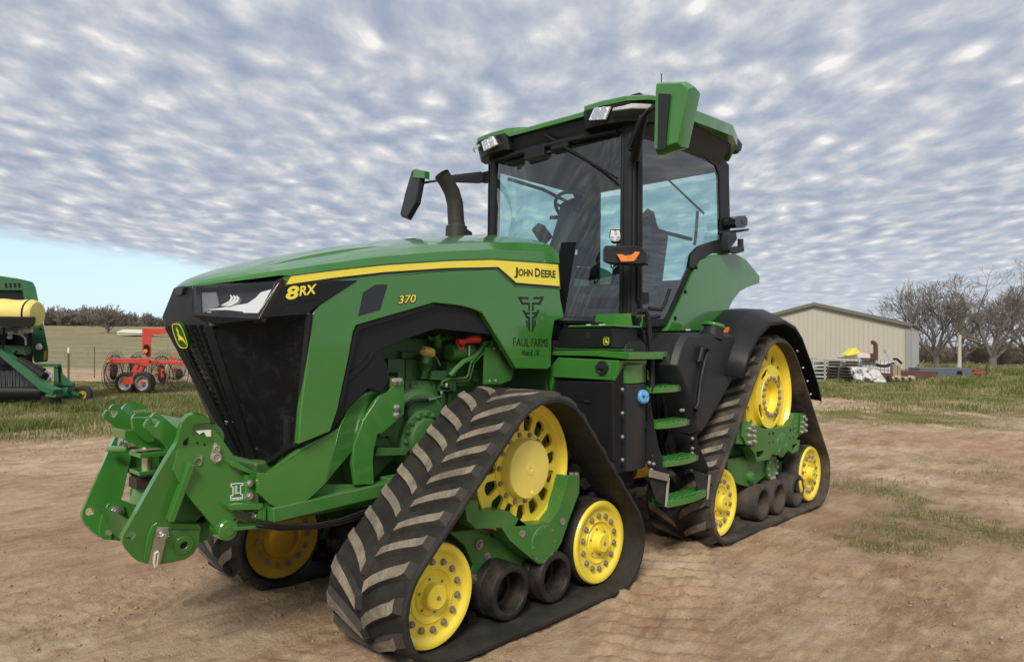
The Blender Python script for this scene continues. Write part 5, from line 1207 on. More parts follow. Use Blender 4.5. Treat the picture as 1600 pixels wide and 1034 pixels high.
# ---------------------------------------------------------------- grille and lamps
GT = np.array([1.575, 0.262, 1.690]); GS = np.array([1.185, 0.548, 1.757]); GB = np.array([1.212, 0.495, 1.093]); GP = np.array([1.215, 0.081, 0.905])
def lerp(a, b, f): return a+(b-a)*f
m = MB()                                                          # louvred centre face
nR = 26
for i in range(nR):
    f0, f1 = i/nR, (i+0.72)/nR
    for sgn in (1, -1):
        for j in range(3):
            g0, g1 = j/3+0.02, (j+1)/3-0.02
            q = []
            for f in (f0, f1):
                A = lerp(np.array([1.612, 0, 1.69]), np.array([1.235, 0, 0.897]), f); B = lerp(GT, GP, f)
                q += [lerp(A, B, g0), lerp(A, B, g1)]
            q = [np.array([v[0], v[1]*sgn, v[2]]) for v in q]; out = np.array([0.012, 0, 0.004])
            m.add([q[0], q[1], q[3]-out*0.8, q[2]-out*0.8]+[v-out*2 for v in q], [(0, 1, 2, 3), (0, 1, 5, 4), (3, 2, 7, 6)] if sgn > 0 else [(3, 2, 1, 0), (4, 5, 1, 0), (6, 7, 2, 3)])
m.build('grille_louvres', mesh_m, T, flip=True)['kind'] = 'stuff'
m = MB()
for sgn in (1, -1):
    s_ = np.array([1, sgn, 1])
    for X in (0.33, 0.66):
        a = lerp(np.array([1.612, 0, 1.69]), GT, X)*s_; b = lerp(np.array([1.235, 0, 0.897]), GP, X)*s_
        m.bar(a, b, 0.016, 0.02, up=(1, 0, 0.3))
    m.bar(GT*s_, GP*s_, 0.05, 0.03, up=(1, 0.6*sgn, 0.2))
    m.bar(GS*s_, GB*s_, 0.03, 0.03, up=(1, 0.6*sgn, 0.2)); m.bar(GB*s_, GP*s_, 0.03, 0.04, up=(1, 0.6*sgn, 0.2)); m.bar(GT*s_, GS*s_, 0.03, 0.03, up=(1, 0.6*sgn, 0.2))
m.bar((1.22, -0.1, 0.885), (1.22, 0.1, 0.885), 0.06, 0.03)
m.build('grille_frame', black, T, bevel=0.006)
m = MB()
for sgn in (1, -1):
    s_ = np.array([1, sgn, 1]); V = [GT*s_, GS*s_, GB*s_, GP*s_]
    mid = (V[0]+V[1]+V[2]+V[3])/4+np.array([0.012, 0.018*sgn, 0])
    m.add(V+[mid], [(0, 1, 4), (1, 2, 4), (2, 3, 4), (3, 0, 4)] if sgn < 0 else [(1, 0, 4), (2, 1, 4), (3, 2, 4), (0, 3, 4)])
    m.add([v-np.array([0.03, 0.02*sgn, 0]) for v in V], [(0, 1, 2, 3)])
gm = bpy.data.materials.new('fine grille screen'); gm.use_nodes = True
n = NT(gm.node_tree); n.n.clear()
tc = n.add('ShaderNodeTexCoord').outputs['Object']
tr = n.add('ShaderNodeBsdfTransparent', {0: (0.85, 0.85, 0.85, 1)})
pb = n.add('ShaderNodeBsdfPrincipled', {'Base Color': n.mix(n.fit(n.noise(tc, 16, 6, 0.7), 0.5, 0.75), (0.008, 0.0085, 0.0095), (0.03, 0.027, 0.024)), 'Roughness': 0.5, 'Specular IOR Level': 0.2})
fm = n.add('ShaderNodeMixShader', {0: 0.74, 1: tr.outputs[0], 2: pb.outputs[0]}); n.add('ShaderNodeOutputMaterial', {0: fm.outputs[0]})
V = None
mb2 = MB()
for sgn in (1, -1):
    s_ = np.array([1, sgn, 1]); V = [GT*s_, GS*s_, GB*s_, GP*s_]
    mb2.add(V, [(0, 1, 2, 3)])
mb2.build('grille_screen', gm, T)
# radiator and pipes behind the screen
m = MB(); m.box((1.02, 0, 1.35), (0.06, 0.86, 0.75)); m.build('radiator', mat('radiator fins', (0.030, 0.031, 0.032), 0.7, bump=0.6, bscale=160), T)
m = MB(); m.box((1.055, 0.1, 1.22), (0.02, 0.5, 0.02)); m.box((1.055, 0.1, 1.48), (0.02, 0.5, 0.02)); m.tube([(1.10, 0.38, 1.50), (1.10, 0.30, 1.40), (1.10, 0.24, 1.30), (1.10, 0.30, 1.27), (1.10, 0.40, 1.27)], 0.026, 10)
m.build('radiator_hose', trimd, T)
m = MB(); m.tube([(1.16, 0.30, 0.98), (1.16, 0.30, 1.20)], 0.02, 10); m.tube([(1.10, 0.14, 1.19), (1.12, 0.32, 1.19)], 0.016, 10); m.box((1.16, 0.31, 1.56), (0.004, 0.07, 0.04))
m.tube([(1.20, 0.34, 0.99), (1.215, 0.345, 1.01), (1.215, 0.335, 1.05), (1.20, 0.33, 1.06)], 0.005, 6); m.build('cooler_pipe', mat('dull pipe', (0.24, 0.235, 0.22), 0.5), T)
# nose between the lamps
L1, L2, L3, L4 = px(304, 448, y=0.135), px(306, 488, y=0.21), px(404.7, 489.3, y=0.56), px(431.8, 440, y=0.565)
top = [(1.612, 0.0, 1.892), (1.600, 0.100, 1.886), (1.395, 0.565, 1.910)]
nb0, nb1 = px(300.5, 446.5, y=0.118), px(301.5, 493, y=0.20)
lowc, lowe = np.array([1.617, 0.0, 1.690]), np.array([1.472, 0.575, 1.715])
for sgn in (1, -1):
    S_ = np.array([1, sgn, 1]); m = MB(); vs = [np.array(top[0])*S_, nb0*S_, nb1*S_, GT*S_, lowc*S_, lowe*S_, GS*S_]
    m.add(vs, [(0, 4, 3, 2, 1), (2, 3, 5), (3, 6, 5)] if sgn > 0 else [(1, 2, 3, 4, 0), (5, 3, 2), (5, 6, 3)]); m.build('nose_panel', black, T)
m = MB(); m.prism([(1.622, 0.06, 1.885), (1.622, -0.06, 1.885), (1.626, -0.04, 1.845), (1.626, 0.04, 1.845)], (-0.02, 0, 0)); m.build('nose_latch', greyp, T, bevel=0.004)
Bz = [nb0, nb1, lowe, np.array(px(441, 434, y=0.566))]
c4 = (L1+L2+L3+L4)/4; nrm = np.cross(L2-L1, L4-L1); nrm /= np.linalg.norm(nrm); nrm = nrm if nrm[0] > 0 else -nrm
for sgn in (1, -1):
    S_ = np.array([1, sgn, 1])
    m = MB(); m.prism([q*S_ for q in Bz], -nrm*S_*0.05, [[(q+(c4-q)*0.03)*S_ for q in (L1, L2, L3, L4)]]); hl = m.build('headlamp', blackg, T, bevel=0.003)
    m = MB(); m.prism([(q-nrm*0.06)*S_ for q in (L1, L2, L3, L4)], -nrm*S_*0.01); m.build('lamp_housing', black, hl)
    def pl(a, b, off):
        A = np.array([[280, 350, 1], [940, 310, 1], [290, 560, 1], [800, 565, 1]], float)
        v = min(max((b-350+40*(a-280)/660)/(212+40*(a-280)/660), 0.02), 0.98); xr = 940-140*v
        f = min(max((a-284)/(xr-284), 0.02), 0.98); q = (L1*(1-f)+L4*f)*(1-v)+(L2*(1-f)+L3*f)*v
        return (q-nrm*off)*S_
    m = MB(); m.prism([pl(a, b, 0.030) for a, b in ((868, 352), (918, 346), (800, 560), (662, 568), (640, 532), (520, 520), (342, 520), (480, 500), (680, 466), (745, 422), (790, 375))], -nrm*S_*0.02)
    for dx in (0, 26, 50): m.prism([pl(a+dx, b+dx*0.1, 0.022) for a, b in ((548, 405), (556, 402), (575, 425), (560, 455), (500, 487), (470, 490), (540, 452), (556, 428))], -nrm*S_*0.02)
    m.prism([pl(a, b, 0.03) for a, b in ((345, 535), (380, 535), (385, 560), (365, 562))], -nrm*S_*0.02)
    m.build('lamp_reflector', lampw, hl)
    m = MB(); m.prism([pl(a, b, 0.04) for a, b in ((300, 370), (420, 365), (440, 480), (330, 530), (300, 540))], -nrm*S_*0.01); m.build('lamp_inner_cover', mat('grey lamp insert', (.16, .165, .17), .3), hl)
    m = MB(); m.add([q*S_ for q in (L1, L2, L3, L4)], [(0, 1, 2, 3)] if sgn > 0 else [(3, 2, 1, 0)]); m.build('lamp_lens', lens, hl)
# badge
def badge(par, c, right, up, w, h, frame, fill, mark):
    right = np.array(right, float); up = np.array(up, float); n_ = np.cross(right, up); c = np.array(c, float)
    def ov(sw, sh, off, nn=28):
        out = []
        for k in range(nn):
            a = 2*math.pi*k/nn; ca, sa = math.cos(a), math.sin(a)
            out.append(c+right*sw/2*math.copysign(abs(ca)**0.62, ca)+up*sh/2*math.copysign(abs(sa)**0.62, sa)+n_*off)
        return out
    m = MB(); m.prism(ov(w, h, 0.008), -n_*0.02); a = m.build('badge', fill, par, bevel=0.002)
    m = MB(); m.prism(ov(w*0.96, h*0.97, 0.0095), -n_*0.004, [ov(w*0.86, h*0.92, 0.0095)]); m.build('badge_border', frame, a)
    deer = [(-0.30, 0.10), (-0.18, 0.13), (-0.10, 0.30), (-0.16, 0.55), (-0.02, 0.78), (-0.02, 0.52), (0.08, 0.42), (0.04, 0.30), (0.02, 0.05), (0.18, -0.08), (0.36, -0.14), (0.44, -0.32), (0.52, -0.72), (0.30, -0.40), (0.10, -0.36), (-0.04, -0.30), (-0.20, -0.38), (-0.32, -0.52), (-0.16, -0.28), (-0.34, -0.36), (-0.40, -0.42), (-0.24, -0.16), (-0.18, -0.05), (-0.24, 0.02)]
    m = MB(); m.prism([c+right*x*w*0.62+up*z*h*0.46+n_*0.0105 for x, z in deer], -n_*0.004); m.build('badge_mark', mark, a)
bu = np.array([0.36, 0, 0.80]); bu /= np.linalg.norm(bu)
br_v = np.array([-0.30, 0.954, 0.0]); bu_ = bu-br_v*(bu @ br_v); bu_ /= np.linalg.norm(bu_)
badge(T, px(283, 524, y=0.03), br_v, bu_, 0.084, 0.142, ydecal, greenp, ydecal)
# ---------------------------------------------------------------- front hitch
HN, HD = np.array([0.0, 1.0, -0.2075]), 0.165                      # plane of the left lift arm, leaning outwards
HNu = HN/np.linalg.norm(HN)
o6, k6, o7, k7 = (120, 620), 5.743, (120, 720), 5.0
A6 = lambda a, b, off=0.0: px(o6[0]+a/k6, o6[1]+b/k6, n=HN, d=HD+off)
A7 = lambda a, b, off=0.0: px(o7[0]+a/k7, o7[1]+b/k7, n=HN, d=HD+off)
arm = [A6(1195, 215), A6(1190, 195), A6(1130, 165), A6(1060, 150), A6(1000, 170), A6(955, 215), A6(930, 290), A6(915, 370), A6(885, 437), A7(695, 0), A7(360, 590), A7(358, 640), A7(372, 680),
       A7(398, 706), A7(425, 740), A7(470, 778), A7(530, 797), A7(640, 808), A7(740, 792), A7(850, 765), A7(915, 720), A7(960, 640), A7(968, 520), A7(955, 495), A7(745, 490), A7(700, 470), A7(880, 0), A6(1060, 560),
       A6(1110, 525), A6(1160, 520), A6(1228, 430), A6(1222, 385), A6(1160, 350), A6(1040, 345), A6(1036, 275), A6(1060, 245), A6(1130, 235), A6(1195, 226)]
def both(name, mb, m, par=T, bevel=0.0, kind=None):
    a = mb.build(name, m, par, bevel=bevel); mb.mirror(keep=False); b = mb.build(name, m, par, bevel=bevel)
    if kind: a['kind'] = kind; b['kind'] = kind
    return a, b
hole = circle(A7(425, 580), 0.020, 16, (1, 0, 0), (0, 0.2032, 0.979))
win = [A6(955, 400), A6(985, 370), A6(1003, 350), A6(998, 420), A6(975, 440), A6(950, 425)]
m = MB(); m.prism(arm, -HNu*0.034, [hole]); armL, armR = both('lift_arm', m, green)
m = MB()                                                           # layered lower plate with the strap
m.prism([A7(525, 790, .014), A7(528, 740, .014), A7(560, 580, .014), A7(590, 510, .014), A7(625, 482, .014), A7(690, 482, .014), A7(735, 500, .014), A7(745, 545, .014), A7(965, 545, .014), A7(955, 650, .014), A7(915, 715, .014), A7(850, 762, .014), A7(740, 790, .014), A7(640, 806, .014)], -HNu*0.018)
m.lathe(A7(835, 655, .014), HNu, [(-0.005, 0.048), (0.006, 0.047), (0.006, 0.018), (0.0, 0.018)], 24)
both('arm_plate', m, green, bevel=0.003)
m = MB(); m.prism([A6(a, b, .0006) for a, b in ((955, 400), (985, 372), (1003, 355), (998, 420), (975, 440), (950, 425))], -HNu*.002); m.lathe(A7(835, 655, .0145), HNu, [(0, 0.018), (0.001, 0.018), (0.001, 0)], 16)
for a, b, r in ((1082, 412, .005), (1146, 427, .005), (1146, 508, .004)): m.lathe(A6(a, b, 0.001), HNu, [(0, r), (0.001, r), (0.001, 0)], 10)
both('arm_holes', m, blackd, kind='stuff')
m = MB(); m.prism([A7(630, 512, .022), A7(720, 514, .022), A7(650, 812, .022), A7(557, 812, .022)], -HNu*0.006, [[A7(620, 705, .022), A7(640, 702, .022), A7(612, 800, .022), A7(595, 800, .022)]])
st_ = m.build('steel_strap', steel, T, bevel=0.001)
m = MB(); c = A7(665, 570, .022); m.lathe(c, HNu, [(0, 0.030), (0.006, 0.030), (0.006, 0.020), (0.014, 0.018), (0.030, 0.016), (0.034, 0.012), (0.034, 0)], 18)
m.tube([c+HNu*0.022+np.array([0.03, 0, 0.005]), c+HNu*0.024+np.array([-0.025, 0, -0.005])], 0.003, 6); m.build('pivot_bolt', steel, st_)
m = MB(); pts = [A7(605, 790, .027), A7(615, 720, .027), A7(632, 706, .027), A7(640, 720, .027), A7(625, 810, .027), A7(610, 825, .027)]; m.tube(pts+[pts[0]], 0.006, 8); m.build('lynch_pin', mat('bare cord', (0.62, 0.58, 0.46), 0.7), st_)
m = MB(); m.bar(A7(890, 18, .03), A7(725, 462, .03), 0.055, 0.03, up=(1, 0, .5)); both('arm_gusset', m, green, bevel=0.004)
NI, DI = np.array([0.0, -1.0, -0.2075]), 0.165-0.034-0.014
NIu = NI/np.linalg.norm(NI); I7 = lambda a, b: px(o7[0]+a/k7, o7[1]+b/k7, n=np.array([0.0, -1.0, -0.2075]), d=0.165-0.048)
m = MB(); m.prism([I7(a, b) for a, b in ((172, 580), (180, 500), (205, 390), (250, 332), (320, 322), (372, 352), (362, 382), (292, 520), (268, 618), (205, 612))], NIu*0.0+np.array([0, -0.014, 0])); m.build('inner_arm_plate', green, T, bevel=.002)
m = MB(); m.lathe(I7(308, 397), (0, 1, .2), [(0, .036), (.01, .036), (.01, .028), (.016, .026), (.016, .018), (.034, .016), (.036, 0)], 20); m.build('pivot_bolt', steel, T)
m = MB(); m.lathe(I7(250, 560), (0, 1, .2), [(0, .016), (.004, .015), (.004, 0)], 14); m.build('arm_bolt', bolt, T)
# inner jaw plate on each arm
m = MB(); jy = 0.30
m.prism([px(o6[0]+a/k6, o6[1]+b/k6, y=jy) for a, b in ((660, 185), (685, 150), (715, 138), (745, 150), (920, 300), (900, 400), (830, 500), (800, 440), (760, 400), (610, 280), (605, 250), (630, 205), (650, 195), (665, 205), (672, 235), (665, 255), (695, 270), (715, 262), (745, 215), (735, 200))], (0, -0.022, 0))
both('top_jaw', m, green, bevel=0.003)
# outer upper bracket bolted to the tractor
B = [(301, 664), (317, 660.5), (328, 661), (349, 688), (372, 721), (399, 742), (404, 742), (404, 788), (366, 796), (366, 828), (342, 832), (288, 768), (270, 735), (280, 690)]
m = MB(); m.prism(P2(B, 0.395), (0, -0.03, 0)); both('hitch_bracket', m, green, bevel=0.003)
m = MB(); m.prism(P2([(361, 722), (366, 721), (400, 738), (399, 742), (394, 742), (361, 728)], 0.43), (0, -0.06, 0))
m.prism(P2([(385.5, 742), (404, 741.5), (404.5, 786), (401, 789), (388, 788), (385.5, 785)], 0.435), (0, -0.045, 0))
m.prism(P2([(358, 790), (372, 787), (412, 786), (412, 792), (404, 796), (360, 797)], 0.46), (0, -0.10, 0)); m.prism(P2([(412, 792), (416, 793), (416, 820), (412, 820)], 0.46), (0, -0.10, 0)); m.prism(P2([(366, 823), (414, 820), (414, 825), (366, 829)], 0.46), (0, -0.10, 0))
m.prism(P2([(404, 795), (412, 793), (412, 822), (404, 822)], 0.452), (0, -0.02, 0))
both('mount_flange', m, green, bevel=0.003)
m = MB()
for u, v in ((390, 754.5), (390, 774)): hexbolt(m, px(u, v, y=0.435), YAX, 0.015, 0.018)
hexbolt(m, px(398, 804.5, y=0.40), YAX, 0.015, 0.03); both('mount_bolts', m, steel, kind='stuff')
m = MB(); c = px(357, 828, y=0.43); m.lathe(c, YAX, [(-0.10, 0.050), (0.0, 0.050), (0.006, 0.044), (0.007, 0.025), (0.012, 0.024), (0.012, 0)], 26); both('pivot_pin', m, green)
m = MB(); m.prism(P2([(268, 818), (314, 818), (345, 806), (350, 830), (318, 846), (300, 855), (268, 850)], 0.255), (0, -0.05, 0)); both('lower_link', m, green2, bevel=0.004)
hexbolt(mm := MB(), px(334, 829, y=0.26), YAX, 0.012, 0.03); both('link_bolt', mm, steel)
# sensor plate, ring and decals on the bracket
m = MB(); q = lambda a, b: px(o6[0]+a/k6, o6[1]+b/k6, y=0.402)
m.prism([q(1225, 440), (q(1242, 406)), q(1285, 450), q(1280, 560), q(1240, 602), q(1198, 555)], (0, -0.006, 0)); m.build('sensor_plate', gold, T, bevel=0.001)
m = MB()
for a, b, r in ((1250, 465, .018), (1250, 543, .024)): m.lathe(q(a, b), YAX, [(0, r), (0.01, r), (0.012, r*0.75), (0.006, r*0.6), (0.006, 0.005), (0.010, 0.004), (0.010, 0)], 16)
m.build('sensor_bolts', bolts, T)['kind'] = 'stuff'
m = MB(); m.prism([q(1065, 610), q(1062, 575), q(1085, 548), q(1112, 525), q(1128, 528), q(1122, 595), q(1100, 615)], (0, -0.008, 0), [circle(q(1088, 580), 0.016, 12)]); m.build('lifting_eye', steel, T)
m = MB(); m.prism([q(1065, 303), q(1205, 293), q(1205, 355), q(1165, 355), q(1140, 312), q(1100, 335)], (0, -0.003, 0)); m.build('warning_label', whitep, T)
# maker's mark: two interlocked outlined letters
def L7(a, b): return px(o7[0]+a/k7, o7[1]+b/k7, y=0.3975)
m = MB()
outl = [(1204, 175), (1300, 168), (1300, 190), (1284, 195), (1284, 255), (1298, 258), (1298, 288), (1200, 295), (1200, 268), (1218, 264), (1218, 205), (1204, 203)]
inl = [(1211, 182), (1293, 176), (1293, 185), (1277, 190), (1277, 262), (1291, 265), (1291, 281), (1207, 288), (1207, 274), (1225, 269), (1225, 199), (1211, 196)]
m.prism([L7(a, b) for a, b in outl], (0, -0.002, 0), [[L7(a, b) for a, b in inl]])
m.prism([L7(a, b) for a, b in ((1236, 195), (1253, 194), (1253, 245), (1270, 243), (1270, 254), (1236, 257))], (0, -0.002, 0), [[L7(a, b) for a, b in ((1241, 200), (1248, 199), (1248, 250), (1266, 248), (1266, 250), (1241, 253))]])
m.build('maker_mark', whitep, T)
sidetext('lettering', 'LAFORGE', whitep, 360, 782, 379.5, 780.3, 2.6, 0.3965, bold=0.03)
# cross members, centre plates and the lift ram
m = MB(); a = px(o7[0]+835/k7, o7[1]+350/k7, y=0.22)
m.cyl((a[0], -0.27, a[2]), (a[0], 0.27, a[2]), 0.085, 28); b = A7(330, 500); m.prism([(1.90, 0.30, 0.76), (1.90, -0.30, 0.76), (1.83, -0.30, 0.60), (1.83, 0.30, 0.60)], (-0.03, 0, -0.012))
m.cyl((1.60, -0.36, 1.135), (1.60, 0.36, 1.135), 0.07, 28)
m.build('cross_tube', green2, T)
m = MB(); M6 = lambda a, b, y: px(o6[0]+a/k6, o6[1]+b/k6, y=y)
for y in (0.045, -0.035):
    m.prism([M6(a, b, y) for a, b in ((492, 190), (510, 182), (660, 186), (700, 250), (700, 400), (640, 405), (590, 370), (505, 295))], (0, -0.022, 0))
m.prism([M6(430, 300, 0), M6(560, 300, 0), M6(800, 420, 0), M6(820, 520, 0), M6(800, 560, 0), M6(760, 470, 0), M6(560, 460, 0), M6(430, 380, 0)], (0, -0.18, 0))
m.build('centre_bracket', green, T, bevel=0.004)
m = MB(); m.box(M6(670, 500, 0.03), (0.16, 0.16, 0.022)); m.box(M6(650, 660, 0.03), (0.14, 0.14, 0.02)); m.prism([M6(735, 500, 0.05), M6(800, 500, 0.05), M6(790, 640, 0.05), M6(735, 640, 0.05)], (0, -0.02, 0))
m.build('ram_mount', green, T, bevel=0.003)
m = MB(); p0, p1 = M6(632, 520, 0.02), M6(628, 700, 0.02); m.cyl(p0, p1, 0.024, 20); m.cyl(M6(600, 490, 0.03), M6(620, 478, 0.03), 0.02, 10); m.box(M6(620, 470, 0.03), (0.12, 0.06, 0.006)); m.build('ram_rod', gold, T)
m = MB(); p0, p1 = M6(615, 770, 0.02), M6(556, 960, 0.02); m.cyl(p0, p1, 0.046, 24); m.build('ram_cylinder', mat('pale green cylinder', (0.09, 0.20, 0.05), 0.35, coat=0.4), T)
m = MB(); m.box(M6(608, 757, 0.02), (0.11, 0.11, 0.05)); m.build('ram_collar', mat('brown rubber', (0.035, 0.022, 0.014), 0.7), T)
m = MB(); m.cyl(M6(612, 690, 0.02), M6(622, 735, 0.02), 0.034, 14); m.build('rod_nut', steel, T)
for i, (a, b, c) in enumerate(((378, 455, 400), (420, 520, 412), (470, 575, 415))):
    m = MB(); z0 = M6(a, c, -0.02); z1 = M6(b, c+6, -0.02); m.tube([z0, lerp(z0, z1, .3), lerp(z0, z1, .31), lerp(z0, z1, .6), lerp(z0, z1, .61), z1], [.020, .020, .014, .014, .019, .019], 12); m.build('hydraulic_coupler', steel, T)
m = MB(); m.cyl((A6(300, 0)[0]*0+M6(295, 470, -0.30)[0], -0.30, M6(295, 470, -0.30)[2]), M6(470, 465, -0.12), 0.018, 12); m.build('parking_pin', green, T)
m = MB()
for u0, v0 in ((268, 812), (275, 810)): m.tube([px(u0, v0, y=0.25), px(300, 815, y=0.22), px(325, 805, y=0.2), px(345, 780, y=0.18)], 0.012, 8)
m.tube([px(300, 800, y=0.15), px(310, 770, y=0.12), px(330, 760, y=0.1)], 0.012, 8)
m.build('hitch_hoses', hose, T)
m = MB(); m.box((1.28, 0, 0.80), (0.22, 0.60, 0.14)); m.build('front_support', greend, T, bevel=0.01)
# ---------------------------------------------------------------- cab
def mir(q): return np.array([q[0], -q[1], q[2]])
CY = 0.80
# pillars
m = MB()
def pillar(plan0, plan1, z0, z1):
    m.loft([[(x, y, z0) for x, y in plan0], [(x, y, z1) for x, y in plan1]], closed=True)
pa = [(-1.395, .674), (-1.378, .70), (-1.380, .755), (-1.405, .785), (-1.44, .792), (-1.51, .792), (-1.51, .75), (-1.46, .735), (-1.445, .70), (-1.44, .674)]
pillar(pa, pa, 1.72, 3.30); both2('cab_pillar', m, greyp, bevel=0.008); m = MB()
pc = [(-2.77, .780), (-2.77, .803), (-2.82, .806), (-2.92, .795), (-2.97, .75), (-2.97, .68), (-2.92, .68), (-2.86, .74)]
pillar(pc, pc, 1.75, 3.28)
both2('cab_pillar', m, greyp, bevel=0.008)
m = MB(); m.box((-1.388, .77, 2.55), (0.02, 0.012, 1.40)); m.cyl((-1.43, .803, 1.95), (-1.43, .803, 3.10), 0.011, 10); both2('pillar_trim', m, black, bevel=0.004)
# door frame, sill and glass
do = [(1001, 197), (1070, 214), (1130, 246), (1139, 258), (1142, 392), (1113, 394.5), (1092, 404), (1085, 421), (1044, 509), (1001, 512)]
di = [(1004, 215), (1060, 231), (1104, 249), (1118, 258), (1124, 274), (1127, 374), (1110, 378), (1093, 385), (1081, 398), (1078, 417), (1044, 492), (1039, 498), (1004, 499)]
side('cab_door', do, CY+0.012, 0.035, black, T, 0.004, holes=[di])
d_in = MB(); d_in.add(P2(di, CY+0.002), [tuple(range(len(di)))[::-1]]); dg = d_in.build('door_glass', glass, T); d_in.mirror(keep=False); d_in.build('door_glass', glass, T)
side('door_arc', [(1128, 384), (1141, 385), (1141, 396), (1114, 396), (1094, 406), (1087, 420), (1079, 418), (1081, 400), (1093, 386), (1112, 378)], CY+0.032, 0.02, greyp, T, 0.006)
# windshield: curved sheet, with its dark border
def wx(y, z):
    f = min(abs(y)/0.69, 1.0)
    low = -0.80-0.575*f**2.1; up = -1.345-0.045*f**2.1; g = (z-1.80)/(3.28-1.80)
    return low+(up-low)*g
zsn = np.linspace(1.80, 3.28, 9); ysn = np.linspace(-0.69, 0.69, 23)
m = MB(); m.loft([[(wx(y, z), y, z) for y in ysn] for z in zsn], cap=False); m.build('windshield', glass, T, sharp=80)
m = MB()
for zz0, th in ((1.795, 0.03), (3.27, 0.03)):
    m.tube([(wx(y, zz0), y, zz0) for y in ysn], th, 8)
for yy in (0.69, -0.69): m.tube([(wx(yy, z), yy, z) for z in zsn], 0.018, 8)
m.build('windshield_seal', black, T)
m = MB()                                                           # dark side border between hood and glass
for sgn in (1, -1):
    m = MB(); ys2 = np.linspace(0.33, 0.43, 5)*sgn
    m.loft([[(wx(y, z)+0.006, y*1.0, z) for y in ys2] for z in np.linspace(1.80, 2.40, 6)], cap=False)
    m.build('glass_border', mat('glass frit', (.006, .006, .007), .8, spec=.08), T)
m = MB(); m.loft([[(wx(y, 1.79)-.01, y, 1.79) for y in ysn], [(wx(y, 1.79)-0.02, y*0.98, 1.60) for y in ysn]], cap=False)
for sgn in (1, -1): m.box((-1.06, .60*sgn, 1.60), (0.35, 0.24, 0.26))
m.build('cab_base', black, T)
# cab sides, floor, rear wall
m = MB(); m.box((-2.2, 0, 1.76), (1.5, 1.54, 0.10)); m.box((-2.92, 0, 2.0), (0.06, 1.5, 0.5)); m.build('cab_floor', trimd, T)
m = MB(); m.add([(-2.94, -0.74, 2.28), (-2.94, 0.74, 2.28), (-2.94, 0.74, 3.18), (-2.94, -0.74, 3.18)], [(3, 2, 1, 0)]); m.build('rear_glass', glass, T)
# header ring and roof
m = MB()
ring_o = lambda z, e: [(-1.305-e*.6, 0.0, z), (-1.30-e*.6, .45, z), (-1.36-e*.3, .80-e, z), (-1.47, .93-e, z), (-2.72, .945-e, z), (-2.86, .84-e, z), (-2.88, 0, z)]
def full(h): return [np.array(q) for q in h]+[mir(q) for q in h[-2:0:-1]]
r0 = full(ring_o(3.20, 0.14)); r1 = full(ring_o(3.33, 0.02)); r2 = full(ring_o(3.40, 0.0))
for q in r1+r2:                                                    # the roof rises a little to the rear
    q[2] += 0.085*min(max((-1.4-q[0])/1.2, 0), 1)
for q in r0: q[2] += 0.03*min(max((-1.4-q[0])/1.2, 0), 1)
m.loft([r0, r1, r2], closed=True); m.build('roof_base', black, T, bevel=0.006)
m = MB(); hl_ = [(-1.30, 0), (-1.36, .55), (-1.48, .78), (-2.70, .80), (-2.80, .7), (-2.80, 0)]
hp_ = [np.array([x, y, 3.195]) for x, y in hl_]+[np.array([x, -y, 3.195]) for x, y in hl_[-2:0:-1]]
m.prism(hp_, (0, 0, 0.02)); m.build('headliner', trim, T)
def rz(x): return float(np.interp(-x, [1.20, 1.45, 1.95, 2.65, 2.80, 2.9], [3.440, 3.455, 3.510, 3.545, 3.50, 3.41]))
m = MB(); outl = [(-1.262, 0.0), (-1.262, 0.40), (-1.232, 0.43), (-1.225, 0.60), (-1.262, 0.80), (-1.36, .925), (-1.45, .962), (-1.95, .975), (-2.62, .975), (-2.80, .93), (-2.90, .80), (-2.93, 0.0)]
def orow(sc, dz): return full([(x if sc == 1 else -2.05+(x+2.05)*sc, y*sc, rz(x)+dz+(0.030*min(1, (x+1.60)/.15) if (x > -1.60 and y > .41) else 0)) for x, y in outl])
top_ = [orow(1, -0.105), orow(1, -0.012), orow(0.985, 0.0), orow(0.80, 0.03), orow(0.4, 0.05), orow(0.05, 0.052)]
for q in top_[0]:                                                  # thin lip over the windshield, deep fascia on the sides
    if q[0] > -1.47: q[2] += 0.062
m.loft(top_, cap=True, closed=True); m.build('cab_roof', green, T, sharp=24, flip=False)
m = MB(); m.prism(full([(-1.30, 0, 3.395), (-1.30, .40, 3.395), (-1.40, .9, 3.395), (-2.75, .93, 3.44), (-2.86, 0, 3.44)]), (0, 0, 0.03)); m.build('roof_underside', black, T)
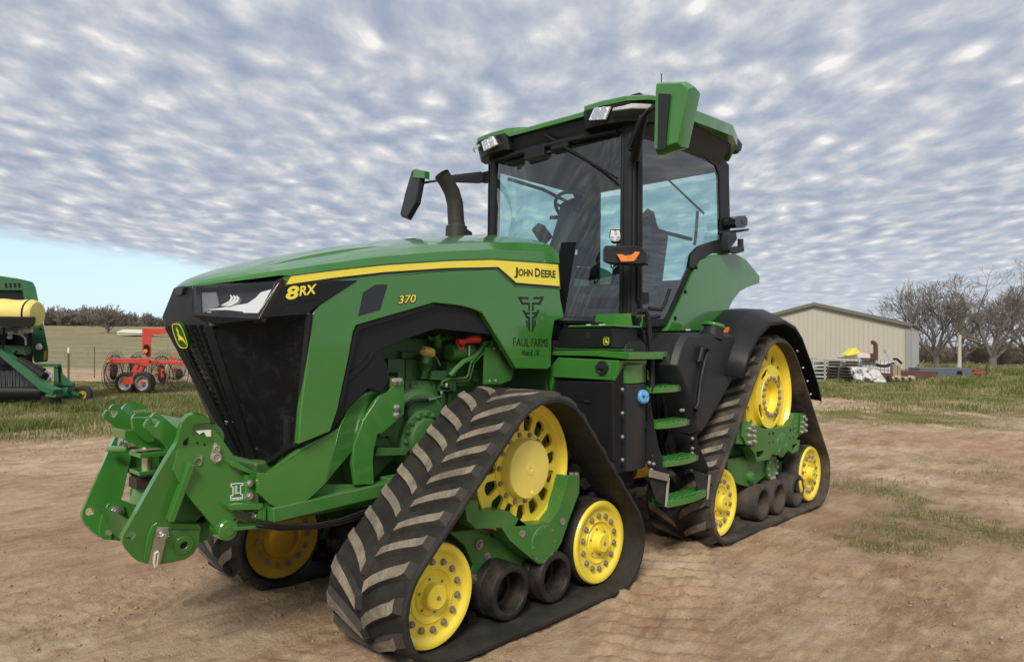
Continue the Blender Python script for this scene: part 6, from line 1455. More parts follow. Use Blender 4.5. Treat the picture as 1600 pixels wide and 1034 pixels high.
# corner lamp pods
for sgn in (1, -1):
    S_ = np.array([1, sgn, 1])
    m = MB(); pod = [np.array(q)*S_ for q in ((-1.245, .42, 3.29), (-1.215, .46, 3.29), (-1.215, .64, 3.29), (-1.27, .80, 3.29), (-1.37, .91, 3.29), (-1.46, .945, 3.29), (-1.5, .8, 3.29), (-1.40, .42, 3.29))]
    up_ = [q+np.array([0.0, 0, 0.135]) for q in pod]; m.loft([[q*np.array([1, 1, 1])+np.array([-0.03, -0.02*sgn, 0]) for q in pod], up_], closed=True); lp_ = m.build('lamp_pod', black, T, bevel=0.005)
    pt = lambda u, v, x: px(u, v, x=x)*S_
    sq = [pt(928, 168.8, -1.205), pt(953.5, 166.5, -1.208), pt(945, 186.6, -1.200), pt(919.5, 188, -1.206)]
    m = MB(); m.prism(sq, (-0.02, 0, 0)); m.build('work_lamp', lampw, lp_, bevel=0.003)
    m = MB()
    for fx, fy in ((.28, .28), (.70, .28), (.30, .70), (.70, .70)):
        q = (sq[0]*(1-fx)+sq[1]*fx)*(1-fy)+(sq[3]*(1-fx)+sq[2]*fx)*fy; m.lathe(q+np.array([0.001, 0, 0]), (1, 0, 0), [(0, 0.030), (0.003, 0.030), (0.003, 0.022), (-0.001, 0.008), (0.001, 0)], 14)
    m.build('lamp_cells', chrome, lp_)['kind'] = 'stuff'
    bars = [((958, 169.6), (955.8, 175.2), -1.222), ((975, 166), (974, 173), -1.240), ((987, 162.8), (988, 171.3), -1.272), ((1003, 163.2), (1002, 171.2), -1.33), ((1018, 164.2), (1015, 171.4), -1.385)]
    m = MB()
    for i in range(3):
        f0, f1 = i/3, (i+.86)/3; A = [pt(a[0]+(b[0]-a[0])*f0, a[1]+(b[1]-a[1])*f0, x) for a, b, x in bars]; B_ = [pt(a[0]+(b[0]-a[0])*f1, a[1]+(b[1]-a[1])*f1, x) for a, b, x in bars]
        dd = np.array([0.014, 0.012*sgn, 0]); m.loft([[q+dd*.6 for q in A], [q+dd for q in (lerp(a, b, .5) for a, b in zip(A, B_))], [q+dd*.6 for q in B_]], cap=False)
    m.build('light_bar', lampw, lp_, flip=(sgn > 0))
# small things on the roof
m = MB(); q = px(995, 152, y=0.55); m.prism([q+np.array(d) for d in ((0.03, -0.06, 0), (0.03, 0.06, 0), (0.03, 0.045, 0.022), (0.03, -0.045, 0.022))], (-0.08, 0, 0)); m.build('roof_antenna_mount', greyp, T, bevel=0.004)
m = MB(); m.ball(px(1026, 158, y=0.62)-np.array([0, 0, .02]), (0.10, 0.10, 0.05), 18); m.build('receiver_dome', greyp, T)
m = MB(); a = px(1033, 131, y=0.70); m.cyl(a-np.array([0, 0, 0.16]), px(1033.5, 115, y=0.70), 0.004, 8); m.build('roof_aerial', blackd, T)
m = MB(); m.prism(P2([(1152, 215), (1160, 226), (1158, 236), (1150, 232)], 0.90), (0, -0.25, 0)); m.ball(px(1149, 236, y=0.88), (0.03, 0.04, 0.03), 12); m.build('rear_lamp', greyp, T)
# visor, wiper
m = MB(); m.tube([(wx(y, 3.22)+0.035, y, 3.250) for y in np.linspace(-0.55, 0.66, 9)], 0.022, 8); m.box((-1.315, -0.12, 3.215), (0.10, 0.22, 0.10)); m.box((-1.315, 0.14, 3.235), (0.08, 0.18, 0.07)); m.build('wiper_motor', black, T, bevel=0.008)
m = MB(); w0, w1 = px(851, 211, x=-1.29), px(964, 278, x=-1.275); m.tube([w0, lerp(w0, w1, .5), w1], [0.014, 0.011, 0.006], 8); m.bar(lerp(w0, w1, .35), w1+np.array([0, 0, -0.005]), 0.014, 0.012); m.build('wiper', blackd, T)
m = MB(); m.tube([px(1041, 278, x=-2.92), px(1100, 334, x=-2.92)], 0.010, 8); m.tube([px(795, 280, y=-.83), px(848, 296, y=-.83), px(895, 320, y=-.83)], 0.018, 8); m.build('cab_rail', trimd, T)

# interior
m = MB(); c = np.array([-1.70, 0.0, 2.78]); w = np.array([-0.62, 0, 0.78]); w /= np.linalg.norm(w); a_ = np.array([0, 1.0, 0]); b_ = np.cross(w, a_)
rim = [c+0.205*(math.cos(t)*a_+math.sin(t)*b_) for t in np.linspace(0, 2*math.pi, 37)]; m.tube(rim, 0.016, 10, cap=False)
for t in (R(90), R(210), R(330)): m.bar(c-w*0.03, c+0.2*(math.cos(t)*a_+math.sin(t)*b_), 0.03, 0.012, up=w)
m.lathe(c-w*0.05, w, [(0, 0.07), (0.04, 0.07), (0.05, 0.05), (0.05, 0)], 20); m.tube([c-w*0.05, (-1.52, 0, 2.40), (-1.45, 0, 1.85)], [0.055, 0.10, 0.14], 14)
m.bar(c-w*0.08+np.array([0, 0.08, 0]), c-w*0.08+np.array([0, -0.26, 0.02]), 0.02, 0.03); m.build('steering_wheel', trimd, T)
m = MB(); m.prism(P2([(876, 388), (882, 374), (892, 340), (897, 314), (914, 306), (928, 316), (930, 340), (931, 356), (936, 372), (930, 388)], 0.02), (0, -0.16, 0)); m.build('dash_console', trimd, T, bevel=0.02)
m = MB(); m.prism([px(840, 362, y=-.12), px(851, 351, y=-.12), px(865, 370, y=-.12), px(853, 383, y=-.12)], (0.03, -0.05, 0.02)); m.build('corner_monitor', trimd, T, bevel=0.01)
m = MB(); m.box((-2.40, 0, 2.10), (0.46, 0.50, 0.14)); m.box((-2.66, 0, 2.42), (0.16, 0.52, 0.60), ((0.97, 0, 0.22), (0, 1, 0), (-0.22, 0, 0.97))); m.box((-2.73, 0, 2.78), (0.09, 0.28, 0.18)); st = m.build('seat', trim, T, bevel=0.05)
m = MB(); m.box((-2.2, -0.36, 2.30), (0.5, 0.12, 0.10)); m.box((-2.05, -0.42, 2.42), (0.12, 0.10, 0.22)); m.build('armrest', trimd, st, bevel=0.02)
m = MB(); m.prism(P2([(1007, 335), (1010, 330), (1018, 335), (1018, 377), (1007, 377)], 0.80), (0, -0.02, 0), [circle(px(1012.5, 341, y=.80), 0.014, 10), circle(px(1012.5, 371, y=.80), 0.014, 10)])
m.tube(P2([(1006, 336), (1012, 329), (1019, 333), (1023, 350), (1027, 359), (1040, 364), (1062, 369), (1080, 374)], 0.78), 0.016, 10); m.tube(P2([(1085, 382), (1087, 370), (1090, 330)], 0.70), 0.014, 8); m.build('grab_bar', trimd, T)
m = MB(); m.prism(P2([(1002, 457), (1014, 457), (1014, 475), (1002, 475)], 0.82), (0, -0.05, 0)); m.tube(P2([(1014, 482), (1033, 484), (1038, 476), (1046, 452)], 0.80), 0.016, 8); m.build('door_handle', trimd, T)
m = MB(); m.box((-1.72, -0.4, 1.95), (0.7, 0.25, 0.3)); m.box((-1.6, 0.45, 1.85), (0.4, 0.25, 0.1)); m.tube([(-1.2, 0.5, 1.95), (-1.25, 0.2, 2.0), (-1.2, -0.1, 1.98)], 0.05, 12); m.build('floor_console', trimd, T, bevel=0.02)

# rear quarter panel
qp = [(1086, 421), (1094, 407), (1114, 398), (1150, 396), (1166, 405), (1187.5, 431), (1187.5, 442), (1168, 449), (1157, 455), (1146, 469), (1126, 509), (1121, 517), (1041, 517.5), (1046, 508)]
side('quarter_panel', qp, 0.835, 0.10, green, T, 0.010)
m = MB()
for u, v in ((1088, 418), (1071, 456), (1055, 497)): hexbolt(m, px(u, v, y=0.836), YAX, 0.014, 0.008)
m.build('panel_bolts', blackd, T)['kind'] = 'stuff'
m = MB(); m.prism(P2([(1072, 514), (1079, 514), (1079, 516.5), (1072, 516.5)], 0.838), (0, -0.003, 0)); m.build('part_label', whitep, T)
# camera bracket on the rear pillar
yb = 0.92
m = MB(); m.prism(P2([(1140, 360), (1170, 357), (1171, 360), (1157, 363), (1140, 363)], yb), (0, -0.10, 0)); m.prism(P2([(1139, 362), (1150, 360), (1152, 374), (1143, 386), (1138, 392), (1137, 375)], yb), (0, -0.06, 0)); m.prism(P2([(1142, 386), (1157, 384), (1163, 386), (1163, 393), (1153, 396), (1141, 393)], yb), (0, -0.05, 0)); m.prism(P2([(1157, 373), (1162, 373), (1162, 386), (1157, 386)], yb), (0, -0.03, 0))
br_ = m.build('camera_bracket', greyp, T, bevel=0.004)
m = MB(); m.prism(P2([(1149, 342), (1153, 337.5), (1165, 337), (1168.5, 342), (1168, 352), (1163, 356), (1151, 356), (1148.5, 350)], yb+.02), (0, -0.11, 0)); m.lathe(px(1161, 346, y=yb+.02), YAX, [(0, .028), (0.006, .028), (0.006, .018), (0.002, 0)], 14); m.build('rear_camera', blackg, br_, bevel=0.008)

# work lamp and flasher on the left pillar
yb = 0.90
m = MB(); m.prism([px(a, b, y=y) for a, b, y in ((942, 388, .80), (946, 383.5, .80), (1000, 384, .96), (1010.5, 396, .98), (1008, 411, .98), (985, 412, .93), (942, 409, .80))], (-0.14, -0.06, 0)); fl = m.build('flasher_housing', greyp, T, bevel=0.008)
m = MB(); m.prism([px(a, b, y=y) + np.array([0.012, 0.006, 0]) for a, b, y in ((964, 397.5, .865), (972, 397.5, .885), (977, 399.5, .90), (987, 398.5, .925), (993, 393.5, .94), (1000, 394, .96), (998, 399, .955), (991, 408.5, .935), (971, 409.5, .885))], (-0.02, -0.01, 0)); m.build('flasher_lens', amber, fl, bevel=0.002)
m = MB()
for i in range(5):
    u = 973+i*5.2; y = .89+i*.0105; m.bar(px(u, 407.5, y=y)+np.array([.016, .008, 0]), px(u+1.5, 402.5, y=y)+np.array([.016, .008, 0]), 0.004, 0.004)
m.build('lens_ribs', mat('pale amber', (0.85, 0.42, 0.12), 0.2), fl)['kind'] = 'stuff'
m = MB(); m.tube([px(955, 410, y=.82), px(955, 418, y=.82), px(958, 420, y=.83), px(968, 412, y=.86)], 0.006, 6); m.build('lamp_cable', hose, fl)
m = MB(); m.prism([px(a, b, y=y) for a, b, y in ((953.5, 358, .84), (969.5, 358, .88), (971.5, 370, .885), (968, 379, .875), (955, 379, .845), (951.5, 370, .838))], (-0.06, -0.03, 0)); wl = m.build('pillar_work_lamp', black, T, bevel=0.006)
m = MB(); m.prism([px(a, b, y=y)+np.array([.004, .002, 0]) for a, b, y in ((955, 360, .842), (968, 360, .877), (969.5, 370, .881), (967, 377, .873), (956.5, 377, .848), (953.5, 370, .842))], (-0.01, -0.006, 0)); m.build('lamp_face', lampw, wl)
m = MB(); nn_ = np.array([0.9, 0.43, 0])
for a, b, y in ((961.5, 363.5, .86), (956.5, 373, .85), (966, 373, .875)): m.lathe(px(a, b, y=y)+np.array([.006, .003, 0]), nn_, [(0, .016), (0.003, .015), (-0.004, .006), (0.0, 0)], 12)
m.build('lamp_cells', chrome, wl)['kind'] = 'stuff'
# mirrors
m = MB(); mx0 = -1.0
M_ = lambda u, v, x=mx0: px(u, v, x=x)
shell = [M_(1030, 129), M_(1072, 128), M_(1086, 137), M_(1084, 148), M_(1066, 230), M_(1028, 242), M_(1026, 236), M_(1028, 180), M_(1028.5, 146)]
m.loft([[q+np.array([-0.09, 0, 0.0])*1.0 for q in [lerp(p_, M_(1055, 185), .06) for p_ in shell]], [q for q in [lerp(p_, M_(1055, 185), -0.01) for p_ in shell]], [q+np.array([0.055, 0, 0]) for q in [lerp(p_, M_(1052, 185), .10) for p_ in shell]]], closed=True)
mm_ = m.build('mirror_housing', green, T, bevel=0.006, flip=False)
m = MB(); m.prism([M_(1028.3, 146, -.925), M_(1046.5, 147, -.925), M_(1042.5, 190, -.925), M_(1039, 233, -.925), M_(1027, 236, -.925)], (-0.015, 0, 0)); m.build('mirror_cover', greyp, mm_, bevel=0.003)
m = MB(); m.tube([(-1.38, .80, 3.02), px(1000, 205, x=-1.22), px(1008, 180, x=-1.10), px(1016, 171, x=-1.05), px(1030, 165, x=-1.02)], [.035, .035, .022, .016, .014], 12); m.bar(px(987, 232, x=-1.32), px(1006, 185, x=-1.16), 0.06, 0.07); m.cyl(px(988, 236, x=-1.30), px(988, 222, x=-1.30), 0.03, 12); m.build('mirror_arm', black, T, bevel=0.008)
N_ = lambda u, v, x: px(u, v, x=x)
rs = [N_(648, 264, -1.02), N_(663, 267, -.95), N_(662, 280, -.95), N_(655, 318, -.95), N_(640, 344, -.97), N_(627.5, 339, -1.03), N_(637, 300, -1.03)]
m = MB(); m.loft([[q+np.array([-.02, 0, 0]) for q in rs], rs, [lerp(q, sum(rs)/7, .12)+np.array([.035, 0, 0]) for q in rs]], closed=True); rm_ = m.build('mirror_housing', greyp, T, bevel=0.006)
m = MB(); m.prism([N_(646.5, 265, -.93), N_(663.5, 267, -.90), N_(663, 279, -.90), N_(644.5, 277, -.93)], (-0.06, 0, 0)); m.build('mirror_cap', green, rm_, bevel=0.003)
m = MB(); ra = (-1.36, -.80, 3.02); pA, pB, pC = px(752, 277, y=-.90), px(704, 279, y=-1.05), px(648, 288, y=-1.30)
m.tube([pB, pC], 0.012, 10); m.loft([[pA+np.array(d)*1.0 for d in ((0, 0, .055), (0, .03, .02), (0, .03, -.055), (0, -.03, -.055), (0, -.03, .02))], [pB+np.array(d)*.75 for d in ((0, 0, .045), (0, .03, .02), (0, .03, -.045), (0, -.03, -.045), (0, -.03, .02))]], closed=True); m.box(np.array(px(762, 277, y=-.86)), (0.05, 0.10, 0.10)); m.build('mirror_arm', black, T, bevel=0.006)
# exhaust
ye = -0.76
m = MB(); pts = [px(713, 352, y=ye), px(712, 335, y=ye), px(711, 318, y=ye), px(706, 300, y=ye), px(698, 285, y=ye), px(690, 272, y=ye)]
m.tube(pts, [.072, .071, .070, .068, .066, .066], 24, cap=False); pts2 = [q for q in pts]; m.tube(pts2, [.066, .065, .064, .062, .060, .061], 24, cap=False)
e_ = m.build('exhaust_pipe', mat('heat black', (0.028, 0.026, 0.025), 0.55, dust=0.2, dustcol=(0.09, 0.07, 0.06)), T)
m = MB(); c = px(713, 372, y=ye); m.lathe(c-np.array([0, 0, .3]), (0, 0, 1), [(0, .095), (.33, .094), (.40, .092), (.41, .075), (.44, .072)], 28); m.prism(P2([(722, 356), (727, 356), (738, 363), (738, 370), (722, 370)], ye), (0, -0.08, 0)); m.build('exhaust_shroud', mat('heat black', (0, 0, 0)), T, bevel=0.004)

# ---------------------------------------------------------------- platform, cabinet, ladder, tank, fenders
fx = -0.80
m = MB(); m.prism([px(860, 548, x=fx), px(935, 547.5, x=fx), px(935, 556.5, x=fx), px(860, 555, x=fx)], (-0.42, 0, 0)); m.prism([px(935, 547.5, x=fx+.004), px(983.5, 550, x=fx+.004), px(983, 561.5, x=fx+.004), px(935, 557, x=fx+.004)], (-0.42, 0, 0))
pf = m.build('platform', green, T, bevel=0.004)
m = MB()
for i in range(40):
    y = 0.49+i*0.017; m.box((fx-.02, y, 1.585), (0.03, 0.007, 0.008))
m.build('platform_teeth', green, pf)['kind'] = 'stuff'
m = MB(); bl, br2 = px(885, 543, x=fx-.05), px(957.5, 544, x=fx-.05); tz = 1.735
m.box((fx-.05-.15, (bl[1]+br2[1])/2, (bl[2]+tz)/2), (0.30, br2[1]-bl[1], tz-bl[2])); tb = m.build('toolbox', black, T, bevel=0.006)
m = MB(); yy0, yy1 = bl[1]+.02, br2[1]+.03; m.prism([(fx-.04, yy0, tz+.005), (fx-.04, yy1, tz+.005), (fx-.35, yy1, tz+.005), (fx-.35, yy0, tz+.005)], (0, 0, 0.012)); m.prism([(fx-.35, yy0, tz+.01), (fx-.35, yy1, tz+.01), (fx-.37, yy1, tz+.11), (fx-.37, yy0, tz+.11)], (-.012, 0, 0)); m.build('toolbox_lid', green, tb, bevel=0.003)
m = MB(); hp0 = px(919, 510, x=fx-.06); m.tube([hp0+np.array(d) for d in ((0, 0, 0), (0, 0.01, 0.02), (0, .12, .02), (0, .13, 0))], 0.009, 8); m.build('box_handle', blackd, tb); m = MB(); m.box(hp0+np.array([0, .01, .008]), (.03, .035, .012)); m.box(hp0+np.array([0, .12, .008]), (.03, .035, .012)); m.build('handle_feet', whitep, tb)
m = MB(); m.box(px(919, 524, x=fx-.047), (0.006, 0.03, 0.05)); m.build('box_latch', greyp, tb, bevel=.002)
badge(tb, px(948.3, 533, x=fx-.048), (0, 1, 0), (0, 0, 1), 0.048, 0.056, ydecal, greenp, ydecal)
m = MB(); m.prism([px(a, b, x=fx-.20) for a, b in ((862, 513), (868, 503), (882, 497), (884, 545), (862, 547))], (-.1, 0, 0)); m.build('cab_skirt', black, T, bevel=.004); m = MB(); m.prism([px(a, b, x=fx+.0) for a, b in ((861, 532), (866, 532), (860, 575), (855, 577))], (-.05, 0, 0)); m.build('skirt_strut', greyp, T, bevel=.004)
# cabinet: green top, black door, rounded corner, side with the blue filler cap
cx = -0.80
X_ = lambda a, b, x=cx: px(850+a/6.4, 480+b/6.4, x=x)
m = MB(); m.prism([X_(135, 500), X_(745, 530), X_(700, 735), X_(90, 700), X_(85, 760), X_(65, 850), X_(10, 650), X_(40, 620)], (-.35, 0, 0)); cb = m.build('cabinet_top', green, T, bevel=.008)
m = MB(); m.prism([X_(505, 690, cx+.002), X_(555, 550, cx+.002), X_(680, 560, cx+.002), X_(655, 690, cx+.002)], (-.01, 0, 0)); c = X_(588, 602, cx+.004); m.build('cabinet_recess', green2, cb, bevel=.004)
m = MB(); m.lathe(c, (1, 0, 0), [(0, .048), (.012, .046), (.014, .036), (.01, .03), (.01, 0)], 22); m.bar(c+np.array([.015, -.05, .005]), c+np.array([.015, .02, -.002]), .014, .02, up=(1, 0, 0)); m.build('battery_switch', greyp, cb)
m = MB(); m.prism([X_(105, 735), X_(690, 742), px(958.5, 722, x=cx), px(950, 716, x=cx), px(860, 690, x=cx), px(866, 620, x=cx)], (-.36, 0, 0)); cd = m.build('cabinet_door', black, T, bevel=.008)
m = MB(); m.prism([X_(240, 890, cx+.003), X_(260, 872, cx+.003), X_(470, 880, cx+.003), X_(478, 930, cx+.003), X_(455, 955, cx+.003), X_(260, 930, cx+.003)], (-.01, 0, 0)); m.build('door_recess', blackd, cd); m = MB(); m.box(X_(435, 940, cx+.006), (.012, .05, .014)); m.build('door_latch', greyp, cd)
yr_ = 1.07
m = MB(); m.loft([[(cx-.005, 1.01, z), (cx-.015, 1.035, z), (cx-.06, 1.055, z), (cx-.10, 1.06, z), (cx-.14, 1.0, z), (cx-.1, .97, z)] for z in (0.76, 1.50)], closed=True); m.build('cabinet_seal', blackd, T)
m = MB(); Yp = lambda u, v, y=yr_: px(u, v, y=y); lo_, hi_ = 0.80, 1.352
m.loft([[(cx-.075, 1.045, z), (cx-.085, 1.085, z), (cx-.12, 1.10, z), (cx-.33, 1.07, z), (cx-.40, 1.02, z), (cx-.40, .9, z), (cx-.1, .9, z)] for z in (lo_-.03, lo_, hi_)], closed=True); sd = m.build('filler_cabinet', greyp, T, bevel=.006)
m = MB(); m.loft([[(cx-.075, 1.045, z), (cx-.085, 1.085, z), (cx-.12, 1.10, z), (cx-.33, 1.07, z), (cx-.40, 1.02, z), (cx-.40, .9, z), (cx-.1, .9, z)] for z in (hi_+.003, hi_+.135)], closed=True); m.build('filler_cabinet_top', green, sd, bevel=.008)
m = MB(); c = px(1003, 620, y=1.09); m.lathe(c-np.array([0, .02, .02]), (0.25, 1, 0.15), [(0, .052), (.02, .052), (.02, .05)], 24); m.build('filler_neck', blackd, sd)
m = MB(); m.lathe(c, (0.25, 1, 0.15), [(0, .050), (.024, .047), (.03, .038), (.03, 0)], 24)
for k in range(3):
    t = R(30+120*k); m.bar(c+np.array([.01, .034, .005]), c+np.array([.01-.036*math.cos(t), .036, .005+.036*math.sin(t)]), .014, .014, up=(0, 1, 0))
m.build('filler_cap', bluep, sd, bevel=.003)
m = MB()
for v in (608, 645, 682, 718): hexbolt(m, px(972.5, v, y=1.092)+np.array([0, 0, 0]), (.5, 1, 0), .009, .008)
m.build('cabinet_screws', bolts, sd)['kind'] = 'stuff'
m = MB(); m.prism([px(a, b, y=1.0) for a, b in ((978, 540), (985, 533), (1003, 532), (1010, 540), (1010, 563), (975, 563))], (0, -.2, 0)); m.build('step_shield', greyp, T, bevel=.01)
# under-cab fill
m = MB(); m.box((-1.55, .45, 1.25), (.9, .7, .9)); m.box((-1.5, .3, 0.72), (1.0, .8, .3)); m.tube([px(948, 738, y=.85), px(975, 742, y=.8), px(1005, 734, y=.7)], .05, 12); m.tube([px(935, 728, y=.8), px(965, 732, y=.9), px(1003, 729, y=.9)], .012, 8); both2('under_cab_housing', m, blackd, bevel=.02)
m = MB(); m.tube([px(985, 735, y=.8), px(1008, 732, y=.8)], .06, 14); m.build('filter_cover', yellowd, T)
# ladder
m = MB(); k9, o9 = 4.307, (850, 580)
Lq = lambda a, b, y: px(o9[0]+a/k9, o9[1]+b/k9, y=y)
m.prism([Lq(695, 190, 1.08), Lq(712, 215, 1.08), Lq(765, 500, 1.10), Lq(832, 690, 1.14), Lq(790, 690, 1.12), Lq(705, 660, 1.05), Lq(680, 600, 1.04), Lq(690, 400, 1.04)], (-.008, 0, 0))
m.build('ladder_side', black, T)
m = MB(); m.prism([px(1033, 552, y=.93), px(1052, 552, y=.98), px(1063, 592, y=1.02), Lq(1015, 270, 1.05), Lq(1030, 480, 1.08), Lq(1110, 660, 1.14), Lq(1095, 690, 1.12), Lq(960, 650, 1.0), Lq(905, 600, .93), Lq(850, 300, .86), Lq(820, 100, .83)], (-.008, 0, 0))
m.build('ladder_side', black, T)
m = MB(); m.prism([Lq(735, 0, .80), Lq(900, 0, .80), Lq(960, 580, .86), Lq(800, 580, .86)], (-.02, -.02, 0)); m.bar(Lq(805, 160, .84), Lq(850, 570, .88), .03, .03); m.tube([Lq(800, 150, .86), Lq(815, 330, .86), Lq(840, 400, .88), Lq(815, 500, .88), Lq(830, 570, .9)], .012, 8); m.build('ladder_back', black, T)
def tread(pts, y, d, th=0.038):
    m = MB(); P_ = [px(u, v, y=y) for u, v in pts]; x0, x1, z = P_[0][0], P_[-1][0], P_[0][2]
    nn = 7; fr = [np.array([x0+(x1-x0)*i/nn, y+0.035*math.sin(math.pi*i/nn), z]) for i in range(nn+1)]; bk = [np.array([x1, y-d, z]), np.array([x0, y-d, z])]
    m.prism(fr+bk, (0, 0, -th)); o = m.build('step', green, T, bevel=.004)
    m = MB()
    for i in range(6):
        xx = x0+(x1-x0)*(i+.5)/6; m.box((xx, y-d/2, z+.004), (.012, d*.95, .010))
    for j in range(3): m.box(((x0+x1)/2, y-d*(j+.5)/3, z+.004), (abs(x1-x0)*.95, .010, .008))
    m.build('step_grip', green, o)['kind'] = 'stuff'
tread([(1016, 606), (1064.5, 604.5)], 1.08, .15); tread([(1026, 662), (1077.5, 659.5)], 1.11, .15); tread([(1039, 721.5), (1091.5, 717.5)], 1.14, .15); tread([(1043, 783), (1105, 778)], 1.17, .13, .045)
m = MB(); m.prism([px(1018, 549, y=.98), px(1060, 549.5, y=1.0), px(1058, 558, y=1.0), px(1018, 558, y=.98)], (0, -.2, 0)); m.prism([px(1018, 536, y=.80), px(1063, 536, y=.82), px(1057, 549, y=.82), px(1018, 549, y=.80)], (0, -.02, 0)); m.prism([px(1012, 563, y=.80), px(1042, 563, y=.82), px(1042, 600, y=.82), px(1012, 600, y=.80)], (0, -.02, 0)); m.build('upper_step', green, T, bevel=.004)
m = MB(); m.prism([px(1012, 573, y=.83), px(1025, 573, y=.84), px(1025, 593, y=.84), px(1012, 593, y=.83)], (0, -.004, 0)); pl_ = m.build('warning_plate', ydecal, T)
m = MB(); m.prism([px(1019.5, 577, y=.842), px(1024, 577, y=.843), px(1024, 590, y=.843), px(1019.5, 590, y=.842)], (0, -.003, 0))
for i in range(6): m.box(px(1015, 575.5+i*3, y=.838), (.03, .004, .006))
m.build('plate_print', blackp, pl_)
for pts_ in (((715, 675), (735, 665), (828, 692), (838, 715), (822, 910), (755, 870), (700, 690)), ((1000, 665), (1090, 690), (1112, 690), (1118, 715), (1097, 860), (1045, 830), (1010, 690))):
    m = MB(); m.prism([Lq(a, b, 1.15) for a, b in pts_], (0, -.008, 0)); fl_ = m.build('step_hanger', rubber, T, bevel=.003)
    m = MB(); q0, q1 = (Lq(838, 712, 1.16), Lq(822, 908, 1.16)) if pts_[0][0] < 800 else (Lq(1116, 695, 1.16), Lq(1099, 860, 1.16)); m.bar(q0, q1, .012, .014); m.build('hanger_edge', mat('worn edge', (.35, .33, .29), .8, var=.4, vscale=60), fl_)
m = MB(); m.bar(Lq(715, 685, 1.16), Lq(832, 715, 1.16), .02, .05); m.build('hanger_clamp', mat('worn clamp', (.22, .19, .15), .8, var=.4, vscale=40), T)
m = MB()
for a, b in ((730, 465), (728, 530), (728, 565), (712, 612), (740, 620), (725, 660), (830, 690)): hexbolt(m, Lq(a, b, 1.06 if b < 600 else 1.10)+np.array([.012, .004, 0]), (1, .3, 0), .010, .008)
for a, b in ((898, 30), (958, 170), (980, 226), (925, 260), (938, 260), (1002, 450), (1002, 516), (1000, 548), (995, 665), (1045, 680), (1070, 685), (1095, 690)): hexbolt(m, Lq(a, b, 1.01 if b < 300 else 1.06)+np.array([.012, .004, 0]), (1, .3, 0), .010, .008)
m.build('ladder_bolts', bolts, T)['kind'] = 'stuff'
m = MB(); hr = [(1000, 525, .95), (992, 505, .98), (990, 492, 1.0), (994, 487, 1.0), (1008, 486, 1.02), (1012, 492, 1.03), (1018, 560, 1.06), (1019, 600, 1.07), (1016, 612, 1.07)]
m.tube([px(u, v, y=y) for u, v, y in hr], .019, 12); m.tube([px(u, v, y=y) for u, v, y in ((1005, 497, 1.0), (996, 500, 1.0), (996, 506, .99), (1004, 520, .98), (1007, 535, .98))], .016, 10); m.tube([px(u, v, y=y) for u, v, y in ((994, 498, .9), (1012, 497, .9), (1030, 494, .9))], .016, 10); m.build('hand_rail', black, T)
# fuel tank
m = MB(); o2, k2 = (1000, 480), 5.172
Tq = lambda a, b, y=1.09: px(o2[0]+a/k2, o2[1]+b/k2, y=y)
fp = [(305, 400), (335, 300), (385, 205), (630, 200), (780, 215), (790, 240), (785, 470), (755, 600), (650, 790), (500, 1040), (458, 1030), (440, 860), (385, 700), (290, 470)]
A_ = [Tq(a, b) for a, b in fp]; cen = sum(A_)/len(A_)
m.loft([[lerp(q, cen, .0)-YAX*.45 for q in A_], [q-YAX*.05 for q in A_], [lerp(q, cen, .07)+YAX*0 for q in A_]], closed=True); tk = m.build('fuel_tank', greyp, T, bevel=.012, sharp=25)
m.mirror(keep=False); m.build('fuel_tank', greyp, T, bevel=.012, sharp=25)
m = MB(); m.tube([Tq(a, b, 1.12) for a, b in ((490, 430), (475, 440), (500, 335), (530, 325), (555, 350), (520, 450), (490, 600), (470, 780), (445, 830))], .020, 12); m.build('tank_rail', black, tk)
m = MB(); m.prism([Tq(a, b, 1.095) for a, b in ((470, 430), (490, 345), (530, 335), (490, 430))], (0, -.03, 0)); m.build('tank_grip', blackd, tk)
m = MB(); c = Tq(590, 160, 1.03); m.lathe(c-np.array([-.02, 0, .09]), (-.22, .1, 1), [(0, .085), (.07, .080), (.10, .080)], 24); m.build('filler_neck', greyp, tk)
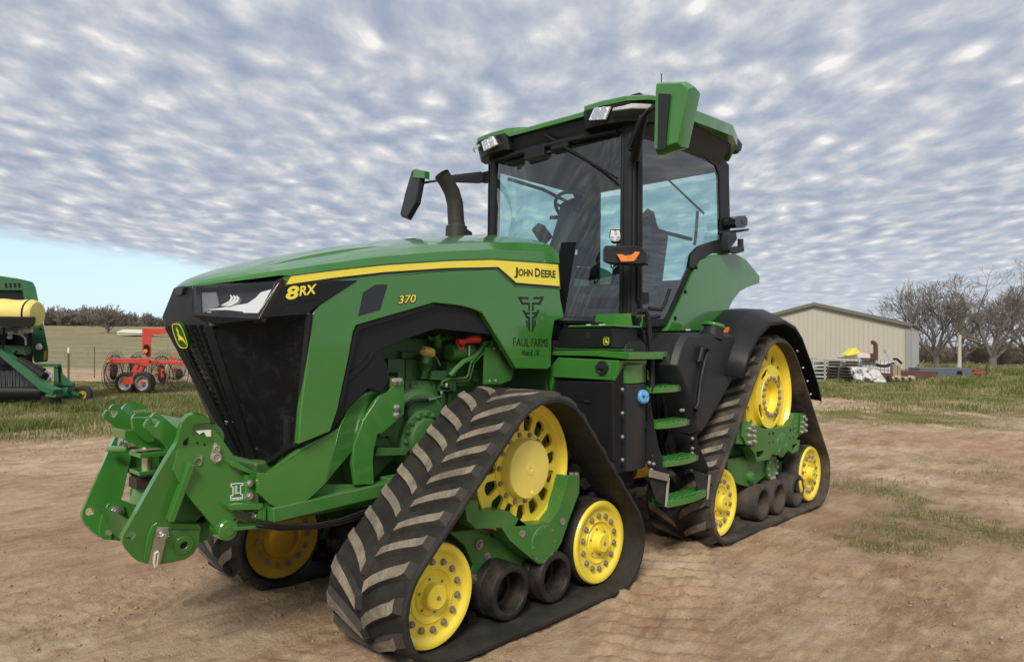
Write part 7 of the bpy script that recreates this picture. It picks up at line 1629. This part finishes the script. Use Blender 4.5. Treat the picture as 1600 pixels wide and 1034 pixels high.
m = MB(); m.lathe(c, (-.22, .1, 1), [(0, .095), (.02, .095), (.028, .085), (.03, 0)], 24); m.build('fuel_cap', green, tk, bevel=.003)
m = MB(); m.tube([Tq(520, 180, 1.05), Tq(480, 200, 1.08), Tq(425, 300, 1.09)], .004, 6); m.build('cap_tether', hose, tk)
# rear fenders over the tracks
prof = [(-2.30, 1.36), (-2.42, 1.56), (-2.58, 1.72), (-2.80, 1.82), (-3.12, 1.845), (-3.36, 1.80), (-3.52, 1.70), (-3.74, 1.47), (-3.90, 1.28), (-3.99, 1.14), (-4.00, 1.10)]
def fend(sgn):
    m = MB(); cr = []
    for y, dz, g in ((0.52, 0.105, 1.0), (0.80, 0.115, 1.0), (1.02, 0.10, 1.0), (1.14, 0.045, 1.0), (1.215, 0.0, 1.0), (1.220, -0.025, 1.0)):
        row = []
        for i, (x, z) in enumerate(prof):
            a = prof[max(i-1, 0)]; b = prof[min(i+1, len(prof)-1)]; t = np.array([b[0]-a[0], b[1]-a[1]]); t /= np.linalg.norm(t); n_ = np.array([t[1], -t[0]])*1.0
            n_ = n_ if n_[1] > 0 or (abs(n_[1]) < .2 and n_[0] < 0) else -n_
            f = 1.0 if 2 <= i <= 6 else 0.55
            row.append((x+n_[0]*dz*f, y*sgn, z+n_[1]*dz*f))
        cr.append(row)
    m.loft(cr, cap=False); o = m.build('rear_fender', black, T, sharp=35)
    s_ = o.modifiers.new('thick', 'SOLIDIFY'); s_.thickness = 0.015; s_.offset = -1
    return o
fd = fend(1); fend(-1)
m = MB()
for x, z in ((-3.61, 1.60), (-3.75, 1.44), (-3.86, 1.31), (-3.94, 1.18)): hexbolt(m, (x+.035, 1.16, z-.015), (.8, 0, -.3), .007, .005)
m.build('fender_bolts', whitep, fd)['kind'] = 'stuff'
m = MB(); m.prism([px(a, b, y=1.02) for a, b in ((1128, 510), (1134, 511), (1150, 511), (1156, 509), (1152, 520), (1128, 520))], (-.01, -.05, 0)); om = m.build('side_marker', amber, T, bevel=.003)
"""end"""
